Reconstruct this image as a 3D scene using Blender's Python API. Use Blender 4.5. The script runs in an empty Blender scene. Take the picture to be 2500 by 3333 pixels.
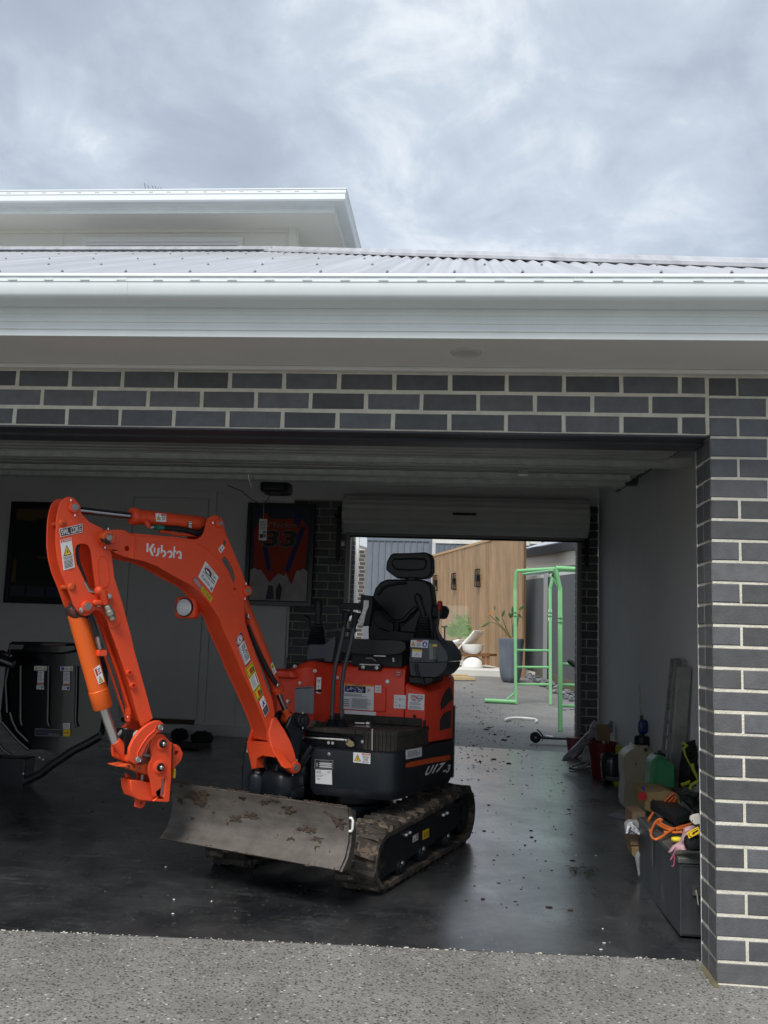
import bpy, math, random
from mathutils import Vector, Matrix, noise
from mathutils.geometry import tessellate_polygon
random.seed(7)
S = bpy.context.scene
COL = S.collection
# ------------------------------------------------------------------ camera, world, sun, exposure
camd = bpy.data.cameras.new("camera"); cam = bpy.data.objects.new("camera", camd); COL.objects.link(cam); S.camera = cam
CP, CR_, CU, CF = [(-1.028,-3.863,1.294),(0.996,0.078,0.033),(-0.022,-0.133,0.991),(-0.081,0.988,0.131)]
rx = Vector(CR_).normalized(); fz = Vector(CF).normalized(); uy = fz.cross(rx) * -1
uy = rx.cross(fz)
cam.matrix_world = Matrix(((rx.x, uy.x, -fz.x, CP[0]), (rx.y, uy.y, -fz.y, CP[1]), (rx.z, uy.z, -fz.z, CP[2]), (0, 0, 0, 1)))
camd.sensor_fit = 'HORIZONTAL'; camd.sensor_width = 36.0; camd.lens = 36 * 3016.0 / 2500
camd.clip_start = 0.05; camd.clip_end = 600

W = bpy.data.worlds.new("World"); S.world = W; W.use_nodes = True
nt = W.node_tree; nt.nodes.clear()
def N(t, **k):
    n = nt.nodes.new(t)
    for a, v in k.items(): setattr(n, a, v)
    return n
wo = N('ShaderNodeOutputWorld'); bg = N('ShaderNodeBackground'); sky = N('ShaderNodeTexSky', sky_type='NISHITA', sun_disc=False)
SUN_EL, SUN_ROT = math.radians(52), math.radians(200)
sky.sun_elevation = SUN_EL; sky.sun_rotation = SUN_ROT; sky.air_density = 1.0; sky.dust_density = 2.0; sky.ozone_density = 1.0
tc = N('ShaderNodeTexCoord'); sep = N('ShaderNodeSeparateXYZ'); nt.links.new(tc.outputs['Generated'], sep.inputs[0])
# cloud deck: view direction projected on a layer overhead
mx = N('ShaderNodeMath', operation='MAXIMUM'); mx.inputs[1].default_value = 0.0; nt.links.new(sep.outputs['Z'], mx.inputs[0])
ad = N('ShaderNodeMath', operation='ADD'); ad.inputs[1].default_value = 0.28; nt.links.new(mx.outputs[0], ad.inputs[0])
dx = N('ShaderNodeMath', operation='DIVIDE'); dy = N('ShaderNodeMath', operation='DIVIDE')
nt.links.new(sep.outputs['X'], dx.inputs[0]); nt.links.new(ad.outputs[0], dx.inputs[1])
nt.links.new(sep.outputs['Y'], dy.inputs[0]); nt.links.new(ad.outputs[0], dy.inputs[1])
cmb = N('ShaderNodeCombineXYZ'); nt.links.new(dx.outputs[0], cmb.inputs[0]); nt.links.new(dy.outputs[0], cmb.inputs[1]); cmb.inputs[2].default_value = 0.7
def wnoise(scale, detail, rough, dist=0.0, off=(0, 0, 0)):
    mp = N('ShaderNodeMapping'); mp.inputs['Location'].default_value = off; nt.links.new(cmb.outputs[0], mp.inputs[0])
    n = N('ShaderNodeTexNoise'); n.inputs['Scale'].default_value = scale; n.inputs['Detail'].default_value = detail
    n.inputs['Roughness'].default_value = rough; n.inputs['Distortion'].default_value = dist; nt.links.new(mp.outputs[0], n.inputs['Vector']); return n
n1 = wnoise(1.9, 7, 0.56, 0.35, (5.3, 0.4, 0)); n2 = wnoise(5.0, 7, 0.58, 0.5, (7.7, 2.2, 0)); 
mixn = N('ShaderNodeMix', data_type='FLOAT'); mixn.inputs[0].default_value = 0.36
nt.links.new(n1.outputs['Fac'], mixn.inputs[2]); nt.links.new(n2.outputs['Fac'], mixn.inputs[3])
cr = N('ShaderNodeValToRGB'); nt.links.new(mixn.outputs[0], cr.inputs[0])
el = cr.color_ramp.elements
el[0].position = 0.38; el[0].color = (0.27, 0.305, 0.36, 1)
el[1].position = 0.62; el[1].color = (0.57, 0.60, 0.625, 1)
e = cr.color_ramp.elements.new(0.46); e.color = (0.305, 0.345, 0.40, 1)
e = cr.color_ramp.elements.new(0.55); e.color = (0.40, 0.445, 0.50, 1)
skm = N('ShaderNodeVectorMath', operation='SCALE'); skm.inputs['Scale'].default_value = 0.1; nt.links.new(sky.outputs[0], skm.inputs[0])
mixc = N('ShaderNodeMix', data_type='RGBA'); mixc.inputs[0].default_value = 0.9
zz = N('ShaderNodeMath', operation='MULTIPLY'); nt.links.new(mx.outputs[0], zz.inputs[0]); nt.links.new(mx.outputs[0], zz.inputs[1])
zg = N('ShaderNodeMath', operation='MULTIPLY_ADD'); zg.inputs[1].default_value = 0.0; zg.inputs[2].default_value = 0.60; nt.links.new(zz.outputs[0], zg.inputs[0])
cg = N('ShaderNodeVectorMath', operation='SCALE'); nt.links.new(cr.outputs[0], cg.inputs[0]); nt.links.new(zg.outputs[0], cg.inputs['Scale'])   # overcast sky is kept even
nt.links.new(skm.outputs[0], mixc.inputs[6]); nt.links.new(cg.outputs[0], mixc.inputs[7])
sc10 = N('ShaderNodeVectorMath', operation='SCALE'); sc10.inputs['Scale'].default_value = 10.0; nt.links.new(mixc.outputs[2], sc10.inputs[0])
nt.links.new(sc10.outputs[0], bg.inputs['Color']); bg.inputs['Strength'].default_value = 0.1
nt.links.new(bg.outputs[0], wo.inputs[0])

sund = bpy.data.lights.new("sun", 'SUN'); sund.energy = 1.5; sund.angle = math.radians(25); sund.color = (1.0, 0.96, 0.9)
sun = bpy.data.objects.new("sun", sund); COL.objects.link(sun)
sv = Vector((math.sin(SUN_ROT) * math.cos(SUN_EL), math.cos(SUN_ROT) * math.cos(SUN_EL), math.sin(SUN_EL)))
sun.rotation_euler = sv.to_track_quat('Z', 'Y').to_euler(); sun.location = (0, -10, 20)
vs = S.view_settings; vs.view_transform = 'Standard'; vs.look = 'None'; vs.exposure = 1.42; vs.gamma = 1.0; vs.use_curve_mapping = False
S.cycles.use_denoising = True; S.cycles.max_bounces = 9; S.cycles.diffuse_bounces = 7; S.cycles.glossy_bounces = 4; S.cycles.transmission_bounces = 6
S.cycles.sample_clamp_indirect = 8.0; S.cycles.caustics_reflective = False; S.cycles.caustics_refractive = False

# ------------------------------------------------------------------ materials
MATS = {}
def mat(name, col, rough=0.5, metal=0.0, spec=0.5, var=0.0, vscale=6.0, bump=0.0, bscale=40.0, rnd=0.0, rvar=0.0,
        spot=None, spot_th=0.62, spot_scale=8.0, coat=0.0, alpha=1.0, trans=0.0, emis=None, stretch=(1, 1, 1), stripes=None, noise_det=6):
    if name in MATS: return MATS[name]
    m = bpy.data.materials.new(name); m.use_nodes = True; t = m.node_tree; b = t.nodes['Principled BSDF']; MATS[name] = m
    L = t.links.new
    b.inputs['Base Color'].default_value = (*col, 1); b.inputs['Roughness'].default_value = rough; b.inputs['Metallic'].default_value = metal
    b.inputs['Specular IOR Level'].default_value = spec; b.inputs['Coat Weight'].default_value = coat
    b.inputs['Alpha'].default_value = alpha; b.inputs['Transmission Weight'].default_value = trans
    co = t.nodes.new('ShaderNodeNewGeometry'); mp = t.nodes.new('ShaderNodeMapping'); mp.inputs['Scale'].default_value = stretch
    L(co.outputs['Position'], mp.inputs[0])
    def noise_(sc, det=6, rg=0.6):
        n = t.nodes.new('ShaderNodeTexNoise'); n.inputs['Scale'].default_value = sc; n.inputs['Detail'].default_value = det; n.inputs['Roughness'].default_value = rg
        L(mp.outputs[0], n.inputs['Vector']); return n
    src = None
    rgb = t.nodes.new('ShaderNodeRGB'); rgb.outputs[0].default_value = (*col, 1); src = rgb.outputs[0]
    def mult(fac_socket, lo, hi, a=0.3, c=0.7):
        nonlocal src
        mr = t.nodes.new('ShaderNodeMapRange'); mr.inputs[1].default_value = a; mr.inputs[2].default_value = c; mr.inputs[3].default_value = lo; mr.inputs[4].default_value = hi
        L(fac_socket, mr.inputs[0]); v = t.nodes.new('ShaderNodeVectorMath'); v.operation = 'SCALE'; L(src, v.inputs[0]); L(mr.outputs[0], v.inputs['Scale']); src = v.outputs[0]
    if var: mult(noise_(vscale).outputs['Fac'], 1 - var, 1 + var)
    if rnd:
        oi = t.nodes.new('ShaderNodeObjectInfo'); mult(oi.outputs['Random'], 1 - rnd, 1 + rnd, 0, 1)
    if stripes:
        w = t.nodes.new('ShaderNodeTexNoise'); mp2 = t.nodes.new('ShaderNodeMapping'); mp2.inputs['Scale'].default_value = stripes; L(co.outputs['Position'], mp2.inputs[0]); L(mp2.outputs[0], w.inputs['Vector'])
        w.inputs['Scale'].default_value = 1.0; w.inputs['Detail'].default_value = 4; mult(w.outputs['Fac'], 0.82, 1.15)
    if spot:
        n = noise_(spot_scale, 7, 0.62); mr = t.nodes.new('ShaderNodeMapRange'); mr.inputs[1].default_value = spot_th; mr.inputs[2].default_value = spot_th + 0.05
        L(n.outputs['Fac'], mr.inputs[0]); mx = t.nodes.new('ShaderNodeMix'); mx.data_type = 'RGBA'; L(mr.outputs[0], mx.inputs[0]); L(src, mx.inputs[6]); mx.inputs[7].default_value = (*spot, 1); src = mx.outputs[2]
        mrr = t.nodes.new('ShaderNodeMapRange'); mrr.inputs[3].default_value = rough; mrr.inputs[4].default_value = 0.85; L(mr.outputs[0], mrr.inputs[0]); L(mrr.outputs[0], b.inputs['Roughness'])
    elif rvar:
        mr = t.nodes.new('ShaderNodeMapRange'); mr.inputs[1].default_value = 0.3; mr.inputs[2].default_value = 0.7; mr.inputs[3].default_value = rough - rvar; mr.inputs[4].default_value = rough + rvar
        L(noise_(vscale * 2.7).outputs['Fac'], mr.inputs[0]); L(mr.outputs[0], b.inputs['Roughness'])
    L(src, b.inputs['Base Color'])
    if bump:
        n = noise_(bscale, noise_det, 0.65); bp_ = t.nodes.new('ShaderNodeBump'); bp_.inputs['Strength'].default_value = bump; bp_.inputs['Distance'].default_value = 0.01
        L(n.outputs['Fac'], bp_.inputs['Height']); L(bp_.outputs[0], b.inputs['Normal'])
    if emis: b.inputs['Emission Color'].default_value = (*emis[0], 1); b.inputs['Emission Strength'].default_value = emis[1]
    return m
OR = mat('orange_paint', (0.80, 0.078, 0.022), 0.45, spec=0.42, var=0.10, vscale=4, spot=(0.22, 0.035, 0.018), spot_th=0.685, spot_scale=22, bump=0.05, bscale=90)
ORD = mat('orange_paint_greasy', (0.62, 0.085, 0.018), 0.5, spec=0.4, var=0.15, vscale=16, spot=(0.03, 0.016, 0.012), spot_th=0.56, spot_scale=20, bump=0.15, bscale=60)
ORB = mat('orange_paint_body', (0.80, 0.055, 0.020), 0.4, spec=0.45, var=0.06, vscale=4, spot=(0.2, 0.03, 0.015), spot_th=0.74, spot_scale=14)
NAVY = mat('dark_navy_paint', (0.0085, 0.0115, 0.0155), 0.38, spec=0.45, var=0.3, vscale=7, spot=(0.055, 0.047, 0.038), spot_th=0.64, spot_scale=9)
BLK = mat('black_plastic', (0.008, 0.009, 0.011), 0.5, spec=0.35, var=0.2)
VINYL = mat('black_vinyl', (0.007, 0.008, 0.010), 0.42, spec=0.4, bump=0.08, bscale=220)
GREYP = mat('grey_plastic', (0.060, 0.068, 0.080), 0.55, var=0.1, bump=0.06, bscale=300)
RUB = mat('dusty_rubber', (0.030, 0.026, 0.022), 0.85, var=0.35, vscale=14, spot=(0.115, 0.085, 0.06), spot_th=0.50, spot_scale=11, bump=0.5, bscale=45)
LUG = mat('muddy_rubber_lug', (0.040, 0.034, 0.028), 0.85, var=0.3, vscale=20, rnd=0.35, spot=(0.15, 0.115, 0.085), spot_th=0.53, spot_scale=16, bump=0.5, bscale=50)
MATT = mat('rubber_mat', (0.030, 0.027, 0.022), 0.8, var=0.4, vscale=12, spot=(0.06, 0.048, 0.035), spot_th=0.55, spot_scale=8, bump=0.5, bscale=70)
STEEL = mat('bare_steel', (0.50, 0.50, 0.48), 0.35, 1.0, var=0.15, vscale=20)
GALV = mat('galvanised_steel', (0.52, 0.56, 0.54), 0.5, 0.25, var=0.15, vscale=14, rvar=0.1)
CHR = mat('chrome_rod', (0.62, 0.62, 0.64), 0.12, 1.0)
CHRD = mat('oily_chrome_rod', (0.30, 0.31, 0.34), 0.16, 1.0)
PIN = mat('pin_end_steel', (0.30, 0.29, 0.27), 0.5, 0.8, var=0.2, vscale=60)
BLADE = mat('worn_blade_steel', (0.080, 0.071, 0.062), 0.6, 0.15, var=0.35, vscale=9, stripes=(3, 3, 40), spot=(0.050, 0.036, 0.027), spot_th=0.64, spot_scale=9, bump=0.25, bscale=30, stretch=(1, 1, 1.3))
MUD = mat('dried_mud', (0.050, 0.034, 0.024), 0.95, var=0.4, vscale=30, bump=0.8, bscale=60)
HOSE = mat('black_hose', (0.010, 0.010, 0.011), 0.5, bump=0.3, bscale=260)
WHT = mat('white_label', (0.78, 0.78, 0.78), 0.5); BKL = mat('black_print', (0.012, 0.012, 0.014), 0.5)
YEL = mat('yellow_label', (0.80, 0.52, 0.02), 0.5); RED = mat('red_label', (0.55, 0.03, 0.02), 0.5); BLUE = mat('blue_label', (0.02, 0.06, 0.42), 0.5)
GRN = mat('green_label', (0.04, 0.17, 0.03), 0.5); GRL = mat('grey_label', (0.22, 0.22, 0.22), 0.6); PRT = mat('grey_print', (0.22, 0.24, 0.27), 0.6); CRM = mat('maroon_label', (0.10, 0.008, 0.02), 0.5)
ORL = mat('orange_label', (0.85, 0.25, 0.02), 0.5)
ORS = mat('orange_stripe', (0.60, 0.085, 0.012), 0.5)

# ------------------------------------------------------------------ mesh builder
class MB:
    def __init__(s): s.v = []; s.f = []; s.mi = []; s.k = 0
    def add(s, vs, fs):
        o = len(s.v); s.v += [Vector(p) for p in vs]; s.f += [tuple(i + o for i in f) for f in fs]; s.mi += [s.k] * len(fs); return s
    def obox(s, c, ex, ey, ez):
        c, ex, ey, ez = map(Vector, (c, ex, ey, ez)); vs = [c + ex * a + ey * b + ez * d for a in (-1, 1) for b in (-1, 1) for d in (-1, 1)]
        return s.add(vs, [(0, 1, 3, 2), (4, 6, 7, 5), (0, 4, 5, 1), (2, 3, 7, 6), (0, 2, 6, 4), (1, 5, 7, 3)])
    def box(s, x0, x1, y0, y1, z0, z1): return s.obox(((x0 + x1) / 2, (y0 + y1) / 2, (z0 + z1) / 2), ((x1 - x0) / 2, 0, 0), (0, (y1 - y0) / 2, 0), (0, 0, (z1 - z0) / 2))
    def prism(s, poly, fr, t0, t1, holes=()):
        o, e1, e2, n = map(Vector, fr); loops = [list(poly)] + [list(h) for h in holes]
        P = lambda p, t: o + e1 * p[0] + e2 * p[1] + n * (t + (p[2] if len(p) > 2 else 0))
        flat = [p for l in loops for p in l]; tri = tessellate_polygon([[Vector((p[0], p[1], 0)) for p in l] for l in loops])
        k = len(flat); vs = [P(p, t0) for p in flat] + [P(p, t1) for p in flat]
        fs = []
        if len(loops) == 1 and _convex(loops[0]): fs += [tuple(range(k))[::-1], tuple(range(k, 2 * k))]
        else:
            for a, b, c in tri: fs += [(a, b, c), (c + k, b + k, a + k)]
        i = 0
        for l in loops:
            m = len(l)
            for j in range(m): a, b = i + j, i + (j + 1) % m; fs.append((a, b, b + k, a + k))
            i += m
        return s.add(vs, fs)
    def tube(s, pts, r, n=10, cap=True, closed=False):
        pts = [Vector(p) for p in pts]; m = len(pts); rs = r if isinstance(r, (list, tuple)) else [r] * m
        vs = []; fs = []; prev = None
        for i, p in enumerate(pts):
            if closed: t = (pts[(i + 1) % m] - pts[i - 1])
            else: t = (pts[min(i + 1, m - 1)] - pts[max(i - 1, 0)])
            t.normalize()
            if prev is None: a = t.orthogonal().normalized()
            else: a = (prev - t * prev.dot(t)); a = a.normalized() if a.length > 1e-6 else t.orthogonal().normalized()
            prev = a; b = t.cross(a)
            vs += [p + (a * math.cos(2 * math.pi * j / n) + b * math.sin(2 * math.pi * j / n)) * rs[i] for j in range(n)]
        for i in range(m if closed else m - 1):
            for j in range(n): q = ((i + 1) % m) * n; fs.append((i * n + j, i * n + (j + 1) % n, q + (j + 1) % n, q + j))
        if cap and not closed: fs += [tuple(range(n))[::-1], tuple((m - 1) * n + j for j in range(n))]
        return s.add(vs, fs)
    def cyl(s, p0, p1, r, n=16, r2=None): return s.tube([p0, p1], [r, r if r2 is None else r2], n)
    def lathe(s, prof, org, ax=(0, 0, 1), n=24, sq=None):
        org = Vector(org); ax = Vector(ax).normalized(); a = ax.orthogonal().normalized()
        if abs(ax.z) > .99: a = Vector((1, 0, 0))
        b = ax.cross(a); vs = []; fs = []
        for r, h in prof:
            for j in range(n):
                c, q = math.cos(2 * math.pi * j / n), math.sin(2 * math.pi * j / n)
                if sq: k = (abs(c) ** sq[2] + abs(q) ** sq[2]) ** (-1 / sq[2]); vs.append(org + ax * h + a * (c * k * r * sq[0]) + b * (q * k * r * sq[1]))
                else: vs.append(org + ax * h + a * (c * r) + b * (q * r))
        m = len(prof)
        for i in range(m - 1):
            for j in range(n): fs.append((i * n + j, i * n + (j + 1) % n, (i + 1) * n + (j + 1) % n, (i + 1) * n + j))
        fs += [tuple(range(n))[::-1], tuple((m - 1) * n + j for j in range(n))]
        return s.add(vs, fs)
    def loft(s, rings):
        n = len(rings[0]); vs = [p for r in rings for p in r]; fs = []
        for i in range(len(rings) - 1):
            for j in range(n): fs.append((i * n + j, i * n + (j + 1) % n, (i + 1) * n + (j + 1) % n, (i + 1) * n + j))
        s.add(vs, fs)
        for r, off in ((rings[0], 0), (rings[-1], (len(rings) - 1) * n)):
            pass
        o = len(s.v) - len(vs)
        for base, ring, rev in ((o, rings[0], True), (o + (len(rings) - 1) * n, rings[-1], False)):
            tri = tessellate_polygon([[Vector((Vector(p).x, Vector(p).y, 0)) for p in ring]])
            for t in tri: s.f.append(tuple(base + i for i in (t if rev else t[::-1]))); s.mi.append(s.k)
        return s
    def squad(s, c, hx, hy, hz, ax=((1, 0, 0), (0, 1, 0), (0, 0, 1)), e=4.0, n=16, m=10, fn=None):
        c = Vector(c); X, Y, Z = map(Vector, ax); vs = []; fs = []
        sg = lambda v, p: math.copysign(abs(v) ** p, v)
        for i in range(m + 1):
            ph = -math.pi / 2 + math.pi * i / m
            for j in range(n):
                th = 2 * math.pi * j / n; k = 2 / e
                x = sg(math.cos(ph), k) * sg(math.cos(th), k); y = sg(math.cos(ph), k) * sg(math.sin(th), k); z = sg(math.sin(ph), k)
                if fn: x, y, z = fn(x, y, z)
                vs.append(c + X * (x * hx) + Y * (y * hy) + Z * (z * hz))
        for i in range(m):
            for j in range(n): fs.append((i * n + j, i * n + (j + 1) % n, (i + 1) * n + (j + 1) % n, (i + 1) * n + j))
        fs += [tuple(range(n))[::-1], tuple(m * n + j for j in range(n))]
        return s.add(vs, fs)
def _convex(l):
    n = len(l); sg = 0
    for i in range(n):
        a, b, c = l[i], l[(i + 1) % n], l[(i + 2) % n]; z = (b[0] - a[0]) * (c[1] - b[1]) - (b[1] - a[1]) * (c[0] - b[0])
        if abs(z) < 1e-12: continue
        if sg == 0: sg = 1 if z > 0 else -1
        elif (z > 0) != (sg > 0): return False
    return True
ROOTL = {}
def obj(name, mb, mats, parent=None, loc=None, smooth=35, bevel=0, seg=2, label=None):
    L = ROOTL.get(parent.name, Vector((0, 0, 0))) if parent else Vector(loc if loc is not None else (0, 0, 0))
    me = bpy.data.meshes.new(name); me.from_pydata([v - L for v in mb.v], [], mb.f); me.validate()
    if not isinstance(mats, (list, tuple)): mats = [mats]
    for m in mats: me.materials.append(m)
    if len(mats) > 1 and len(me.polygons) == len(mb.mi):
        me.polygons.foreach_set('material_index', mb.mi)
    import bmesh
    bm = bmesh.new(); bm.from_mesh(me); bmesh.ops.recalc_face_normals(bm, faces=bm.faces); bm.to_mesh(me); bm.free()
    if smooth:
        me.polygons.foreach_set('use_smooth', [True] * len(me.polygons)); me.set_sharp_from_angle(angle=math.radians(smooth))
    o = bpy.data.objects.new(name, me); COL.objects.link(o)
    if parent: o.parent = parent; ROOTL[o.name] = L
    else: o.location = L; ROOTL[o.name] = L
    if bevel:
        bv = o.modifiers.new('bevel', 'BEVEL'); bv.width = bevel; bv.segments = seg; bv.limit_method = 'ANGLE'; bv.angle_limit = math.radians(40); bv.use_clamp_overlap = True
    if label: o['label'] = label
    return o
def tag(o, label, cat, group=None, kind=None):
    if label: o['label'] = label
    if cat: o['category'] = cat
    if group: o['group'] = group
    if kind: o['kind'] = kind
    return o
def thing(name, label, cat, loc, group=None):
    o = bpy.data.objects.new(name, None); COL.objects.link(o); o.location = loc; o.empty_display_size = 0.1
    ROOTL[o.name] = Vector(loc); return tag(o, label, cat, group)
def inst(src, name, M, parent, mats=None):
    o = bpy.data.objects.new(name, src); COL.objects.link(o); o.parent = parent; o.matrix_local = Matrix.Translation(-ROOTL[parent.name]) @ M; return o
def smesh(name, mb, mats):
    me = bpy.data.meshes.new(name); me.from_pydata(mb.v, [], mb.f)
    for m in (mats if isinstance(mats, (list, tuple)) else [mats]): me.materials.append(m)
    if len(me.materials) > 1: me.polygons.foreach_set('material_index', mb.mi)
    return me
_tc = {}
def text_geo(t, size=1.0, sx=1.0, bold=0.0):
    key = (t, sx, bold)
    if key not in _tc:
        c = bpy.data.curves.new('t', 'FONT'); c.body = t; c.size = 1; c.resolution_u = 3; c.offset = bold; c.fill_mode = 'FRONT'; c.align_x = 'CENTER'; c.align_y = 'CENTER'
        o = bpy.data.objects.new('t', c); COL.objects.link(o); dg = bpy.context.evaluated_depsgraph_get(); me = bpy.data.meshes.new_from_object(o.evaluated_get(dg))
        _tc[key] = ([(v.co.x * sx, v.co.y) for v in me.vertices], [tuple(p.vertices) for p in me.polygons])
        bpy.data.objects.remove(o); bpy.data.curves.remove(c); bpy.data.meshes.remove(me)
    return _tc[key]
def put_text(mb, t, fr, x, y, h, lift, k, width=None, shear=0.0, sx=1.0, bold=0.0):
    vs, fs = text_geo(t, 1, sx, bold)
    if not vs: return
    xs = [v[0] for v in vs]; ys = [v[1] for v in vs]; w = max(xs) - min(xs); hh = max(ys) - min(ys)
    s_ = h / hh; q = (width / (w * s_)) if width else 1.0; cx, cy = (max(xs) + min(xs)) / 2, (max(ys) + min(ys)) / 2
    o, e1, e2, n = map(Vector, fr); kk = mb.k; mb.k = k
    mb.add([o + e1 * (x + (vx - cx) * s_ * q + (vy - cy) * s_ * shear) + e2 * (y + (vy - cy) * s_) + n * lift for vx, vy in vs], fs); mb.k = kk
LM = [WHT, BKL, YEL, RED, BLUE, GRN, GRL, PRT, CRM, ORL]
w_, k_, y_, r_, b_, g_, l_, p_, c_, o_ = range(10)
def quad_frame(q):
    """four corners (bl, br, tr, tl) of a flat label -> frame with unit square axes"""
    a, b, c, d = map(Vector, q); return a, (b - a), (d - a), (b - a).cross(d - a).normalized(), (a, b, c, d)
def decal(name, parent, q, items, base=w_, lift=0.0012, label=None):
    a, b, c, d = map(Vector, q); n = (b - a).cross(d - a).normalized()
    P = lambda x, y, t: (a * (1 - x) + b * x) * (1 - y) + (d * (1 - x) + c * x) * y + n * t
    mb = MB(); mb.k = base
    vs = [P(0, 0, 0), P(1, 0, 0), P(1, 1, 0), P(0, 1, 0), P(0, 0, lift), P(1, 0, lift), P(1, 1, lift), P(0, 1, lift)]
    mb.add(vs, [(4, 5, 6, 7), (0, 1, 5, 4), (1, 2, 6, 5), (2, 3, 7, 6), (3, 0, 4, 7)])
    lv = lift
    for it in items:
        lv += 0.00025
        if it[0] == 'r': _, k, x0, y0, x1, y1 = it; mb.k = k; mb.add([P(x0, y0, lv), P(x1, y0, lv), P(x1, y1, lv), P(x0, y1, lv)], [(0, 1, 2, 3)])
        elif it[0] == 'p': mb.k = it[1]; mb.add([P(x, y, lv) for x, y in it[2]], [tuple(range(len(it[2])))])
        elif it[0] == 'c':
            _, k, x, y, rx_, ry_ = it; mb.k = k; mb.add([P(x + rx_ * math.cos(i * math.pi / 8), y + ry_ * math.sin(i * math.pi / 8), lv) for i in range(16)], [tuple(range(16))])
        elif it[0] == 't':
            _, k, txt, x0, y0, x1, y1 = it[:7]; rot = it[7] if len(it) > 7 else 0; vs, fs = text_geo(txt, 1, 1, 0.015)
            if not vs: continue
            xs = [v[0] for v in vs]; ys = [v[1] for v in vs]; X0, X1, Y0, Y1 = min(xs), max(xs), min(ys), max(ys); mb.k = k
            if rot == 0: mb.add([P(x0 + (x1 - x0) * (vx - X0) / (X1 - X0), y0 + (y1 - y0) * (vy - Y0) / (Y1 - Y0), lv) for vx, vy in vs], fs)
            else: mb.add([P(x0 + (x1 - x0) * (1 - (vy - Y0) / (Y1 - Y0)) if rot > 0 else x0 + (x1 - x0) * (vy - Y0) / (Y1 - Y0), (y0 + (y1 - y0) * (vx - X0) / (X1 - X0)) if rot > 0 else (y1 - (y1 - y0) * (vx - X0) / (X1 - X0)), lv) for vx, vy in vs], fs)
        elif it[0] == 'l':   # lines of small print
            _, k, x0, y0, x1, y1, cnt = it; mb.k = k; hgt = (y1 - y0) / cnt
            for i in range(cnt):
                xe = x0 + (x1 - x0) * (0.75 + 0.25 * random.random()); yy = y0 + hgt * i
                x = x0
                while x < xe - 1e-6:
                    wd = (x1 - x0) * random.uniform(0.06, 0.16); x2 = min(x + wd, xe)
                    mb.add([P(x, yy + hgt * .2, lv), P(x2, yy + hgt * .2, lv), P(x2, yy + hgt * .7, lv), P(x, yy + hgt * .7, lv)], [(0, 1, 2, 3)]); x = x2 + (x1 - x0) * 0.02
    o = obj(name, mb, LM, parent, smooth=0, label=label); return o
def tri_warn(x, y, w, h): return [('p', k_, [(x, y), (x + w, y), (x + w / 2, y + h)]), ('p', y_, [(x + w * .12, y + h * .07), (x + w * .88, y + h * .07), (x + w / 2, y + h * .86)]), ('p', k_, [(x + w * .42, y + h * .2), (x + w * .62, y + h * .3), (x + w * .52, y + h * .62)])]
def zf(x, y): return .012 + .0255 * (y - .23) - .0145 * x
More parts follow.
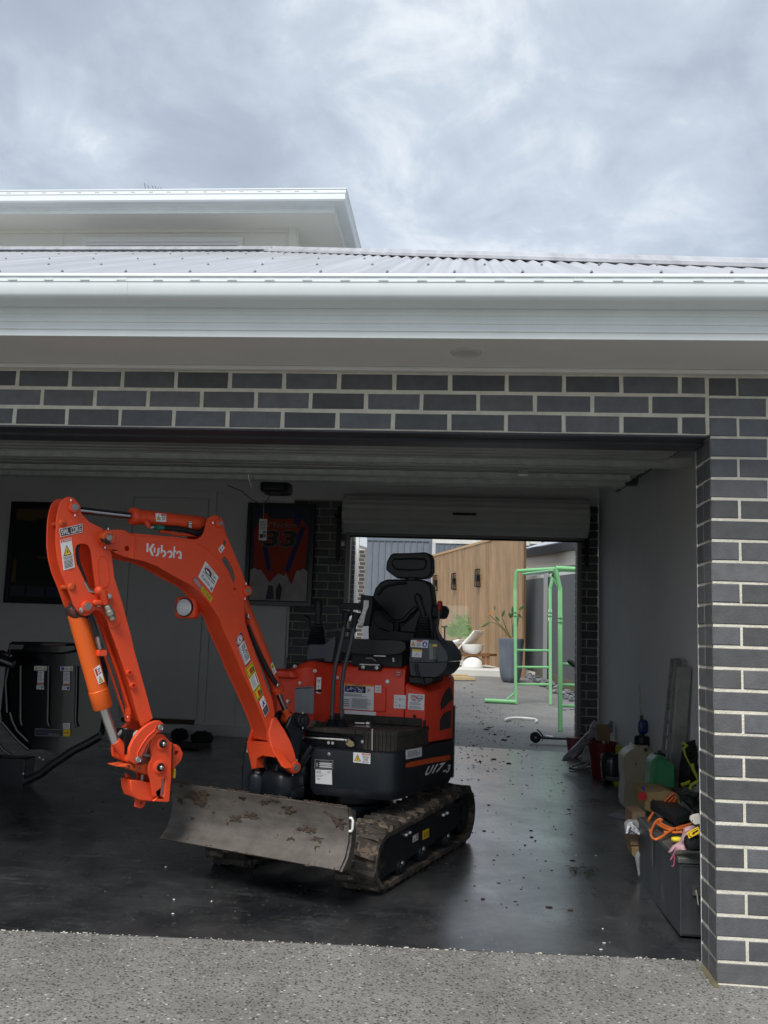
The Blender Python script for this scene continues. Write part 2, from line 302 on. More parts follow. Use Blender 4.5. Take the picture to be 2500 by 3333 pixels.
# ------------------------------------------------------------------ procedural ground materials
def gravel_mat():
    m = bpy.data.materials.new('exposed_aggregate'); m.use_nodes = True; t = m.node_tree; b = t.nodes['Principled BSDF']; L = t.links.new
    g = t.nodes.new('ShaderNodeNewGeometry'); mp = t.nodes.new('ShaderNodeMapping'); mp.inputs['Scale'].default_value = (1, 1, 1); L(g.outputs['Position'], mp.inputs[0])
    nz = t.nodes.new('ShaderNodeTexNoise'); nz.inputs['Scale'].default_value = 60; L(mp.outputs[0], nz.inputs['Vector'])
    wa = t.nodes.new('ShaderNodeMix'); wa.data_type = 'VECTOR'; wa.inputs[0].default_value = 0.012; L(mp.outputs[0], wa.inputs[4]); L(nz.outputs['Color'], wa.inputs[5])
    v = t.nodes.new('ShaderNodeTexVoronoi'); v.inputs['Scale'].default_value = 100; v.inputs['Randomness'].default_value = 1; L(wa.outputs[1], v.inputs['Vector'])
    sp = t.nodes.new('ShaderNodeSeparateColor'); L(v.outputs['Color'], sp.inputs[0])
    cr = t.nodes.new('ShaderNodeValToRGB'); cr.color_ramp.interpolation = 'CONSTANT'; L(sp.outputs[0], cr.inputs[0]); e = cr.color_ramp.elements
    cols = [(0, (.07, .07, .07)), (.12, (.17, .17, .163)), (.34, (.205, .204, .195)), (.55, (.095, .095, .096)), (.64, (.235, .233, .222)), (.84, (.05, .051, .053)), (.90, (.19, .188, .18)), (.976, (.44, .435, .41))]
    e[0].position = 0; e[0].color = (*cols[0][1], 1); e[1].position = cols[1][0]; e[1].color = (*cols[1][1], 1)
    for p, c in cols[2:]: x = e.new(p); x.color = (*c, 1)
    # cement matrix between the chips
    mr = t.nodes.new('ShaderNodeMapRange'); mr.inputs[1].default_value = 0.42; mr.inputs[2].default_value = 0.60; L(v.outputs['Distance'], mr.inputs[0])
    mx = t.nodes.new('ShaderNodeMix'); mx.data_type = 'RGBA'; L(mr.outputs[0], mx.inputs[0]); L(cr.outputs[0], mx.inputs[6]); mx.inputs[7].default_value = (.18, .178, .17, 1)
    # big stains
    n2 = t.nodes.new('ShaderNodeTexNoise'); n2.inputs['Scale'].default_value = 1.6; n2.inputs['Detail'].default_value = 12; n2.inputs['Roughness'].default_value = .78; L(g.outputs['Position'], n2.inputs['Vector'])
    m2 = t.nodes.new('ShaderNodeMapRange'); m2.inputs[1].default_value = .3; m2.inputs[2].default_value = .7; m2.inputs[3].default_value = .68; m2.inputs[4].default_value = 1.32; L(n2.outputs['Fac'], m2.inputs[0])
    sc = t.nodes.new('ShaderNodeVectorMath'); sc.operation = 'SCALE'; L(mx.outputs[2], sc.inputs[0]); L(m2.outputs[0], sc.inputs['Scale']); L(sc.outputs[0], b.inputs['Base Color'])
    bp_ = t.nodes.new('ShaderNodeBump'); bp_.inputs['Strength'].default_value = 0.55; bp_.inputs['Distance'].default_value = 0.004; bp_.invert = True; L(v.outputs['Distance'], bp_.inputs['Height']); L(bp_.outputs[0], b.inputs['Normal'])
    b.inputs['Roughness'].default_value = .62; b.inputs['Specular IOR Level'].default_value = .35
    return m
AGG = gravel_mat()
def floor_mat():
    m = bpy.data.materials.new('dusty_black_floor_paint'); m.use_nodes = True; t = m.node_tree; b = t.nodes['Principled BSDF']; L = t.links.new
    g = t.nodes.new('ShaderNodeNewGeometry')
    def nz(sc, det, rg, st=(1, 1, 1)):
        mp = t.nodes.new('ShaderNodeMapping'); mp.inputs['Scale'].default_value = st; L(g.outputs['Position'], mp.inputs[0]); n = t.nodes.new('ShaderNodeTexNoise'); n.inputs['Scale'].default_value = sc
        n.inputs['Detail'].default_value = det; n.inputs['Roughness'].default_value = rg; L(mp.outputs[0], n.inputs['Vector']); return n.outputs['Fac']
    def mr(s_, a, c, lo, hi):
        n = t.nodes.new('ShaderNodeMapRange'); n.inputs[1].default_value = a; n.inputs[2].default_value = c; n.inputs[3].default_value = lo; n.inputs[4].default_value = hi; L(s_, n.inputs[0]); return n.outputs[0]
    dust = mr(nz(1.5, 10, .70), .42, .72, 0, 1); scuff = mr(nz(6, 9, .75, (.45, 1.6, 1)), .55, .72, 0, 1); fine = mr(nz(38, 3, .6), .60, .68, 0, 1)
    def mixc(f, a, c2):
        n = t.nodes.new('ShaderNodeMix'); n.data_type = 'RGBA'; L(f, n.inputs[0])
        if isinstance(a, tuple): n.inputs[6].default_value = (*a, 1)
        else: L(a, n.inputs[6])
        n.inputs[7].default_value = (*c2, 1); return n.outputs[2]
    def scale(s_, k):
        n = t.nodes.new('ShaderNodeMath'); n.operation = 'MULTIPLY'; n.inputs[1].default_value = k; L(s_, n.inputs[0]); return n.outputs[0]
    c = mixc(scale(dust, .8), (.009, .011, .014), (.065, .066, .068)); c = mixc(scale(scuff, .6), c, (.085, .087, .09)); c = mixc(scale(fine, .45), c, (.10, .098, .09))
    L(c, b.inputs['Base Color'])
    mx = t.nodes.new('ShaderNodeMath'); mx.operation = 'MAXIMUM'; L(mr(nz(2.1, 8, .7), .35, .68, .20, .50), mx.inputs[0]); L(mr(scuff, 0, 1, .2, .6), mx.inputs[1]); L(mx.outputs[0], b.inputs['Roughness'])
    bp_ = t.nodes.new('ShaderNodeBump'); bp_.inputs['Strength'].default_value = .22; bp_.inputs['Distance'].default_value = .004; L(nz(26, 6, .6), bp_.inputs['Height']); L(bp_.outputs[0], b.inputs['Normal'])
    b.inputs['IOR'].default_value = 1.75; b.inputs['Specular IOR Level'].default_value = .6; b.inputs['Coat Weight'].default_value = .8; b.inputs['Coat Roughness'].default_value = .26; b.inputs['Coat IOR'].default_value = 1.8
    return m
FLO = floor_mat()
BRK = mat('charcoal_brick', (0.096, 0.100, 0.108), 0.5, spec=0.4, var=0.18, vscale=18, rnd=0.30, spot=(0.30, 0.30, 0.28), spot_th=0.80, spot_scale=55, bump=0.25, bscale=110)
BRK2 = mat('charcoal_brick_warm', (0.098, 0.099, 0.104), 0.5, spec=0.4, var=0.18, vscale=18, rnd=0.30, spot=(0.30, 0.30, 0.28), spot_th=0.80, spot_scale=60, bump=0.25, bscale=110)
BRK3 = mat('grey_brick', (0.085, 0.083, 0.083), 0.6, var=0.15, vscale=12, rnd=0.2)
MOR = mat('cream_mortar', (0.66, 0.635, 0.54), 0.9, var=0.14, vscale=14, bump=0.6, bscale=120)
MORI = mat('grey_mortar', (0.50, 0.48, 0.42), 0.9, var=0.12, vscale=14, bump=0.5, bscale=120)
MORW = mat('white_mortar', (0.45, 0.44, 0.40), 0.9, var=0.1)
WALLM = mat('grey_wall_paint', (0.82, 0.83, 0.82), 0.7, var=0.04, vscale=2, bump=0.05, bscale=160)
CEIL = mat('ceiling_paint', (0.82, 0.82, 0.82), 0.8)
GUT = mat('pale_colorsteel', (0.72, 0.77, 0.78), 0.35, spec=0.5, var=0.04, vscale=3)
FAS = mat('pale_fascia_steel', (0.74, 0.78, 0.77), 0.4, spec=0.45, var=0.05, vscale=5)
SOF = mat('soffit_paint', (0.66, 0.65, 0.63), 0.75, var=0.03)
ROOF = mat('pale_roof_steel', (0.40, 0.41, 0.44), 0.32, spec=0.5, var=0.04, vscale=2, stripes=(13.2, 0.3, 0.3))
WHP = mat('white_wall_paint', (0.74, 0.74, 0.69), 0.7, var=0.03)
TRIM = mat('white_trim', (0.75, 0.76, 0.75), 0.4)
GLS = mat('dark_window_glass', (0.02, 0.03, 0.05), 0.05, spec=0.8)
DKS = mat('dark_lintel_steel', (0.03, 0.032, 0.038), 0.5, var=0.2)
GROUNDM = mat('street_ground', (0.22, 0.22, 0.205), 0.95, var=0.3, vscale=1.5)
CONC = mat('pale_concrete', (0.42, 0.42, 0.40), 0.8, var=0.08, vscale=2)
PATIO = mat('white_paving', (0.60, 0.60, 0.57), 0.6, var=0.05, vscale=1.5)
TIMB = mat('oak_cladding', (0.30, 0.19, 0.10), 0.55, var=0.10, vscale=3, rnd=0.14, stripes=(9, 9, 0.5))
PINE = mat('raw_pine', (0.55, 0.41, 0.22), 0.7, var=0.12, vscale=20)
SLEEP = mat('weathered_sleeper', (0.13, 0.115, 0.065), 0.9, var=0.3, vscale=8)
FEN = mat('dark_grey_fence_steel', (0.078, 0.086, 0.096), 0.5, var=0.08, vscale=3)
FEN2 = mat('blue_grey_fence_steel', (0.115, 0.135, 0.165), 0.5, var=0.08, vscale=3)
PEB = mat('grey_pebble', (0.12, 0.13, 0.14), 0.6, var=0.3, rnd=0.5)
WHF = mat('white_outdoor', (0.72, 0.72, 0.70), 0.5)

# ------------------------------------------------------------------ ground sheets (all follow the same gentle fall of the driveway)
def sheet(name, pts, dz, m, thick=0.0, subdiv=1):
    mb = MB(); vs = [Vector((x, y, zf(x, y) + dz)) for x, y in pts]; n = len(vs)
    if thick: mb.add(vs + [v - Vector((0, 0, thick)) for v in vs], [tuple(range(n)), tuple(range(n, 2 * n))[::-1]] + [(i, (i + 1) % n, (i + 1) % n + n, i + n) for i in range(n)])
    else: mb.add(vs, [tuple(range(n))])
    return tag(obj(name, mb, m, smooth=0), None, None, kind='structure')
sheet('ground', [(-220, -220), (220, -220), (220, 260), (-220, 260)], -0.05, GROUNDM)
sheet('driveway', [(-9, -9), (3.2, -9), (3.2, 0.56), (-9, -0.52)], -0.003, AGG)
yf = lambda x: 0.238 + 0.088 * x
sheet('garage_floor', [(-6.3, yf(-6.3)), (0.42, yf(0.42) + 0.0), (0.42, 6.0), (-6.3, 6.0)], 0.0, FLO, 0.03)
sheet('garden_path', [(-2.6, 6.0), (1.9, 6.0), (1.9, 17.8), (-2.6, 16.6)], -0.006, AGG)
sheet('patio', [(-8, 15.4), (-0.1, 17.6), (3.0, 18.4), (3, 24), (-8, 24)], 0.10, PATIO, 0.17)
random.seed(3)
mb = MB()
for i in range(150):     # ragged drips of cream concrete along the slab joint
    x = random.uniform(-3.4, 0.0); y = yf(x) - random.uniform(0, .018); r = random.uniform(.0015, .0035) * (1 if random.random() < .85 else 1.6); z = zf(x, y) + .0
    mb.squad((x, y + .010, z), r * random.uniform(1, 2.6), r, .0015, e=2.4, n=6, m=3)
tag(obj('joint_grit', mb, MOR), 'cream grit and mortar crumbs along the edge of the black garage floor', None, kind='stuff')

# ------------------------------------------------------------------ brick walls
def brick_mesh(name, w, h, d, ms, ch=0.004):
    """chamfered brick, face towards -Y, origin at the lower left front corner"""
    mb = MB(); j = lambda: random.uniform(-.0012, .0012)
    def ring(y, i): return [(i + j(), y, i + j()), (w - i + j(), y, i + j()), (w - i + j(), y, h - i + j()), (i + j(), y, h - i + j())]
    a = ring(0, ch); b_ = ring(ch, 0); c = [(0, d, 0), (w, d, 0), (w, d, h), (0, d, h)]
    mb.add(a + b_ + c, [(0, 1, 2, 3)] + [(k, k + 4, (k + 1) % 4 + 4, (k + 1) % 4) for k in range(4)] + [(k + 4, k + 8, (k + 1) % 4 + 8, (k + 1) % 4 + 4) for k in range(4)] + [(11, 10, 9, 8)])
    return smesh(name, mb, ms)
_bm = {}
def bmesh_for(w, d, m, h=.076):
    key = (round(w, 3), d, m.name, h)
    if key not in _bm: _bm[key] = [brick_mesh('brick', w, h, d, m) for _ in range(3)]
    return random.choice(_bm[key])
def lay(parent, org, ux, nrm, z0, rows, x0, x1, offs, m, skip=None, d=.05, ratio=.35, m2=None, pitch=.24, rowz=.086, h=.076, joint=.01, zlim=None):
    """courses of bricks from x0 to x1 along ux; the outward normal is nrm"""
    ux = Vector(ux); nrm = Vector(nrm); cnt = 0
    for r in range(rows):
        z = z0 + rowz * r; off = offs[r % len(offs)]; x = off
        while x > x0 - pitch: x -= pitch
        while x < x1 - .012:
            a, b2 = max(x, x0), min(x + pitch - joint, x1); x += pitch
            if b2 - a < .03: continue
            if skip and skip((a + b2) / 2, z): continue
            mm = m2 if (m2 and random.random() < ratio) else m
            me = bmesh_for(b2 - a, d, mm, h)
            p = Vector(org) + ux * a + Vector((0, 0, z)); q = random.uniform(-.0012, .0012)
            M_ = Matrix(((ux.x, -nrm.x, 0, p.x - nrm.x * q), (ux.y, -nrm.y, 0, p.y - nrm.y * q), (0, 0, 1, p.z), (0, 0, 0, 1)))
            inst(me, 'brick', M_, parent); cnt += 1
    return cnt
random.seed(11)
# front wall: long lintel over the door opening
t = thing('brick_lintel_wall', 'charcoal brick band with cream mortar above the wide garage opening', 'brick wall', (-3.0, 0, 2.16))
mb = MB(); mb.box(-7.5, -.012, .0035, .11, 2.156, 2.70); obj('mortar_core', mb, MOR, t, smooth=0)
X0J = -.12006
lay(t, (0, .002, 0), (1, 0, 0), (0, -1, 0), 2.161, 5, -4.4, -.014, [X0J + .006, X0J + .126], BRK, m2=BRK2, h=.0745, joint=.012)
mb = MB(); mb.box(-5.2, -.012, -.004, .10, 2.147, 2.1555); mb.box(-5.2, -.012, .10, .108, 2.135, 2.1555); obj('lintel_plate', mb, DKS, t, smooth=0)
mb = MB(); mb.box(-5.2, .0, .112, .225, 2.135, 2.7); obj('inner_beam', mb, DKS, t, smooth=0)
# right pier
t = thing('brick_pier', 'charcoal brick pier with cream mortar right of the garage opening', 'brick pier', (.2, .1, 0))
mb = MB(); mb.box(.0035, .9, .0035, .2265, .0, 2.70); mb.box(-.0115, .003, .004, .1, 2.16, 2.70)
mb.box(-.002, .9, -.004, .2, -.03, .0045)
obj('mortar_core', mb, MOR, t, smooth=0)
for r in range(31):
    z = .005 + .086 * r
    if r % 2 == 0:   # stretcher from the corner
        cuts = [(0, .23), (.24, .47), (.48, .71)]
    else: cuts = [(0, .11), (.12, .35), (.36, .59), (.60, .83)]
    for a_, b2 in cuts:
        me = bmesh_for(b2 - a_, .11, BRK2 if random.random() < .4 else BRK)
        inst(me, 'brick', Matrix.Translation((a_, random.uniform(-.001, .001), z)), t)
    if r <= 24:
        for (a_, b2) in ([(.113, .23)] if r % 2 == 0 else [(.0, .0)]):
            if r % 2 == 0:
                me = bmesh_for(.11, .10, BRK2 if random.random() < .4 else BRK)
                inst(me, 'brick', Matrix(((0, 1, 0, random.uniform(-.001, .001)), (-1, 0, 0, .23), (0, 0, 1, z), (0, 0, 0, 1))), t)
            else:
                me = bmesh_for(.118, .10, BRK2 if random.random() < .4 else BRK)
                inst(me, 'brick', Matrix(((0, 1, 0, random.uniform(-.001, .001)), (-1, 0, 0, .23), (0, 0, 1, z), (0, 0, 0, 1))), t)
mb = MB(); mb.obox((-.012, .10, -.004), (.012, 0, 0), (0, .14, 0), (0, 0, .012)); obj('corner_strip', mb, SLEEP, t, smooth=0)

# garage shell
def wall(name, mb, m, label=None, cat=None):
    o = obj(name, mb, m, smooth=0); return tag(o, label, cat, kind='structure')
mb = MB(); mb.box(.42, .55, .235, 5.84, -.1, 2.92); wall('right_wall', mb, WALLM)
mb = MB(); mb.box(.0, .42, .2275, .235, .0, 2.7); wall('pier_lining', mb, WALLM)
mb = MB(); mb.box(-6.45, -6.3, .235, 6.1, -.1, 2.92); wall('left_wall', mb, WALLM)
mb = MB(); mb.box(-6.3, .42, .24, 6.0, 2.88, 2.92); wall('ceiling', mb, CEIL)
mb = MB(); mb.box(-7.5, -5.2, .0, .235, -.2, 2.15); wall('front_wall_far_left', mb, BRK)
mb = MB(); mb.box(-6.45, .55, .12, .235, 2.70, 2.84); wall('front_wall_top', mb, WALLM)
# back wall with plaster left of the brick piers, white door, roller door opening
mb = MB(); mb.box(-6.3, -2.80, 5.84, 6.07, -.1, 2.90); mb.box(-2.80, .42, 5.84, 6.07, 2.70, 2.90); mb.box(-2.19, .205, 5.90, 6.07, 2.34, 2.70); wall('back_wall', mb, WALLM)
mb = MB(); mb.box(-2.805, -2.79, 5.834, 5.842, 1.02, 2.70); mb.box(.410, .4195, 5.834, 5.842, .15, 2.72); wall('wall_trim_strip', mb, TRIM)
zt = 2.706
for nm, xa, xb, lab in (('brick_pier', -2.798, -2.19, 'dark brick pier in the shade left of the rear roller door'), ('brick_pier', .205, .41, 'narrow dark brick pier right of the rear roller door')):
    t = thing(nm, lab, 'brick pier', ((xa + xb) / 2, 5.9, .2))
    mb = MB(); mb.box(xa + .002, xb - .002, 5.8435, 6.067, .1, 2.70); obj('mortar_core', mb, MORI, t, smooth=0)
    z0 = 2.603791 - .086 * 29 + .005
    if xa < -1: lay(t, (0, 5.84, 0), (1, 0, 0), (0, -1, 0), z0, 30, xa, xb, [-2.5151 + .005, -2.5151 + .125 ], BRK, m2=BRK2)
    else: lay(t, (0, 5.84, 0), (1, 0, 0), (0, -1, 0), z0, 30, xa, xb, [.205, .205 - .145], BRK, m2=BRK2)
    ex = xb if xa < -1 else xa; nx = 1 if xa < -1 else -1
    for r in range(26):     # reveal bricks facing the opening
        z = z0 + .086 * r
        for (ya, yb) in ([(.06, .227)] if r % 2 else [(.06, .115), (.125, .227)]):
            me = bmesh_for(yb - ya, .03, BRK3)
            if nx < 0: M_ = Matrix(((0, 1, 0, ex), (-1, 0, 0, 5.84 + yb), (0, 0, 1, z), (0, 0, 0, 1)))
            else: M_ = Matrix(((0, -1, 0, ex), (1, 0, 0, 5.84 + ya), (0, 0, 1, z), (0, 0, 0, 1)))
            inst(me, 'brick', M_, t)
# roller door at the back
t = thing('roller_door', 'rolled up pale steel roller door above the rear opening', 'roller door', (-1.0, 5.7, 2.5))
RXL, RXR = -2.215, .262
mb = MB(); n = 108; prof = []
yc, zc, R0 = 5.66, 2.535, .196
for i in range(n):
    a_ = 2 * math.pi * i / n; r = R0 + .007 * math.cos(a_ * 18)
    prof.append((yc + r * math.cos(a_), zc + r * .98 * math.sin(a_)))
mb.prism(prof, ((0, 0, 0), (0, 1, 0), (0, 0, 1), (1, 0, 0)), RXL, RXR); obj('curtain_roll', mb, mat('roller_curtain', (.62, .64, .60), .5, var=.08, vscale=3), t, smooth=50)
for x in (RXL - .012, RXR): mb = MB(); mb.cyl((x, yc, zc), (x + .012, yc, zc), .203, 32); obj('roll_end_disc', mb, GALV, t)
mb = MB(); mb.box(RXL + .02, RXR - .02, 5.80, 5.835, 2.318, 2.36); obj('bottom_rail', mb, mat('roller_rail', (.25, .26, .25), .5), t, smooth=0)
mb = MB(); mb.box(-1.10, -.86, 5.455, 5.466, 2.515, 2.540); obj('lock_handle', mb, BLK, t, smooth=0)
mb = MB(); mb.box(RXL + .03, RXR - .03, 5.79, 5.80, 2.300, 2.319); obj('rubber_seal', mb, BLK, t, smooth=0)
for xa, xb in ((-2.215, -2.165), (.190, .235)):
    mb = MB(); mb.box(xa, xb, 5.79, 5.838, .16, 2.45); obj('guide_channel', mb, mat('guide_steel', (.20, .21, .20), .45, .3), t, smooth=0)
for x in (-2.30, .29): mb = MB(); mb.box(x - .02, x + .02, 5.80, 5.838, 2.05, 2.62); mb.box(x - .03, x + .03, 5.60, 5.838, 2.50, 2.53); obj('wall_bracket', mb, BLK, t, smooth=0)
mb = MB(); mb.box(-2.262, -2.232, 5.80, 5.838, 2.205, 2.245); obj('keeper', mb, STEEL, t, smooth=0)
# pale board on the wall below the jersey frame
mb = MB(); mb.box(-3.30, -2.812, 5.80, 5.828, .20, 1.53)
tag(obj('wall_board', mb, WALLM, loc=(-3.0, 5.81, .2), smooth=0, bevel=.003), 'plain grey board panel standing on the wall below the orange jersey frame', 'board')
# internal white door
t = thing('internal_door', 'plain grey painted internal door with frame and brown threshold', 'door', (-4.1, 5.83, .3))
mb = MB(); mb.box(-4.53, -3.72, 5.815, 5.838, .35, 2.67); obj('door_leaf', mb, WALLM, t, smooth=0, bevel=.003)
mb = MB(); mb.box(-4.62, -4.545, 5.80, 5.839, .33, 2.76); mb.box(-3.705, -3.63, 5.80, 5.839, .33, 2.76); mb.box(-4.545, -3.705, 5.80, 5.839, 2.685, 2.76); obj('door_frame', mb, mat('door_frame_paint', (.82, .83, .82), .5), t, smooth=0, bevel=.004)
mb = MB(); mb.box(-4.50, -3.74, 5.77, 5.838, .305, .345); obj('threshold', mb, mat('threshold_timber', (.09, .06, .035), .7, var=.2), t, smooth=0)
mb = MB(); mb.box(-6.3, -2.82, 5.76, 5.839, .16, .30); wall('wall_plinth', mb, mat('plinth_paint', (.8, .81, .8), .6))
mb = MB(); mb.box(-3.62, -3.31, 5.822, 5.8385, .345, 1.10); tag(obj('wall_hatch', mb, WALLM, loc=(-3.4, 5.83, .4), smooth=0, bevel=.003), 'low flat access panel in the wall between door and board', 'access panel')

# ------------------------------------------------------------------ overhead door, tracks, opener
t = thing('overhead_garage_door', 'open sectional steel garage door lying under the ceiling', 'garage door', (-2.5, 1.6, 2.4))
zd = lambda y: 2.300 + .058 * (y - 1.45)
PAN = mat('door_panel_inside', (.42, .44, .42), .6, .2, var=.15, vscale=4)
XL, XR = -6.0, .12
ys = [.55, 1.05, 1.55, 2.1, 2.62]
for i in range(4):
    a_, b2 = ys[i] + .006, ys[i + 1] - .006; mb = MB()
    mb.add([(XL, a_, zd(a_) + .03), (XR, a_, zd(a_) + .03), (XR, b2, zd(b2) + .03), (XL, b2, zd(b2) + .03), (XL, a_, zd(a_) + .045), (XR, a_, zd(a_) + .045), (XR, b2, zd(b2) + .045), (XL, b2, zd(b2) + .045)], [(3, 2, 1, 0), (4, 5, 6, 7), (0, 1, 5, 4), (1, 2, 6, 5), (2, 3, 7, 6), (3, 0, 4, 7)])
    for q in (.3, .55, .8):
        y = a_ + (b2 - a_) * q; mb.obox(((XL + XR) / 2, y, zd(y) + .027), ((XR - XL) / 2, 0, 0), (0, .012, 0), (0, 0, .004))
    obj('door_panel', mb, PAN, t, smooth=0)
def rail(y, h, x1, nm, m, dep=.03):
    mb = MB(); z = zd(y); mb.box(XL, x1, y, y + .004, z - .01, z + h); mb.box(XL, x1, y, y + dep, z - .012, z - .008); mb.box(XL, x1, y, y + dep, z + h, z + h + .003)
    obj(nm, mb, m, t, smooth=0)
rail(1.45, .046, .285, 'front_rail', GALV)
rail(2.12, .022, .06, 'hinge_rail', GALV, .03)
rail(2.52, .030, .10, 'hinge_rail', GALV, .02)
rail(2.60, .070, .10, 'rear_rail', GALV)
mb = MB(); mb.box(XL, .10, 2.585, 2.60, zd(2.6) + .03, zd(2.6) + .036); obj('rail_fold', mb, GALV, t, smooth=0)
for X_ in (-3.72, -2.27): # dark angled braces
    mb = MB(); mb.prism([(1.50, .01), (2.10, .05), (2.12, .015), (1.60, -.02)], ((X_, 0, 2.36), (0, 1, .03), (0, 0, 1), (1, 0, 0)), -.03, .03); obj('panel_brace', mb, DKS, t, smooth=0)
mb = MB(); mb.box(-.66, -.60, 1.98, 2.03, 2.33, 2.42); obj('hinge_plate', mb, STEEL, t, smooth=0)
for x in (.25,):
    mb = MB(); y0, y1 = 1.35, 3.66
    P_ = lambda y, dx, dz: (x + dx, y, 2.468 + .040 * (y - 2.1) + dz)
    for dx0, dx1, dz0, dz1 in ((-.002, .001, -.03, .03), (-.03, .001, -.032, -.028), (-.03, .001, .028, .032)):
        mb.add([P_(y, a, c) for y in (y0, y1) for a in (dx0, dx1) for c in (dz0, dz1)], [(0, 1, 3, 2), (4, 6, 7, 5), (0, 4, 5, 1), (2, 3, 7, 6), (0, 2, 6, 4), (1, 5, 7, 3)])
    obj('side_track', mb, DKS, t, smooth=0)
mb = MB(); mb.tube([(.12, 2.55, 2.40), (.16, 2.65, 2.42), (.20, 2.62, 2.41)], .02, 8); mb.box(.08, .20, 2.60, 2.66, 2.38, 2.44); obj('track_roller', mb, DKS, t)
t = thing('door_opener', 'dark motor unit of the door opener hanging under the ceiling', 'door opener', (-2.66, 4.2, 2.55))
mb = MB(); c = (-2.647,4.137,2.545); mb.squad(c, .13, .16, .055, e=5, n=20, m=8); obj('motor_case', mb, NAVY, t)
mb = MB(); mb.lathe([(.0, -.02), (.04, -.018), (.045, 0)], (c[0], c[1] - .10, c[2] - .05)); obj('lamp_lens', mb, GREYP, t)
mb = MB(); mb.box(c[0] - .03, c[0] + .03, c[1] - .2, c[1] + .2, c[2] + .04, 2.92); obj('hanger', mb, DKS, t, smooth=0)
mb = MB(); mb.tube([(-3.030,3.906,2.527),(-2.905,3.923,2.478),(-2.817,3.939,2.410),(-2.730,3.951,2.370),(-2.683,3.950,2.410),(-2.656,3.943,2.477)], .004, 6); obj('cable', mb, HOSE, t)
mb = MB(); mb.tube([(-2.716,3.937,2.485),(-2.715,3.953,2.371),(-2.715,3.968,2.252)], .0022, 5); tag(obj('pull_cord', mb, MORI, loc=(-2.97, 4.05, 2.4)), 'thin cord hanging from the opener with a white card tag', 'cord')
q = [(-2.740,3.941,2.062),(-2.675,3.947,2.058),(-2.671,3.923,2.242),(-2.740,3.917,2.244)]
tgp = thing('card_tag', 'small white instruction card hanging on the cord before the framed orange jersey', 'tag', q[0])
decal('card', tgp, q, [('l', p_, .15, .5, .85, .92, 6), ('r', k_, .1, .1, .5, .3), ('r', l_, .5, .15, .9, .3), ('r', l_, .5, .33, .9, .45)])
# ceiling hook
mb = MB(); mb.tube([(-2.484,2.300,2.381),(-2.474,2.305,2.350),(-2.469,2.310,2.315)], .006, 6); mb.tube([(-2.469,2.310,2.315),(-2.451,2.319,2.257),(-2.440,2.312,2.316),(-2.445,2.308,2.345)], .004, 6); tag(obj('door_release_hook', mb, STEEL, loc=(-3.0, 2.5, 2.4)), 'small steel hook hanging from the rear rail of the garage door', 'hook')

# ------------------------------------------------------------------ eaves and roof
t = thing('garage_roof', 'pale corrugated steel roof with gutter over the garage', 'roof', (-2.5, 0, 2.6))
XA, XB = -9.0, 1.8
mb = MB(); mb.box(XA, XB, -.415, .002, 2.43, 2.442); obj('soffit', mb, SOF, t, smooth=0)
mb = MB(); mb.box(XA, XB, -.035, -.002, 2.412, 2.4295); obj('wall_bead', mb, SOF, t, smooth=0, bevel=.004)
mb = MB(); prof = [(-.42, 2.424), (-.432, 2.424), (-.432, 2.448), (-.438, 2.451), (-.438, 2.464), (-.433, 2.467), (-.433, 2.478), (-.438, 2.481), (-.438, 2.494), (-.433, 2.497), (-.433, 2.51), (-.440, 2.514), (-.440, 2.545), (-.42, 2.545)]
mb.prism(prof, ((0, 0, 0), (0, 1, 0), (0, 0, 1), (1, 0, 0)), XA, XB); obj('fascia', mb, FAS, t, smooth=0)
mb = MB(); prof = [(-.442, 2.538), (-.515, 2.536), (-.535, 2.543), (-.546, 2.556), (-.548, 2.60), (-.551, 2.603), (-.551, 2.618), (-.556, 2.622), (-.556, 2.629), (-.550, 2.635), (-.543, 2.634), (-.541, 2.629), (-.541, 2.565), (-.53, 2.55), (-.515, 2.545), (-.452, 2.548), (-.452, 2.632), (-.442, 2.632)]
mb.prism(prof, ((0, 0, 0), (0, 1, 0), (0, 0, 1), (1, 0, 0)), XA, XB); obj('gutter', mb, GUT, t, smooth=40)
for xj in (-2.35, .95): mb = MB(); mb.prism([(y - .0012, z) if y < -.5 else (y, z) for y, z in prof[:8]] + [(-.54, 2.634), (-.54, 2.56), (-.515, 2.545)], ((0, 0, 0), (0, 1, 0), (0, 0, 1), (1, 0, 0)), xj, xj + .035); obj('gutter_joint', mb, GUT, t, smooth=40)
mb = MB()
for i in range(60):
    x = XA + .9 + i * .144
    if x < XB: mb.box(x - .018, x + .018, -.5535, -.550, 2.606, 2.611)
o = obj('overflow_slot', mb, mat('slot_pale', (.58, .62, .62), .5), t, smooth=0); o['kind'] = 'stuff'
SL = .458; zr = lambda y: 2.632 + SL * (y + .47)
hipx, hipy = -2.75, 4.0
RXA = -9.0
def yhip(x): return hipy if x <= hipx else hipy - (x - hipx)
mb = MB(); pit = .0762; nn = int((XB - RXA) / pit * 8); vs = []; fs = []
for i in range(nn + 1):
    x = RXA + (XB - RXA) * i / nn; cz0 = .0085 * math.cos(2 * math.pi * x / pit); y1 = max(yhip(x), -.44)
    vs += [(x, -.47, zr(-.47) + cz0), (x, y1, zr(y1) + cz0)]
for i in range(nn): fs.append((2 * i, 2 * i + 2, 2 * i + 3, 2 * i + 1))
mb.add(vs, fs); obj('corrugated_sheet', mb, ROOF, t, smooth=60)
mb = MB(); mb.add([(RXA, hipy + .02, zr(hipy) - .02), (hipx, hipy + .02, zr(hipy) - .02), (hipx, hipy + 4, zr(hipy) - 1.9), (RXA, hipy + 4, zr(hipy) - 1.9)], [(0, 1, 2, 3)])
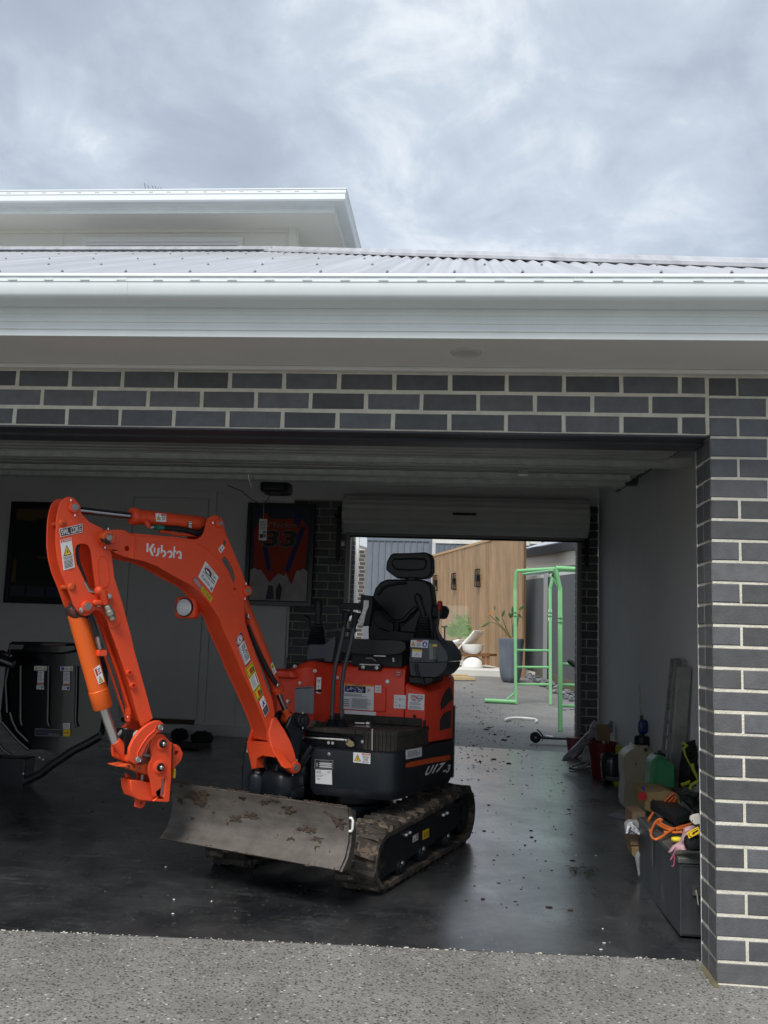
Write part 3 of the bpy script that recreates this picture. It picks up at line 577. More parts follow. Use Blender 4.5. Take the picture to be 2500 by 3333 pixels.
mb.add([(hipx, hipy + .02, zr(hipy) - .02), (XB, yhip(XB), zr(yhip(XB)) - .02), (XB, 6, zr(yhip(XB)) - .02), (hipx, 6, zr(hipy) - .9)], [(0, 1, 2, 3)]); obj('rear_slope', mb, ROOF, t, smooth=0)
mb = MB(); pr = [(-.14, .0), (-.14, .012), (-.135, .020), (-.04, .05), (-.02, .075), (0, .085), (.02, .075), (.05, .05), (.13, .02), (.13, 0)]
def cap(p0, p1):
    p0, p1 = Vector(p0), Vector(p1); d = (p1 - p0).normalized(); sd = d.cross(Vector((0, 0, 1))).normalized(); up = Vector((0, 0, 1))
    mb.prism([(a, c - .03) for a, c in pr], (p0, sd, up, d), 0, (p1 - p0).length)
cap((RXA, hipy, zr(hipy)), (hipx, hipy, zr(hipy))); cap((hipx, hipy, zr(hipy)), (XB + .2, yhip(XB + .2), zr(yhip(XB + .2)))); obj('ridge_cap', mb, ROOF, t, smooth=40)
mb = MB()
for y in (.15, .95, 1.9, 3.0):
    for k in range(60):
        x = RXA + pit * (round((k * .305 + (.15 if y in (.95, 3.0) else 0)) / pit))
        if x < XB and y < yhip(x) - .15: mb.lathe([(.008, 0), (.008, .003), (.005, .004), (.005, .009)], (x, y, zr(y) + .0085), n=6)
for k in range(36):
    x = RXA + .2 + k * .305
    if x < XB: y = yhip(x) - .11; mb.lathe([(.008, 0), (.008, .003), (.005, .004), (.005, .009)], (x, y, zr(y) + .012), n=6)
o = obj('roof_screw', mb, mat('screw_grey', (.25, .26, .28), .5), t); o['kind'] = 'stuff'
mb = MB(); mb.lathe([(.062, 0), (.062, -.004), (.052, -.008), (.040, -.004), (.030, -.003)], (-1.017, -.238, 2.43), n=32)
tag(obj('eave_downlight', mb, mat('downlight_rim', (.5, .49, .47), .5), loc=(-1.017, -.238, 2.42)), 'round recessed downlight in the grey eave soffit above the garage opening', 'downlight')

# upper storey
t = thing('upper_storey', 'white upper storey of the house with wide eave and highlight window', 'house', (-5, 5, 4.6))
YF, ZS = 4.15, 5.125
XC = -2.14
mb = MB(); mb.box(-9.5, -2.66, 4.51, 8.5, 3.6, ZS); obj('wall', mb, WHP, t, smooth=0)
mb = MB(); mb.box(-9.5, XC - .09, YF, 8.9, ZS, ZS + .02); obj('soffit', mb, mat('upper_soffit', (.78, .79, .73), .7), t, smooth=0)
fp = [(0, ZS - .01), (-.012, ZS - .01), (-.012, ZS + .005), (-.018, ZS + .008), (-.018, ZS + .018), (-.012, ZS + .021), (-.012, ZS + .032), (-.02, ZS + .035), (-.02, ZS + .125), (0, ZS + .125)]
gp = [(-.02, ZS + .048), (-.09, ZS + .046), (-.115, ZS + .054), (-.125, ZS + .068), (-.127, ZS + .120), (-.132, ZS + .124), (-.132, ZS + .155), (-.138, ZS + .159), (-.138, ZS + .168), (-.12, ZS + .168), (-.118, ZS + .08), (-.10, ZS + .058), (-.02, ZS + .058)]
def mitre(nm, prof, m):
    mb = MB(); n = len(prof); a = [(-9.5, YF + y, z) for y, z in prof]; c = [(XC - .11 - y, YF + y, z) for y, z in prof]; d = [(XC - .11 - y, 8.9, z) for y, z in prof]
    mb.add(a + c + d, [(i, (i + 1) % n, (i + 1) % n + n, i + n) for i in range(n)] + [(i + n, (i + 1) % n + n, (i + 1) % n + 2 * n, i + 2 * n) for i in range(n)] + [tuple(range(n)), tuple(range(2 * n, 3 * n))]); obj(nm, mb, m, t, smooth=30)
mitre('fascia', fp, FAS); mitre('gutter', gp, GUT)
mb = MB(); mb.add([(-9.5, YF - .02, ZS + .160), (XC - .1, YF - .02, ZS + .160), (XC - .1, 8.9, ZS + .160), (-9.5, 8.9, ZS + .160)], [(0, 1, 2, 3)]); obj('roof', mb, ROOF, t, smooth=0)
w = [(-4.757,5.036),(-3.162,5.024),(-4.712,4.982),(-3.211,4.968)]
zw = w[0][1]
mb = MB(); mb.box(w[0][0], w[1][0], 4.475, 4.507, zw - .05, zw); mb.box(w[0][0], w[0][0] + .05, 4.475, 4.507, 4.2, zw - .05); mb.box(w[1][0] - .05, w[1][0], 4.475, 4.507, 4.2, zw - .05); mb.box(w[0][0] + .05, w[1][0] - .05, 4.48, 4.506, zw - .085, zw - .052)
wn = obj('window', mb, TRIM, t, smooth=0)
mb = MB(); mb.box(w[0][0] + .05, w[1][0] - .05, 4.485, 4.506, 4.2, zw - .087); obj('pane', mb, GLS, wn, smooth=0)
mb = MB(); mb.box(-2.72, -2.645, 4.485, 4.508, 3.6, ZS); mb.box(-9.5, -2.72, 4.493, 4.509, ZS - .035, ZS); mb.box(-2.66, -2.64, 4.49, 4.59, 3.6, ZS); obj('corner_trim', mb, WHP, t, smooth=0)
mb = MB(); mb.box(-4.96, -4.953, 4.506, 4.5105, 3.6, ZS - .03); obj('panel_joint', mb, SOF, t, smooth=0)
mb = MB()
for i in range(41): x = -9.2 + i * .17; mb.box(x - .02, x + .02, YF - .1345, YF - .131, ZS + .138, ZS + .143)
o = obj('overflow_slot', mb, mat('slot_grey', (.45, .48, .49), .6), t, smooth=0); o['kind'] = 'stuff'
# antenna tips behind the upper gutter
mb = MB()
for (x, y0, y1, dx) in ((313, 602, 598, 0), ): pass
A_ = [(-5.019,6.724,6.746),(-4.996,6.738,6.658),(-4.977,6.730,6.724),(-4.952,6.741,6.659),(-4.923,6.735,6.719),(-4.898,6.745,6.661),(-4.887,6.739,6.715),(-4.862,6.748,6.662),(-4.848,6.744,6.698),(-4.838,6.750,6.663),(-4.815,6.747,6.699),(-4.803,6.752,6.670)]
for i in range(0, len(A_), 2): mb.cyl(A_[i], A_[i + 1], .006, 5)
mb.cyl(A_[1], A_[-1], .01, 6); mb.cyl(A_[5], (A_[5][0], A_[5][1], 5.3), .012, 6)
tag(obj('tv_antenna', mb, mat('antenna_grey', (.3, .3, .32), .5, .5), loc=A_[5]), 'thin rods of a tv antenna just showing above the upper gutter', 'antenna')
# ================================================================== EXCAVATOR
OX = Vector((-1.606,1.551,0.000)); BOV = Vector((-1.948,1.101,0.000))
eb = Vector((-0.707,-0.707,0.000)).normalized(); em = Vector((0.707,-0.707,0.000)).normalized(); ez = Vector((0, 0, 1))
es = Vector((0.970,-0.242,0.000)).normalized(); eg = Vector((-0.242,-0.970,0.000)).normalized()
ef = Vector((-0.345,-0.939,0.000)).normalized(); el_ = Vector((-0.939,0.345,0.000)).normalized()
EX = thing('mini_excavator', 'orange and navy tracked mini excavator with muddy blade parked in the garage opening', 'excavator', OX)
FB = (BOV, eb, ez, em)
def Pb(x, z, m=0): return BOV + eb * x + ez * z + em * m
def Pu(s, g, z): return OX + es * s + eg * g + ez * z
def Pt(f, l, h):
    p = OX + ef * f + el_ * l; return Vector((p.x, p.y, zf(p.x, p.y) + h))
# ---- tracks
def stad(ro, r1, off):
    """closed loop of the belt in (f, h); front radius ro, rear radius r1, shrunk by off"""
    cf, cz, dr, dz = .578, .152, -.575, .168; pts = []
    for i in range(13): a = -math.pi / 2 + math.pi * i / 12; pts.append((cf + (ro - off) * math.cos(a), cz + (ro - off) * math.sin(a)))
    for i in range(1, 8): q = i / 8; pts.append((cf + (dr - cf) * q, (cz + ro - off) * (1 - q) + (dz + r1 - off) * q - .006 * math.sin(math.pi * q)))
    for i in range(13): a = math.pi / 2 + math.pi * i / 12; pts.append((dr + (r1 - off) * math.cos(a), dz + (r1 - off) * math.sin(a)))
    for i in range(1, 8): q = i / 8; pts.append((dr + (cf - dr) * q, (dz - r1 + off) * (1 - q) + (cz - ro + off) * q))
    return pts
def belt(l0, l1, out):
    mb = MB(); n = None; rings = []
    A = stad(.132, .150, 0); B_ = stad(.132, .150, .022); n = len(A)
    vs = [Pt(f, l0, h) for f, h in A] + [Pt(f, l1, h) for f, h in A] + [Pt(f, l0, h) for f, h in B_] + [Pt(f, l1, h) for f, h in B_]; fs = []
    for i in range(n):
        j = (i + 1) % n; fs += [(i, j, n + j, n + i), (2 * n + i, 3 * n + i, 3 * n + j, 2 * n + j), (i, 2 * n + i, 2 * n + j, j), (n + i, n + j, 3 * n + j, 3 * n + i)]
    mb.add(vs, fs); return obj('track', mb, RUB, EX, smooth=50)
def lug_mesh(kind):
    mb = MB(); # wedge lug: x across the belt, y along, z out
    w, d, hgt = .104, .026, .021
    x0, x1 = (-.002, w) if kind else (-w, .002)
    a = [(x0, -d / 2, 0), (x1, -d / 2, 0), (x1, d / 2, 0), (x0, d / 2, 0)]; sh = .006 if kind else -.006
    mb.add(a + [(x0 * .97 + .002, -d / 2 + .006 + sh, hgt), (x1 * .96, -d / 2 + .006 - sh, hgt), (x1 * .96, d / 2 - .006 - sh, hgt), (x0 * .97 + .002, d / 2 - .006 + sh, hgt)], [(0, 3, 2, 1), (4, 5, 6, 7), (0, 1, 5, 4), (1, 2, 6, 5), (2, 3, 7, 6), (3, 0, 4, 7)])
    return smesh('track_lug', mb, LUG)
LG = [lug_mesh(0), lug_mesh(1)]
def walk(pts, step, start=0.0):
    P = [Vector((p[0], p[1])) for p in pts]; n = len(P); seg = [(P[(i + 1) % n] - P[i]).length for i in range(n)]; tot = sum(seg); cnt = int(round(tot / step)); st = tot / cnt; out = []
    for k in range(cnt):
        d = (start + k * st) % tot; i = 0
        while d > seg[i]: d -= seg[i]; i = (i + 1) % n
        tdir = (P[(i + 1) % n] - P[i]).normalized(); out.append((P[i] + tdir * d, tdir))
    return out
def track(l0, l1, out):
    o = belt(l0, l1, out); ROOTL[o.name] = ROOTL[EX.name]; lm = (l0 + l1) / 2
    for kind in (0, 1):
        for p, tdir in walk(stad(.132, .150, 0), .082, 0.041 * kind):
            nrm = Vector((tdir.y, -tdir.x)); P0 = Pt(p.x, lm, p.y)
            ey = (ef * tdir.x + ez * tdir.y); e_z = (ef * nrm.x + ez * nrm.y); e_x = el_
            M_ = Matrix(((e_x.x, ey.x, e_z.x, P0.x), (e_x.y, ey.y, e_z.y, P0.y), (e_x.z, ey.z, e_z.z, P0.z - .000), (0, 0, 0, 1)))
            inst(LG[kind], 'track_lug', M_ @ Matrix.Diagonal((1.08, 1.25 * random.uniform(.9, 1.1), 1, 1)), o)
    # frame plate and rollers
    lo = l0 + (.018 if out < 0 else 0); mb = MB(); a_, b2 = (l0 + .020, l1 - .03) if out < 0 else (l0 + .03, l1 - .02)
    poly = [(.60, .252), (.42, .262), (.10, .268), (.09, .262), (-.15, .275), (-.34, .285), (-.50, .24), (-.52, .14), (-.36, .105), (-.12, .115), (-.10, .10), (.20, .098), (.33, .085), (.44, .075), (.60, .065), (.668, .12), (.665, .20)]
    vs = [Pt(f, a_, h) for f, h in poly] + [Pt(f, b2, h) for f, h in poly]; k = len(poly)
    tri = tessellate_polygon([[Vector((f, h, 0)) for f, h in poly]])
    mb.add(vs, [t_ for t_ in tri] + [tuple(i + k for i in t_[::-1]) for t_ in tri] + [(i, (i + 1) % k, (i + 1) % k + k, i + k) for i in range(k)])
    fr = obj('track_frame', mb, NAVY, EX, smooth=30, bevel=.006)
    for f, h in ((.367, .088), (.082, .096), (-.289, .088)):
        mb = MB(); mb.cyl(Pt(f, l0 + .012, h - .02), Pt(f, l1 - .012, h - .02), .052, 20); mb.cyl(Pt(f, l0 + .006, h - .02), Pt(f, l0 + .013, h - .02), .030, 16); obj('track_roller', mb, NAVY, EX)
    mb = MB(); mb.cyl(Pt(-.575, l0 + .03, .168), Pt(-.575, l1 - .03, .168), .105, 24); mb.cyl(Pt(-.575, l0 + .015, .168), Pt(-.575, l0 + .03, .168), .055, 20); obj('sprocket', mb, NAVY, EX)
    mb = MB(); mb.cyl(Pt(.578, l0 + .05, .152), Pt(.578, l1 - .05, .152), .105, 24); obj('idler_wheel', mb, NAVY, EX)
    if out < 0:
        for f, h, r in ((.367, .092, .016), (.082, .104, .018), (-.289, .098, .015), (.323, .224, .012), (.275, .226, .012), (-.213, .229, .012), (-.272, .229, .012)):
            mb = MB(); p = Pt(f, a_, h); mb.lathe([(r, -.005), (r, .008), (r * .6, .016), (0.001, .018)], p, -el_, 12); ob = obj('bolt', mb, STEEL, EX)
        q = [(-1.235,1.175,0.219),(-1.210,1.243,0.221),(-1.210,1.243,0.255),(-1.235,1.175,0.252)]; decal('warning_label', EX, q, tri_warn(.08, .12, .4, .6) + [('r', r_, .5, .78, .95, .95), ('l', k_, .52, .15, .95, .7, 3)])
        q = [(-1.188,1.304,0.207),(-1.156,1.389,0.208),(-1.157,1.387,0.254),(-1.188,1.303,0.255)]; decal('warning_label', EX, q, [('p', k_, [(.12, .25), (.45, .25), (.28, .7)]), ('p', y_, [(.19, .30), (.39, .30), (.29, .58)]), ('r', k_, .52, .28, .88, .66), ('r', y_, .57, .34, .83, .60)], base=y_)
track(-.495, -.265, -1); track(.265, .495, 1)
# centre frame
mb = MB(); mb.obox(OX + ez * .24, ef * .36, el_ * .26, ez * .075); mb.obox(OX + ez * .20, ef * .12, el_ * .45, ez * .045); obj('centre_frame', mb, NAVY, EX, bevel=.01)
mb = MB(); mb.lathe([(.24, .31), (.24, .36), (.21, .37), (.21, .46)], (OX.x, OX.y, 0), n=40); obj('slew_ring', mb, NAVY, EX)
# ---- dozer blade
prof = [(.956, .463), (.938, .42), (.929, .36), (.934, .30), (.962, .24), (1.018, .196), (1.026, .203), (.974, .25), (.947, .305), (.942, .36), (.951, .42), (.966, .460)]
prof = [(f - 0.0, h) for f, h in prof]
mb = MB(); k = len(prof); NL = 2
vs = [Pt(f, -.458, h) for f, h in prof] + [Pt(f, .536, h) for f, h in prof]; tri = tessellate_polygon([[Vector((f, h, 0)) for f, h in prof]])
mb.add(vs, list(tri) + [tuple(i + k for i in t_) for t_ in tri] + [(i, (i + 1) % k, (i + 1) % k + k, i + k) for i in range(k)]); BL = obj('dozer_blade', mb, BLADE, EX, smooth=50)
for sg_ in (-.458, .536):
    mb = MB(); pl = [(.956, .463), (.90, .44), (.885, .30), (.93, .20), (1.018, .196), (.962, .24), (.934, .30), (.929, .36), (.938, .42)]; d_ = .010 if sg_ > 0 else -.010
    vs = [Pt(f, sg_, h) for f, h in pl] + [Pt(f, sg_ + d_, h) for f, h in pl]; k = len(pl); tri = tessellate_polygon([[Vector((f, h, 0)) for f, h in pl]])
    mb.add(vs, list(tri) + [tuple(i + k for i in t_) for t_ in tri] + [(i, (i + 1) % k, (i + 1) % k + k, i + k) for i in range(k)]); obj('blade_cheek', mb, BLADE, EX, smooth=0)
for l in (-.20, .22):
    mb = MB(); mb.tube([Pt(.93, l, .33), Pt(.70, l, .27), Pt(.34, l * .9, .22)], .035, 8); obj('blade_arm', mb, NAVY, EX)
mb = MB(); mb.cyl(Pt(.30, 0.02, .30), Pt(.72, 0.02, .31), .038, 14); mb.cyl(Pt(.72, .02, .31), Pt(.92, .02, .34), .02, 12); obj('blade_ram', mb, NAVY, EX)
mb = MB(); h3 = [(-0.456,0.455),(-0.470,0.455),(-0.476,0.445),(-0.476,0.410),(-0.470,0.398),(-0.459,0.396)]
mb.tube([OX + el_ * a + ez * zz + ef * .94 for a, zz in h3], .006, 8); obj('lift_shackle', mb, mat('white_shackle', (.7, .7, .68), .4), EX)
random.seed(21); V3_ = Vector
def blade_pt(u, v):
    l = .536 - u * .994; j = [(.956, .463), (.938, .42), (.929, .36), (.934, .30), (.962, .24), (1.018, .196)]; t = v * 5; i = min(int(t), 4); q = t - i
    return Vector((j[i][0] * (1 - q) + j[i + 1][0] * q, l, j[i][1] * (1 - q) + j[i + 1][1] * q))
mb = MB()
blobs = [(.17, .25, .10, .12), (.06, .07, .012, .02), (.47, .42, .055, .06), (.38, .50, .05, .06), (.95, .28, .05, .10), (.68, .22, .045, .10), (.80, .48, .05, .06), (.84, .60, .05, .06), (.92, .72, .012, .03), (.70, .66, .03, .05), (.74, .50, .02, .03), (.87, .90, .09, .08), (.97, .93, .04, .06), (.20, .17, .03, .08), (.55, .14, .03, .07), (.85, .72, .025, .04), (.13, .60, .015, .04), (.34, .60, .008, .03), (.42, .12, .02, .05), (.60, .08, .04, .03), (.30, .95, .06, .02), (.50, .96, .08, .02), (.05, .35, .02, .05), (.25, .45, .01, .02)]
for bi, (u, v, ru, rv) in enumerate(blobs):
    K, NN = 5, 34; vs = []; fs = []
    rad = [max(.25, .80 + .75 * noise.noise(V3_((math.cos(2 * math.pi * i / NN) * 1.6 + bi * 7, math.sin(2 * math.pi * i / NN) * 1.6, bi))) + .5 * noise.noise(V3_((math.cos(2 * math.pi * i / NN) * 5, math.sin(2 * math.pi * i / NN) * 5, bi * 3)))) for i in range(NN)]
    for k in range(K):
        q = 1 - k / K
        for i in range(NN):
            a = 2 * math.pi * i / NN; uu = min(max(u + math.cos(a) * ru * rad[i] * q, .004), .996); vv = min(max(v + math.sin(a) * rv * rad[i] * q, .0), .995); p = blade_pt(uu, vv)
            hgt = (.0015 if k == 0 else .0045) + .005 * noise.noise(V3_((uu * 60, vv * 24, bi))) * (k > 0)
            vs.append(Pt(p.x + .012 + max(hgt, .001), p.y, p.z))
    p = blade_pt(u, v); vs.append(Pt(p.x + .017, p.y, p.z))
    mb.add(vs, [(k * NN + i, k * NN + (i + 1) % NN, (k + 1) * NN + (i + 1) % NN, (k + 1) * NN + i) for k in range(K - 1) for i in range(NN)] + [((K - 1) * NN + i, (K - 1) * NN + (i + 1) % NN, K * NN) for i in range(NN)])
    for k in range(int(6 + 60 * ru)):
        a = random.uniform(0, 6.28); q = 1.25 * math.sqrt(random.random()); uu, vv = u + math.cos(a) * q * ru, v + math.sin(a) * q * rv
        if not (0.01 < uu < .99 and .0 < vv < .99): continue
        p = blade_pt(uu, vv); r = random.uniform(.001, .004); mb.squad(Pt(p.x + .0135, p.y, p.z), r * random.uniform(.9, 1.8), r * .6, r, ax=(el_, ef, ez), e=2.2, n=6, m=4)
for k in range(420):   # ragged mud along the top and bottom edges
    uu = random.uniform(.01, .99); vv = random.choice((0.0, .0, .985)); p = blade_pt(uu, vv); r = random.uniform(.002, .006)
    if noise.noise(Vector((uu * 9, vv * 3, 0))) < -.05: continue
    mb.squad(Pt(p.x + random.uniform(-.008, .004), p.y, p.z + .002), r * 1.6, r, r, ax=(el_, ef, ez), e=2.2, n=6, m=3)
o = obj('dried_mud', mb, MUD, EX); o['kind'] = 'stuff'
# ---- upper body: navy skirt
plan = [(-.07, .45), (.10, .452), (.26, .448), (.33, .438), (.375, .415), (.402, .375), (.415, .32), (.437, .10), (.458, -.08), (.488, -.22), (.50, -.33), (.478, -.43), (.40, -.505), (.28, -.565), (.14, -.60), (0, -.61), (-.2, -.585), (-.36, -.52), (-.47, -.43), (-.50, -.3), (-.475, 0), (-.455, .3), (-.44, .41), (-.40, .44), (-.372, .44), (-.365, .20), (-.07, .20)]
def inset(pl, d):
    cx, cy = 0.0, -.05; out = []
    n = len(pl)
    for i in range(n):
        a, b_, c = Vector(pl[i - 1]), Vector(pl[i]), Vector(pl[(i + 1) % n]); n1 = Vector(((b_ - a).y, -(b_ - a).x)).normalized(); n2 = Vector(((c - b_).y, -(c - b_).x)).normalized()
        nn = (n1 + n2); nn = nn / max(nn.length_squared, .6) * 2 * .5
        out.append((b_.x + nn.x * d * 1.0 * 1, b_.y + nn.y * d))
    return out
def rings_(pl, levels): return [[Pu(x, y, z) for x, y in (inset(pl, d) if d else pl)] for z, d in levels]
test = inset(plan, .02)
sgn_ = 1 if (abs(test[8][0]) < abs(plan[8][0])) else -1
mb = MB(); mb.loft(rings_(plan, [(.445, .035 * sgn_), (.478, .004 * sgn_), (.50, 0), (.665, 0), (.682, .004 * sgn_), (.690, .02 * sgn_)])); obj('body_skirt', mb, NAVY, EX, smooth=32)
mb = MB(); bl = [(0.030,0.660)][0]; mb.lathe([(.009, 0), (.009, .005), (.001, .007)], Pu(bl[0], .448, bl[1]), eg, 12); obj('bolt', mb, STEEL, EX)
Q = lambda l: l
q = [(-1.762,1.121,0.582),(-1.660,1.095,0.584),(-1.660,1.096,0.631),(-1.761,1.121,0.629)]; decal('type_plate', EX, q, [('r', k_, .03, .06, .97, .94), ('r', l_, .25, .85, .8, .9), ('r', w_, .27, .58, .93, .68), ('r', w_, .27, .40, .93, .50), ('r', w_, .27, .18, .93, .30), ('r', l_, .08, .2, .2, .65)], base=l_)
q = [(-1.752,1.118,0.506),(-1.661,1.096,0.506),(-1.666,1.097,0.580),(-1.756,1.120,0.577)]; decal('serial_label', EX, q, [('l', l_, .05, .48, .62, .62, 2), ('l', l_, .05, .75, .4, .93, 2), ('l', l_, .72, .78, .95, .92, 2), ('l', l_, .08, .28, .35, .4, 1), ('l', p_, .1, .68, .8, .73, 1)], base=w_)
q = [(-1.552,1.070,0.629),(-1.460,1.047,0.627),(-1.461,1.047,0.680),(-1.553,1.070,0.680)]; decal('crush_zone_label', EX, q, tri_warn(.06, .14, .40, .70) + [('r', r_, .5, .78, .97, .95), ('t', w_, 'DANGER', .56, .81, .93, .92), ('t', k_, 'CRUSH', .54, .52, .93, .70), ('t', k_, 'ZONE.', .60, .29, .88, .46), ('t', k_, 'KEEP CLEAR', .54, .10, .93, .20)])
FSD = lambda lft: (Pu(.455, -.05, 0), 0)
sp0, sp1 = Pu(.4375, .10, 0), Pu(.4885, -.22, 0); se = (sp1 - sp0).normalized(); sn = se.cross(ez)
if sn.dot(es) < 0: sn = -sn
SK0, SK1 = Pu(.458, -.08, 0), Pu(.488, -.22, 0)
def onside(pts, lift=.003): return pts
sq = [[(-1.237,1.122,0.647),(-1.183,1.340,0.640),(-1.184,1.333,0.689),(-1.239,1.114,0.695)],[(-1.234,1.118,0.602),(-1.070,1.775,0.578),(-1.069,1.779,0.607),(-1.236,1.110,0.629)],[(-1.161,1.377,0.528),(-1.100,1.623,0.513),(-1.086,1.679,0.563),(-1.154,1.405,0.576)]]
def skirt_s(gv):   # s of the skirt surface for a given g
    P = [(.415, .32), (.437, .10), (.458, -.08), (.488, -.22), (.50, -.33), (.478, -.43)]
    for (s0, g0), (s1, g1) in zip(P, P[1:]):
        if g1 <= gv <= g0: q = (g0 - gv) / (g0 - g1); return s0 + (s1 - s0) * q
    return .415 if gv > .32 else .478
def snap(pts, lift=.002):
    out = []
    for p in pts: d = Vector(p) - OX; gv = d.dot(eg); out.append(Pu(skirt_s(gv) + lift, gv, p[2]))
    return out
decal('service_label', EX, snap(sq[0]), [('l', p_, .1, .15, .9, .85, 5)], base=w_)
s_ = snap(sq[1]); mb = MB(); nseg = 10; vs = []
for i in range(nseg + 1):
    q = i / nseg; g0 = (Vector(s_[0]) - OX).dot(eg); g1 = (Vector(s_[1]) - OX).dot(eg); gv = g0 + (g1 - g0) * q
    zb = s_[0].z + (s_[1].z - s_[0].z) * q; ztp = s_[3].z + (s_[2].z - s_[3].z) * q; r = .4 if i in (0, nseg) else .5
    zc_ = (zb + ztp) / 2; hh = (ztp - zb) * (.36 if i in (0, nseg) else .5); vs += [Pu(skirt_s(gv) + .0018, gv, zc_ - hh), Pu(skirt_s(gv) + .0018, gv, zc_ + hh)]
mb.add(vs, [(2 * i, 2 * i + 2, 2 * i + 3, 2 * i + 1) for i in range(nseg)]); obj('orange_stripe', mb, ORS, EX, smooth=0)
# model lettering on the skirt
t0 = [(-1.161,1.362,0.529),(-1.064,1.750,0.509),(-1.062,1.758,0.546),(-1.158,1.372,0.578),(-1.117,1.535,0.542)]
g0 = [(Vector(p) - OX).dot(eg) for p in t0]; gL, gR = g0[0], g0[1]; zb, ztp = t0[0][2], t0[3][2]
vsx, fsx = text_geo('U17', 1, 1, .03); xs = [v[0] for v in vsx]; ys_ = [v[1] for v in vsx]
def lett(txt, ga, gb, z0, z1, shear):
    vs, fs = text_geo(txt, 1, 1, .03); xs = [v[0] for v in vs]; ys = [v[1] for v in vs]; mb = MB()
    out = []
    for vx, vy in vs:
        u = (vx - min(xs)) / (max(xs) - min(xs)); v = (vy - min(ys)) / (max(ys) - min(ys)); gv = ga + (gb - ga) * (u * (1 - shear) + v * shear); out.append(Pu(skirt_s(gv) + .0025, gv, z0 + (z1 - z0) * v))
    mb.add(out, fs); return mb
lt = [[(-1.161,1.369,0.529),(-1.090,1.655,0.514),(-1.106,1.590,0.571)],[(-1.093,1.608,0.515),(-1.061,1.737,0.511),(-1.075,1.681,0.555)]]
G_ = lambda p: (Vector(p) - OX).dot(eg)
mb = lett('U17', G_(lt[0][0]), G_(lt[0][1]), lt[0][0][2], 0.575, .22); obj('model_lettering', mb, WHT, EX, smooth=0)
mb = lett('-3', G_(lt[1][0]), G_(lt[1][1]), 0.513, 0.555, .25); obj('model_lettering', mb, WHT, EX, smooth=0)
# left front fender seen past the boom foot
mb = MB(); mb.prism([(-.475, .30), (-.475, .62), (-.462, .70), (-.43, .715), (-.41, .70), (-.40, .30)], (Pu(0, 0, 0), es, ez, eg), .30, .452); obj('front_fender', mb, NAVY, EX, bevel=.015, seg=3)
q = [(-2.150,1.218,0.637),(-2.138,1.215,0.637),(-2.138,1.215,0.660),(-2.150,1.218,0.659)]; decal('warning_label', EX, q, [('r', y_, .2, .2, .8, .7)], base=w_)
# counterweight
mb = MB(); cw = [(.502, -.36), (.49, -.43), (.41, -.512), (.28, -.575), (.14, -.612), (0, -.62), (-.2, -.595), (-.36, -.53), (-.47, -.44), (-.44, -.40), (0, -.55), (.40, -.45), (.47, -.36)]
mb.loft([[Pu(x, y, z) for x, y in cw] for z in (.47, .60, .86, .885)]); obj('counterweight', mb, NAVY, EX, smooth=40)
# ---- floor mat with raised ribs
mp_ = [(-.10, .425), (.16, .428), (.165, .415), (.20, .412), (.21, .425), (.335, .425), (.385, .395), (.425, .22), (.436, .0), (.432, -.175), (.40, -.175), (.40, .005), (-.13, .005), (-.16, .20), (-.30, .22), (-.30, .26), (-.10, .26)]
mb = MB(); mb.loft([[Pu(x, y, z) for x, y in mp_] for z in (.768, .782, .790)]); obj('floor_mat', mb, MATT, EX, smooth=30, bevel=.006)
mb = MB(); random.seed(5)
for i in range(7):
    for j_ in range(3): c = Pu(.13 + i * .036, .20 - j_ * .055 + i * .006, .7915); mb.obox(c, es * .014, eg * .007, ez * .0035)
for i in range(9): mb.obox(Pu(.215 + i * .020, .428 - max(0, i - 6) * .012, .74), es * .0015, eg * .004, ez * .045)
o = obj('mat_ribs', mb, MATT, EX, smooth=0); o['kind'] = 'stuff'
mb = MB(); mb.loft([[Pu(x, y, z) for x, y in [(.205, .40), (.215, .423), (.333, .423), (.383, .393), (.423, .22), (.434, .0), (.430, -.172), (.40, -.17), (.30, .0), (.205, .15)]] for z in (.692, .767)]); obj('mat_block', mb, MATT, EX, smooth=30)
mb = MB(); mb.obox(Pu(.14, .012, .812), es * .265, eg * .008, ez * .022); mb.obox(Pu(.418, -.08, .805), es * .006, eg * .09, ez * .02); obj('mat_upstand', mb, MATT, EX, bevel=.004)
# dark bay in front of the mat with linkage
mb = MB(); mb.obox(Pu(.03, .26, .725), es * .17, eg * .12, ez * .04); obj('valve_bay', mb, BLK, EX)
mb = MB(); mb.tube([(-1.847,1.178,0.733),(-1.800,1.166,0.733),(-1.630,1.124,0.736),(-1.599,1.116,0.735)], [.005, .006, .006, .006], 8); obj('control_rod', mb, STEEL, EX)
for p, r in zip([(-1.844,1.177,0.730),(-1.599,1.116,0.734)], (.012, .011)): mb = MB(); mb.squad(p, r, r, r, e=2, n=12, m=8); obj('rod_ball_joint', mb, STEEL, EX)
mb = MB(); mb.prism([(0.110,0.716),(0.121,0.705),(0.142,0.701),(0.158,0.709),(0.154,0.726),(0.122,0.743)], (OX, es, ez, eg), .41, .418); obj('bell_crank', mb, mat('brass_plated', (.35, .30, .18), .4, .8), EX)
for p in [(-1.692,1.150,0.715),(-1.669,1.144,0.715),(-1.507,1.104,0.733)]: mb = MB(); mb.cyl(Vector(p) - eg * .02, Vector(p) + eg * .012, .0085, 8); obj('hose_fitting', mb, STEEL, EX)
mb = MB(); mb.cyl(*[(-1.455,1.070,0.694),(-1.458,1.071,0.803)], .0055, 10); obj('lock_pin_rod', mb, STEEL, EX)
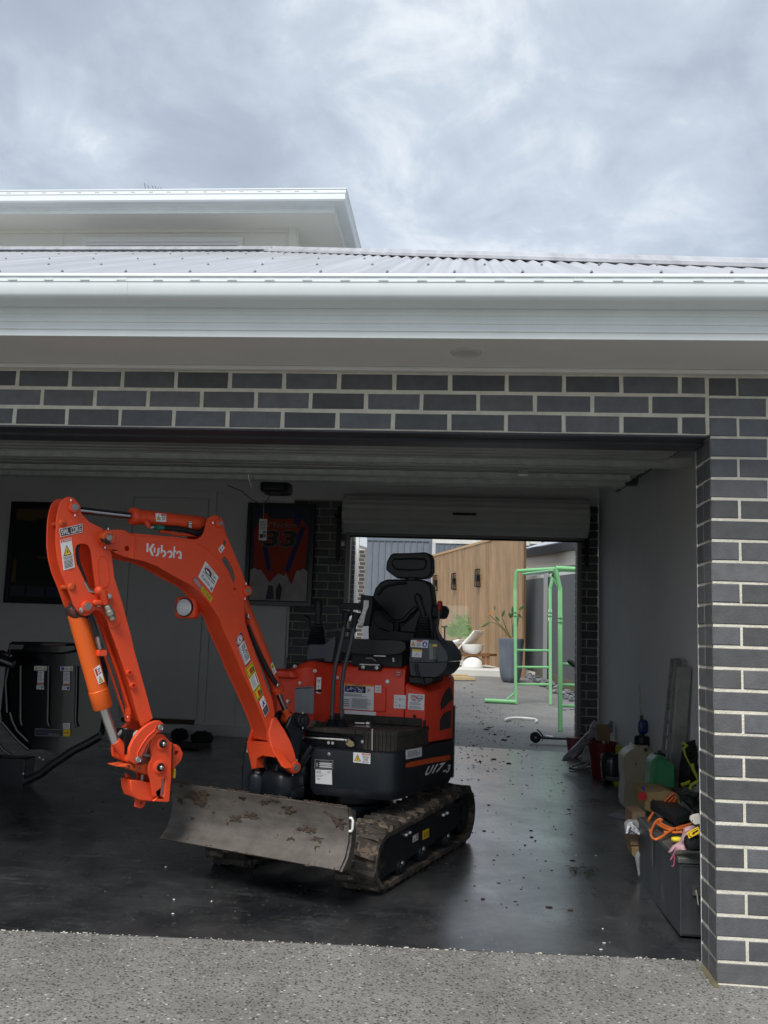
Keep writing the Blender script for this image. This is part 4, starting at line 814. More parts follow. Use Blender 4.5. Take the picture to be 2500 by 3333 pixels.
mb = MB(); mb.tube([(-1.847,1.199,0.763),(-1.809,1.189,0.753),(-1.731,1.170,0.751),(-1.654,1.151,0.751),(-1.577,1.131,0.742)], .006, 6); obj('hydraulic_hose', mb, HOSE, EX); mb = MB(); mb.tube([(-1.729,1.170,0.715),(-1.709,1.164,0.723),(-1.709,1.164,0.709)], .008, 6); obj('hydraulic_hose', mb, HOSE, EX)
# pedals
for quad, nm in (([(-1.606,1.242,0.771),(-1.518,1.220,0.774),(-1.493,1.214,0.802),(-1.581,1.236,0.802)], 'foot_pedal'), ([(-1.840,1.280,0.777),(-1.808,1.272,0.777),(-1.796,1.269,0.812),(-1.831,1.277,0.815)], 'foot_pedal')):
    a, b2, c, d = map(Vector, quad); mb = MB(); ddep = -eg * .05
    for i in range(4):
        q0, q1 = i / 4, (i + .7) / 4; P_ = lambda x, y: (a * (1 - x) + b2 * x) * (1 - y) + (d * (1 - x) + c * x) * y
        v0, v1, v2, v3 = P_(0, q0) - eg * .07 * q0, P_(1, q0) - eg * .07 * q0, P_(1, q1) - eg * .07 * q1, P_(0, q1) - eg * .07 * q1
        mb.add([v0, v1, v2, v3] + [v - ez * .005 for v in (v0, v1, v2, v3)], [(0, 1, 2, 3), (7, 6, 5, 4), (0, 4, 5, 1), (1, 5, 6, 2), (2, 6, 7, 3), (3, 7, 4, 0)])
    mb.obox((a + b2) / 2 - ez * .02, (b2 - a) * .45, eg * .004, ez * .014); obj(nm, mb, STEEL, EX, smooth=0)
mb = MB(); mb.cyl(*[(-1.575,1.316,0.805),(-1.501,1.298,0.806)], .007, 8); mb.squad((-1.504,1.299,0.808), .016, .012, .012, e=2.4); obj('pedal_hinge', mb, STEEL, EX)
mb = MB(); mb.obox((-1.762,1.219,0.784), es * .017, eg * .012, ez * .035); obj('pedal_lock_post', mb, BLK, EX, bevel=.004)
mb = MB(); mb.squad((-1.758,1.218,0.811), .014, .010, .010, e=2.5); obj('pedal_lock_knob', mb, mat('faded_red', (.35, .07, .06), .5), EX)
# ---- travel levers
for pts in ([(-1.696,1.264,0.793),(-1.699,1.265,0.910),(-1.698,1.265,1.022),(-1.690,1.263,1.114),(-1.662,1.256,1.242),(-1.645,1.251,1.356)], [(-1.642,1.251,0.796),(-1.648,1.252,0.913),(-1.648,1.252,1.025),(-1.638,1.250,1.109),(-1.607,1.242,1.244),(-1.590,1.238,1.350)]):
    mb = MB(); mb.tube(pts, .0115, 12); o = obj('travel_lever', mb, mat('lever_grey', (.045, .05, .058), .4), EX)
    d = (Vector(pts[-1]) - Vector(pts[-2])).normalized(); e_ = Vector(pts[-1]); mb = MB(); mb.lathe([(.012, -.03), (.014, 0), (.018, .03), (.024, .045), (.026, .055), (.02, .06)], e_, d, 14); obj('lever_grip', mb, BLK, EX)
    base = Vector(pts[0]); mb = MB(); mb.lathe([(.045, -.025), (.045, -.01), (.036, -.008), (.038, .002), (.030, .006), (.033, .016), (.024, .020), (.028, .030), (.017, .036), (.013, .05)], base + ez * .0, (0, 0, 1), 16); obj('rubber_boot', mb, BLK, EX)
# ---- engine and tank covers
cov = mb = MB(); f_in = [(-.13, 0), (.297, 0), (.297, -.40), (-.13, -.40)]
mb.loft([[Pu(x, y + dy * (1 if y == 0 else 0), z) for x, y in f_in] for z, dy in ((.822, 0), (1.045, 0), (1.075, -.006), (1.10, -.015), (1.118, -.045), (1.122, -.07))]); obj('centre_cover', mb, ORB, EX, smooth=30, bevel=.004)
mb = MB(); P_ = [(-0.122,1.004),(-0.116,0.863),(0.190,0.857),(0.189,0.996)]; mb.prism(P_, (OX, es, ez, eg), .001, .012); obj('access_flap', mb, ORB, EX, bevel=.004)
mb = MB(); P_ = [(0.010,1.124),(0.016,1.086),(0.152,1.086),(0.160,1.122)]; mb.prism(P_, (OX, es, ez, eg), -.02, .010); obj('hinge_bracket', mb, BLK, EX, bevel=.003)
mb = MB(); mb.obox(*(lambda a, b2: ((a + b2) / 2, (b2 - a) / 2, eg * .006, ez * .003))(*map(Vector, [(-1.583,1.533,1.119),(-1.465,1.503,1.120)]))); obj('hinge_edge', mb, STEEL, EX, smooth=0)
for p in [(-1.562,1.530,1.103),(-1.482,1.510,1.103)]: mb = MB(); mb.lathe([(.011, 0), (.011, .008), (.001, .010)], p, eg, 8); obj('bolt', mb, STEEL, EX)
for p, r in zip([(-1.418,1.504,1.027),(-1.720,1.579,1.034)], (.010, .010)): mb = MB(); mb.lathe([(r * 1.3, 0), (r * 1.3, .004), (r, .005), (r, .013), (.001, .014)], p, eg, 10); obj('bolt', mb, STEEL, EX)
q = [(-1.671,1.554,0.862),(-1.493,1.510,0.861),(-1.495,1.510,1.005),(-1.672,1.555,1.007)]
it = [('r', o_, .0, .93, 1, 1), ('t', k_, 'WARNING', .3, .94, .62, .99), ('r', k_, .02, .66, .73, .92)]
random.seed(2)
for i in range(5):
    for j_ in range(10): it.append(('r', (y_, b_, b_, w_)[random.randrange(4)], .04 + j_ * .065, .68 + i * .043, .04 + j_ * .065 + random.uniform(.02, .055), .70 + i * .043 + .012))
it += [('l', p_, .04, .52, .8, .62, 3), ('l', p_, .04, .10, .22, .42, 4), ('l', p_, .30, .06, .95, .46, 11), ('t', r_, 'X', .80, .72, .90, .86)]
decal('operation_chart', EX, q, it)
q = [(-1.666,1.563,0.832),(-1.480,1.517,0.830),(-1.478,1.517,0.853),(-1.665,1.563,0.855)]; decal('blank_label', EX, q, [], base=w_)
q = [(-1.489,1.509,0.964),(-1.452,1.500,0.963),(-1.452,1.500,1.004),(-1.489,1.509,1.004)]; decal('manual_label', EX, q, [('p', p_, [(.15, .25), (.48, .2), (.48, .72), (.15, .78)]), ('p', p_, [(.52, .2), (.85, .25), (.85, .78), (.52, .72)]), ('p', w_, [(.2, .32), (.44, .28), (.44, .66), (.2, .71)]), ('p', w_, [(.56, .28), (.8, .32), (.8, .71), (.56, .66)])])
q = [(-1.377,1.491,0.881),(-1.309,1.474,0.881),(-1.308,1.474,0.957),(-1.377,1.491,0.956)]; decal('lever_pattern_label', EX, q, [('l', p_, .07, .86, .3, .93, 1), ('l', p_, .07, .42, .3, .48, 1)] + [it for yy in (.2, .68) for it in (('r', p_, .10, yy, .38, yy + .015), ('r', p_, .66, yy, .92, yy + .015), ('r', p_, .50, yy - .12, .54, yy + .13), ('r', p_, .46, yy - .03, .49, yy + .05), ('r', p_, .55, yy - .03, .58, yy + .05), ('r', p_, .22, yy - .06, .24, yy + .07), ('r', p_, .78, yy - .06, .80, yy + .07))])
mb = MB(); c = (-1.356,1.486,1.075); mb.lathe([(.022, 0), (.022, .0015)], c, eg, 24); obj('round_emblem', mb, mat('emblem_red', (.45, .03, .02), .4), EX, smooth=0)
mb = MB(); mb.lathe([(.0225, 0), (.0225, .001)], c, eg, 24); 
for yy in (.008, -.006): mb.obox(Vector(c) + ez * yy + eg * .0022, es * .012, eg * .0004, ez * .0022)
obj('emblem_print', mb, mat('emblem_cream', (.62, .45, .35), .5), EX, smooth=0)
# right cover with vents
rc = [(.301, 0), (.418, 0), (.43, -.03), (.4653, -.17), (.50, -.32), (.478, -.43), (.40, -.505), (.301, -.55)]
zt_ = [1.028, .990, .985, 1.0, 1.03, 1.06, 1.08, 1.10]
mb = MB(); cx_, cy_ = .36, -.30
mb.loft([[Pu(x, y, .70 if y < -.176 or True else .8) for x, y in rc], [Pu(x, y, z - .02) for (x, y), z in zip(rc, zt_)], [Pu(x + (cx_ - x) * .05, y + (cy_ - y) * .05, z - .004) for (x, y), z in zip(rc, zt_)], [Pu(x + (cx_ - x) * .40, y + (cy_ - y) * .40, z + .012 + .03 * (i > 3)) for i, ((x, y), z) in enumerate(zip(rc, zt_))]])
obj('side_cover', mb, ORB, EX, smooth=28, bevel=.006)
SPN = sn; 
for poly in ([(-1.065,1.690,1.000),(-1.056,1.708,0.988),(-1.045,1.730,0.930),(-1.108,1.608,0.871),(-1.112,1.601,0.912),(-1.100,1.624,0.951)], [(-1.051,1.717,0.866),(-1.053,1.714,0.765),(-1.112,1.601,0.757),(-1.113,1.598,0.816),(-1.090,1.644,0.853)]):
    P3 = [Vector(p) for p in poly]; e1 = Vector((0.463,0.886,0.000)).normalized(); nn = Vector((0.886,-0.463,0.000)).normalized(); o0 = P3[0]
    p2 = [((p - o0).dot(e1), (p - o0).z) for p in P3]; mb = MB(); mb.prism(p2, (o0, e1, ez, nn), -.004, .0015); vt = obj('vent_opening', mb, BLK, EX, bevel=.003)
    mb = MB(); cxy = (sum(p[0] for p in p2) / len(p2), sum(p[1] for p in p2) / len(p2))
    def clip(a, d):
        t0, t1 = -1, 1; n = len(p2); area = sum(p2[i][0] * p2[(i + 1) % n][1] - p2[(i + 1) % n][0] * p2[i][1] for i in range(n)); sgn = 1 if area > 0 else -1
        for i in range(n):
            x0, y0 = p2[i]; x1, y1 = p2[(i + 1) % n]; nx, ny = -(y1 - y0) * sgn, (x1 - x0) * sgn; den = nx * d[0] + ny * d[1]; num = nx * (x0 - a[0]) + ny * (y0 - a[1])
            if abs(den) < 1e-9: continue
            t = num / den
            if den > 0: t0 = max(t0, t)
            else: t1 = min(t1, t)
        return t0, t1
    for dd in ((.6, .8), (-.6, .8)):
        for k in range(-16, 17):
            a = (cxy[0] + k * .016, cxy[1]); t0, t1 = clip(a, dd)
            if t1 - t0 > .01:
                A = o0 + e1 * (a[0] + dd[0] * t0) + ez * (a[1] + dd[1] * t0) + nn * .003; B2 = o0 + e1 * (a[0] + dd[0] * t1) + ez * (a[1] + dd[1] * t1) + nn * .003; mb.cyl(A, B2, .0011, 4)
    ROOTL[vt.name] = ROOTL[EX.name]; g_o = obj('vent_mesh', mb, mat('vent_wire', (.10, .10, .10), .4, .5), vt)
q = [(-1.295,1.470,0.880),(-1.203,1.447,0.879),(-1.202,1.447,0.966),(-1.295,1.470,0.968)]; decal('dealer_label', EX, q, [('t', k_, 'SUPER GROUPS', .15, .80, .93, .93), ('p', r_, [(.12, .72), (.35, .62), (.62, .74), (.5, .86), (.3, .8)]), ('p', w_, [(.2, .74), (.36, .67), (.52, .75), (.4, .78)]), ('r', k_, .55, .69, .92, .75), ('t', k_, '9702 2099', .22, .53, .82, .63), ('l', p_, .12, .30, .88, .48, 3), ('l', p_, .1, .06, .9, .24, 3)])
mb = MB(); p = (-1.255,1.461,0.844); mb.lathe([(.009, 0), (.009, .004), (.001, .006)], p, eg, 10); obj('bolt', mb, BLK, EX)
# left tank cover
lc = [(-.131, .0), (-.145, .03), (-.19, .16), (-.24, .20), (-.40, .20), (-.475, .12), (-.49, -.1), (-.49, -.38), (-.38, -.50), (-.131, -.56)]
mb = MB(); zl = [1.122, 1.125, 1.13, 1.128, 1.07, 1.05, 1.05, 1.08, 1.1, 1.12]
mb.loft([[Pu(x, y, .70) for x, y in lc], [Pu(x, y, z - .035) for (x, y), z in zip(lc, zl)], [Pu(x + (-.3 - x) * .08, y + (-.15 - y) * .08, z - .008) for (x, y), z in zip(lc, zl)], [Pu(x + (-.3 - x) * .3, y + (-.15 - y) * .3, z + .006) for (x, y), z in zip(lc, zl)]]); obj('tank_cover', mb, ORB, EX, smooth=30, bevel=.008, seg=3)
mb = MB(); mb.squad((-1.993,1.483,1.053), .085, .09, .028, ax=(es, eg, (es * -.35 + ez).normalized()), e=4, n=24, m=10); obj('filler_lid', mb, ORB, EX)
q = [(-1.932,1.423,0.843),(-1.821,1.395,0.840),(-1.824,1.396,0.992),(-1.937,1.424,0.981)]; decal('inspection_chart', EX, q, [('r', k_, .03, .93, .95, .97), ('l', l_, .05, .04, .48, .9, 17), ('l', l_, .52, .04, .95, .9, 17)], base=p_)
q = [(-1.810,1.393,0.954),(-1.783,1.386,0.954),(-1.783,1.386,1.044),(-1.810,1.393,1.043)]; decal('shift_lever_label', EX, q, [('t', k_, 'H', .25, .65, .75, .88), ('l', k_, .4, .35, .6, .55, 1)])
mb = MB(); a, b2 = map(Vector, [(-1.813,1.386,0.969),(-1.779,1.378,0.969)]); mb.cyl(a, a + (b2 - a) * .5, .005, 8); mb.squad(a + (b2 - a) * .7, .012, .010, .009, ax=(es, eg, ez), e=2.4); obj('shift_lever', mb, BLK, EX)
for p in [(-1.822,1.399,1.077),(-1.905,1.419,1.005),(-1.973,1.436,0.900),(-1.941,1.428,1.097)]: mb = MB(); mb.lathe([(.011, 0), (.011, .005), (.007, .006), (.007, .013), (.001, .014)], p, eg, 10); obj('bolt', mb, STEEL, EX)
mb = MB(); mb.squad((-1.772,1.572,1.083), .014, .006, .025, ax=(es, eg, ez), e=3); obj('key_switch', mb, BLK, EX)
# ---- seat
def gp_(poly, g0, g1, nm, m, bev, seg=3, parent=EX, tilt=0.0, z0=0):
    mb = MB()
    if tilt: mb.prism([(x, z, -(z - z0) * tilt) for x, z in poly], (OX, es, ez, eg), g0, g1)
    else: mb.prism(poly, (OX, es, ez, eg), g0, g1)
    return obj(nm, mb, m, parent, smooth=50, bevel=bev, seg=seg)
mb = MB(); mb.obox(Pu(.12, -.16, 1.165), es * .155, eg * .15, ez * .055); mb.obox(Pu(.13, -.30, 1.24), es * .15, eg * .02, ez * .09); obj('seat_rail', mb, BLK, EX, bevel=.004)
mb = MB(); mb.tube([(-1.544,1.474,1.157),(-1.509,1.465,1.159),(-1.482,1.458,1.142)], .004, 6); mb.obox((-1.463,1.464,1.172), es * .035, eg * .004, ez * .003); mb.cyl(*[(-1.385,1.444,1.165),(-1.383,1.444,1.142)], .006, 8); obj('seat_slide_bar', mb, STEEL, EX, smooth=30)
gp_([(-0.099,1.230),(-0.084,1.254),(-0.039,1.264),(0.029,1.263),(0.230,1.264),(0.292,1.262),(0.314,1.249),(0.320,1.220),(0.294,1.194),(0.233,1.181),(0.100,1.179),(-0.059,1.183),(-0.094,1.205)], -.34, .07, 'seat_cushion', VINYL, .03, 4)
gp_([(-0.016,1.219),(-0.023,1.297),(-0.024,1.351),(-0.013,1.430),(-0.002,1.525),(0.012,1.573),(0.044,1.611),(0.085,1.628),(0.295,1.632),(0.340,1.618),(0.365,1.586),(0.377,1.509),(0.386,1.401),(0.394,1.233)], -.36, -.25, 'backrest', VINYL, .035, 4)
gp_([(0.111,1.791),(0.219,1.793),(0.314,1.798),(0.343,1.785),(0.354,1.756),(0.358,1.682),(0.340,1.648),(0.310,1.637),(0.141,1.637),(0.101,1.662),(0.067,1.688),(0.071,1.739),(0.092,1.778)], -.37, -.28, 'headrest', VINYL, .032, 4)
hd = [(0.224,1.636),(0.221,1.751),(0.223,1.664)]
mb = MB(); mb.prism([(0.116,1.758),(0.223,1.762),(0.314,1.760),(0.330,1.743),(0.327,1.704),(0.308,1.688),(0.226,1.683),(0.135,1.687),(0.109,1.710),(0.104,1.738)], (OX, es, ez, eg), -.30, -.268); obj('headrest_pad', mb, VINYL, EX, bevel=.012, seg=3)
mb = MB(); mb.cyl(Pu(hd[0][0] - .03, -.32, hd[0][1] - .03), Pu(hd[0][0] - .03, -.32, hd[0][1] + .05), .012, 8); mb.cyl(Pu(hd[0][0] + .03, -.32, hd[0][1] - .03), Pu(hd[0][0] + .03, -.32, hd[0][1] + .05), .012, 8); obj('headrest_post', mb, BLK, EX)
mb = MB(); mb.tube([(-1.540,1.777,1.493),(-1.506,1.768,1.449),(-1.459,1.756,1.410),(-1.416,1.746,1.376),(-1.380,1.737,1.374),(-1.344,1.728,1.386),(-1.309,1.719,1.427),(-1.274,1.710,1.459)], .014, 8); mb.tube([(-1.387,1.739,1.376),(-1.386,1.738,1.346),(-1.387,1.739,1.315)], .012, 8); mb.tube([(-1.516,1.776,1.533),(-1.477,1.766,1.581),(-1.421,1.752,1.599),(-1.342,1.732,1.607)], .008, 8); obj('backrest_seam', mb, VINYL, EX)
mb = MB(); mb.prism([(0.018,1.467),(0.063,1.427),(0.140,1.367),(0.147,1.314),(0.100,1.313),(0.047,1.329),(0.012,1.368),(0.006,1.413)], (OX, es, ez, eg), -.26, -.238); mb.prism([(0.180,1.341),(0.252,1.398),(0.298,1.460),(0.324,1.430),(0.327,1.307),(0.181,1.311)], (OX, es, ez, eg), -.26, -.238); obj('backrest_bolster', mb, VINYL, EX, bevel=.009, seg=3)
# arm rests / belt box
mb = MB(); mb.prism([(0.393,1.482),(0.452,1.475),(0.472,1.457),(0.468,1.429),(0.454,1.396),(0.412,1.397),(0.386,1.406)], (OX, es, ez, eg), -.32, -.18); obj('arm_rest', mb, BLK, EX, bevel=.015, seg=3)
mb = MB(); mb.prism([(-0.159,1.462),(-0.093,1.472),(-0.009,1.474),(0.065,1.469),(0.066,1.443),(-0.007,1.430),(-0.092,1.437),(-0.139,1.438)], (OX, es, ez, eg), -.22, -.05); obj('arm_rest', mb, BLK, EX, bevel=.012, seg=3)
mb = MB(); mb.prism([(0.019,1.521),(0.088,1.514),(0.094,1.467),(0.076,1.342),(0.017,1.336),(0.012,1.341),(0.023,1.422),(0.018,1.486)], (OX, es, ez, eg), -.03, .02); obj('handrail_pad', mb, BLK, EX, bevel=.012, seg=3)
mb = MB(); mb.prism([(0.042,1.487),(0.072,1.487),(0.071,1.449),(0.058,1.419),(0.041,1.339),(0.014,1.341),(0.021,1.388),(0.039,1.435)], (OX, es, ez, eg), .018, .025); obj('worn_metal_strip', mb, mat('worn_white_metal', (.62, .61, .58), .45, .3, var=.3, vscale=50), EX, smooth=0)
mb = MB(); mb.squad((-1.650,1.562,1.382), .010, .008, .022, ax=(es, eg, (ez + es * .2).normalized()), e=3); mb.squad((-1.615,1.553,1.347), .006, .006, .022, ax=(es, eg, (ez + es * .3).normalized()), e=3); obj('chrome_latch', mb, CHR, EX)
# ---- consoles
def console(front, g0, g1, nm, m, bev=.02): mb = MB(); mb.prism(front, (OX, es, ez, eg), g0, g1); return obj(nm, mb, m, EX, smooth=50, bevel=bev, seg=3)
console([(0.335,1.145),(0.339,1.219),(0.340,1.261),(0.353,1.277),(0.443,1.278),(0.459,1.273),(0.500,1.271),(0.525,1.241),(0.549,1.211),(0.559,1.184),(0.559,1.156),(0.447,1.147)], -.28, .05, 'right_console', GREYP, .022)
console([(0.334,1.143),(0.445,1.145),(0.557,1.154),(0.550,1.119),(0.519,1.083),(0.488,1.067),(0.407,1.065),(0.346,1.068),(0.337,1.095)], -.26, .045, 'console_base', mat('dark_console', (.022, .026, .033), .5), .015)
console([(0.323,1.066),(0.471,1.069),(0.472,1.039),(0.432,1.020),(0.404,1.020),(0.327,1.022)], -.2, .03, 'console_foot', BLK, .01)
mb = MB(); mb.tube([(-1.251,1.411,1.135),(-1.250,1.411,1.104),(-1.238,1.408,1.070)], .010, 8); mb.tube([(-1.222,1.409,1.071),(-1.215,1.407,1.044),(-1.205,1.405,1.022)], .007, 8); obj('console_hose', mb, HOSE, EX)
q = [(-1.289,1.418,1.230),(-1.190,1.393,1.227),(-1.186,1.392,1.269),(-1.286,1.417,1.268)]; decal('hand_hazard_label', EX, q, tri_warn(.03, .15, .24, .65) + [('r', r_, .34, .80, .68, .98), ('l', p_, .36, .1, .62, .72, 4), ('c', b_, .82, .48, .14, .40), ('p', w_, [(.76, .3), (.80, .7), (.86, .72), (.89, .35), (.83, .2)])])
q = [(-1.279,1.415,1.154),(-1.224,1.402,1.154),(-1.221,1.401,1.216),(-1.277,1.415,1.218)]; decal('console_label', EX, q, [('r', y_, .0, .84, 1, 1), ('r', k_, .0, .0, 1, .30), ('l', l_, .08, .08, .92, .24, 1), ('p', p_, [(.3, .4), (.36, .4), (.6, .7), (.54, .72)]), ('r', p_, .55, .45, .8, .48)])
q = [(-1.178,1.390,1.163),(-1.134,1.379,1.170),(-1.137,1.380,1.251),(-1.184,1.392,1.251)]; decal('console_label', EX, q, [('r', k_, .5, .03, .97, .80), ('r', y_, .5, .82, .97, .97), ('l', l_, .54, .06, .93, .76, 9), ('l', p_, .06, .1, .44, .9, 10)], base=l_)
console([(-0.279,1.134),(-0.274,1.186),(-0.266,1.220),(-0.178,1.224),(-0.127,1.259),(-0.109,1.277),(-0.105,1.230),(-0.114,1.179),(-0.121,1.128),(-0.169,1.129)], -.25, .08, 'left_console', GREYP, .02)
mb = MB(); mb.prism([(-0.293,1.134),(-0.166,1.147),(-0.170,1.130),(-0.288,1.124)], (OX, es, ez, eg), -.20, .09); obj('console_seal', mb, BLK, EX, bevel=.006)
mb = MB(); mb.prism([(-0.162,1.320),(-0.077,1.323),(-0.076,1.300),(-0.113,1.304)], (OX, es, ez, eg), -.2, .05); obj('left_console_top', mb, GREYP, EX, bevel=.008)
def boot(base, top, r0, r1, nf, nm='rubber_bellows'):
    base, top = Vector(base), Vector(top); d = (top - base); L_ = d.length; pr = []
    for i in range(nf * 2 + 1): q = i / (nf * 2); r = r0 * (1 - q) ** .8 + r1 * (1 - (1 - q) ** .8); pr.append((r * (1.06 if i % 2 == 0 else .90), q * L_))
    mb = MB(); mb.lathe(pr, base, d, 20, sq=(1, 1, 3.2)); obj(nm, mb, BLK, EX, smooth=20)
a = [(-1.846,1.590,1.225),(-1.843,1.589,1.351),(-1.843,1.589,1.373),(-1.846,1.590,1.425),(-1.845,1.590,1.459),(-1.843,1.590,1.468)]
boot(a[0], a[1], .058, .026, 8); mb = MB(); mb.lathe([(.021, 0), (.018, .02), (.022, .06), (.027, .09), (.026, .115), (.016, .135), (.001, .14)], a[1], Vector(a[3]) - Vector(a[1]), 16); obj('joystick_grip', mb, BLK, EX)
a = [(-1.222,1.455,1.283),(-1.217,1.454,1.405),(-1.234,1.458,1.452)]
boot(a[0], a[1], .056, .030, 8); mb = MB(); mb.lathe([(.020, 0), (.017, .03), (.020, .07), (.025, .10), (.022, .125), (.001, .14)], a[1], Vector(a[2]) - Vector(a[1]), 16); obj('joystick_grip', mb, BLK, EX)
mb = MB(); mb.tube([(-1.943,1.656,1.379),(-1.919,1.650,1.371),(-1.904,1.646,1.345),(-1.898,1.644,1.306)], [.022, .018, .010, .006], 10); obj('horn_knob', mb, BLK, EX)
# safety lever with red grip
mb = MB(); mb.tube([(-1.133,1.516,1.441),(-1.135,1.516,1.405),(-1.138,1.517,1.369),(-1.144,1.518,1.345),(-1.141,1.518,1.317),(-1.124,1.513,1.282),(-1.099,1.507,1.248),(-1.085,1.503,1.217),(-1.080,1.502,1.174)], [.007, .007, .008, .010, .013, .016, .020, .022, .022], 10); obj('safety_lever', mb, mat('lever_grey', (.045, .05, .058), .4), EX)
mb = MB(); a, c = map(Vector, [(-1.132,1.515,1.441),(-1.130,1.515,1.497)]); mb.lathe([(.010, 0), (.015, .005), (.016, (c - a).length * .8), (.012, (c - a).length * .95), (.005, (c - a).length)], a, c - a, 12); obj('red_grip', mb, mat('red_rubber', (.30, .012, .02), .5), EX)
mb = MB(); mb.prism([(0.482,1.153),(0.487,1.192),(0.497,1.204),(0.503,1.169),(0.500,1.150)], (OX, es, ez, eg), -.06, .052); obj('lever_slot', mb, BLK, EX)
# ---- boom
side = [(1.078,1.732),(0.993,1.741),(0.967,1.728),(0.861,1.730),(0.720,1.732),(0.638,1.729),(0.606,1.732),(0.582,1.749),(0.566,1.776),(0.561,1.810),(0.554,1.840),(0.532,1.857),(0.501,1.862),(0.473,1.850),(0.459,1.820),(0.451,1.787),(0.404,1.707),(0.354,1.617),(0.311,1.534),(0.287,1.514),(0.281,1.489),(0.295,1.467),(0.316,1.453),(0.304,1.338),(0.269,1.251),(0.227,1.164),(0.183,1.076),(0.149,1.005),(0.111,0.934),(0.096,0.870),(0.098,0.852),(0.104,0.740),(0.116,0.723),(0.129,0.762),(0.160,0.830),(0.203,0.908),(0.254,0.996),(0.304,1.076),(0.350,1.162),(0.396,1.238),(0.431,1.296),(0.454,1.345),(0.491,1.391),(0.535,1.436),(0.575,1.471),(0.609,1.495),(0.639,1.509),(0.664,1.518),(0.734,1.547),(0.807,1.580),(0.877,1.601),(0.937,1.607),(0.988,1.617),(1.021,1.626),(1.051,1.643),(1.072,1.644),(1.095,1.655),(1.107,1.692),(1.102,1.720)]
slot1 = [(0.456,1.653),(0.444,1.659),(0.421,1.640),(0.397,1.608),(0.380,1.572),(0.376,1.546),(0.382,1.528),(0.391,1.537),(0.399,1.559),(0.423,1.595),(0.448,1.623),(0.458,1.641)]
slot2 = [(0.457,1.733),(0.449,1.741),(0.440,1.739),(0.440,1.725),(0.447,1.712),(0.456,1.715)]
def circ(c, r, n=14): return [(c[0] + r * math.cos(2 * math.pi * i / n), c[1] + r * math.sin(2 * math.pi * i / n)) for i in range(n)]
h3 = circ((0.375,1.499), .0065); h4 = circ((0.970,1.654), .0125)
for m0, m1 in ((.068, .08), (-.08, -.068)):
    mb = MB(); mb.prism(side, FB, m0, m1, holes=[slot1, slot2, h3, h4]); obj('boom_side_plate', mb, OR, EX, smooth=30, bevel=.0025)
core = [(0.953,1.718),(0.860,1.722),(0.719,1.724),(0.677,1.721),(0.624,1.716),(0.569,1.695),(0.512,1.663),(0.463,1.626),(0.431,1.587),(0.398,1.544),(0.369,1.501),(0.348,1.449),(0.317,1.372),(0.317,1.352),(0.278,1.251),(0.235,1.164),(0.192,1.076),(0.158,1.005),(0.121,0.923),(0.102,0.852),(0.116,0.730),(0.126,0.762),(0.157,0.830),(0.199,0.908),(0.251,0.996),(0.301,1.076),(0.347,1.163),(0.392,1.238),(0.428,1.296),(0.451,1.348),(0.487,1.394),(0.532,1.440),(0.573,1.474),(0.607,1.498),(0.637,1.512),(0.662,1.521),(0.731,1.554),(0.803,1.586),(0.874,1.606),(0.934,1.614)]
mb = MB(); mb.prism(core, FB, -.067, .067); obj('boom_box', mb, OR, EX, smooth=30)
# raised weld line following the top of the box section
wl = [(-2.565,0.369,1.718),(-2.499,0.435,1.722),(-2.399,0.534,1.723),(-2.370,0.564,1.719),(-2.332,0.602,1.716),(-2.293,0.641,1.695),(-2.253,0.681,1.662),(-2.218,0.715,1.625),(-2.195,0.738,1.586),(-2.172,0.762,1.543),(-2.152,0.782,1.500),(-2.137,0.797,1.449),(-2.115,0.819,1.372)]
mb = MB(); mb.tube(wl, .0022, 6); obj('weld_seam', mb, OR, EX)
mb = MB(); mb.tube([(-2.552,0.382,1.716),(-2.552,0.382,1.669),(-2.553,0.380,1.610)], .004, 6); mb.tube([(-2.574,0.360,1.725),(-2.552,0.382,1.718)], .004, 6); obj('weld_seam', mb, OR, EX)
# foot ears
ear = [(0.117,0.845,0.090),(0.088,0.851,0.085),(0.067,0.818,0.095),(0.048,0.786,0.110),(0.025,0.735,0.130),(0.010,0.689,0.145),(-0.000,0.643,0.155),(-0.016,0.624,0.158),(-0.020,0.591,0.158),(-0.008,0.573,0.158),(0.013,0.569,0.158),(0.036,0.577,0.158),(0.064,0.601,0.155),(0.098,0.635,0.152),(0.123,0.681,0.135),(0.134,0.728,0.105),(0.134,0.773,0.088)]
mb = MB(); mb.prism(ear, FB, -.028, 0); mb.prism([(x, z, -mm) for x, z, mm in ear], FB, 0, .028); obj('boom_foot', mb, OR, EX, smooth=50, bevel=.005)
b0 = 0.129
fp_ = [(-0.117,0.712),(0.097,0.727),(0.143,0.682),(0.197,0.642),(0.248,0.617),(0.215,0.620),(0.179,0.652),(0.129,0.657),(0.035,0.653),(-0.016,0.631),(-0.020,0.583),(-0.055,0.573),(-0.093,0.645)]
mb = MB(); mb.prism(fp_, (BOV + eb * b0, em, ez, eb), -.05, .004); obj('boom_foot_web', mb, OR, EX, smooth=40, bevel=.004)
mb = MB(); mb.obox((-2.037,1.008,0.710), em * .013, eb * .006, ez * .003); obj('foot_stop', mb, OR, EX, bevel=.002)
def pinset(bz, m0, m1, r, rp=None, mt=None, nm='pin_boss', pin=True):
    mb = MB(); c0, c1 = Pb(*bz, m0), Pb(*bz, m1); mb.cyl(c0, c1, r, 28); o = obj(nm, mb, mt or OR, EX, smooth=40, bevel=.003)
    if pin: mb = MB(); mb.cyl(Pb(*bz, m1 - .01), Pb(*bz, m1 + .003), rp or r * .55, 20); obj('pin', mb, PIN, EX, smooth=40, bevel=.001)
foot = (0.002,0.601); pinset(foot, .12, .160, .029, .017); pinset(foot, -.16, -.12, .029, .017)
bcu = (0.306,1.492); pinset(bcu, .07, .098, .0235, .013); pinset(bcu, -.098, -.07, .0235, .013)
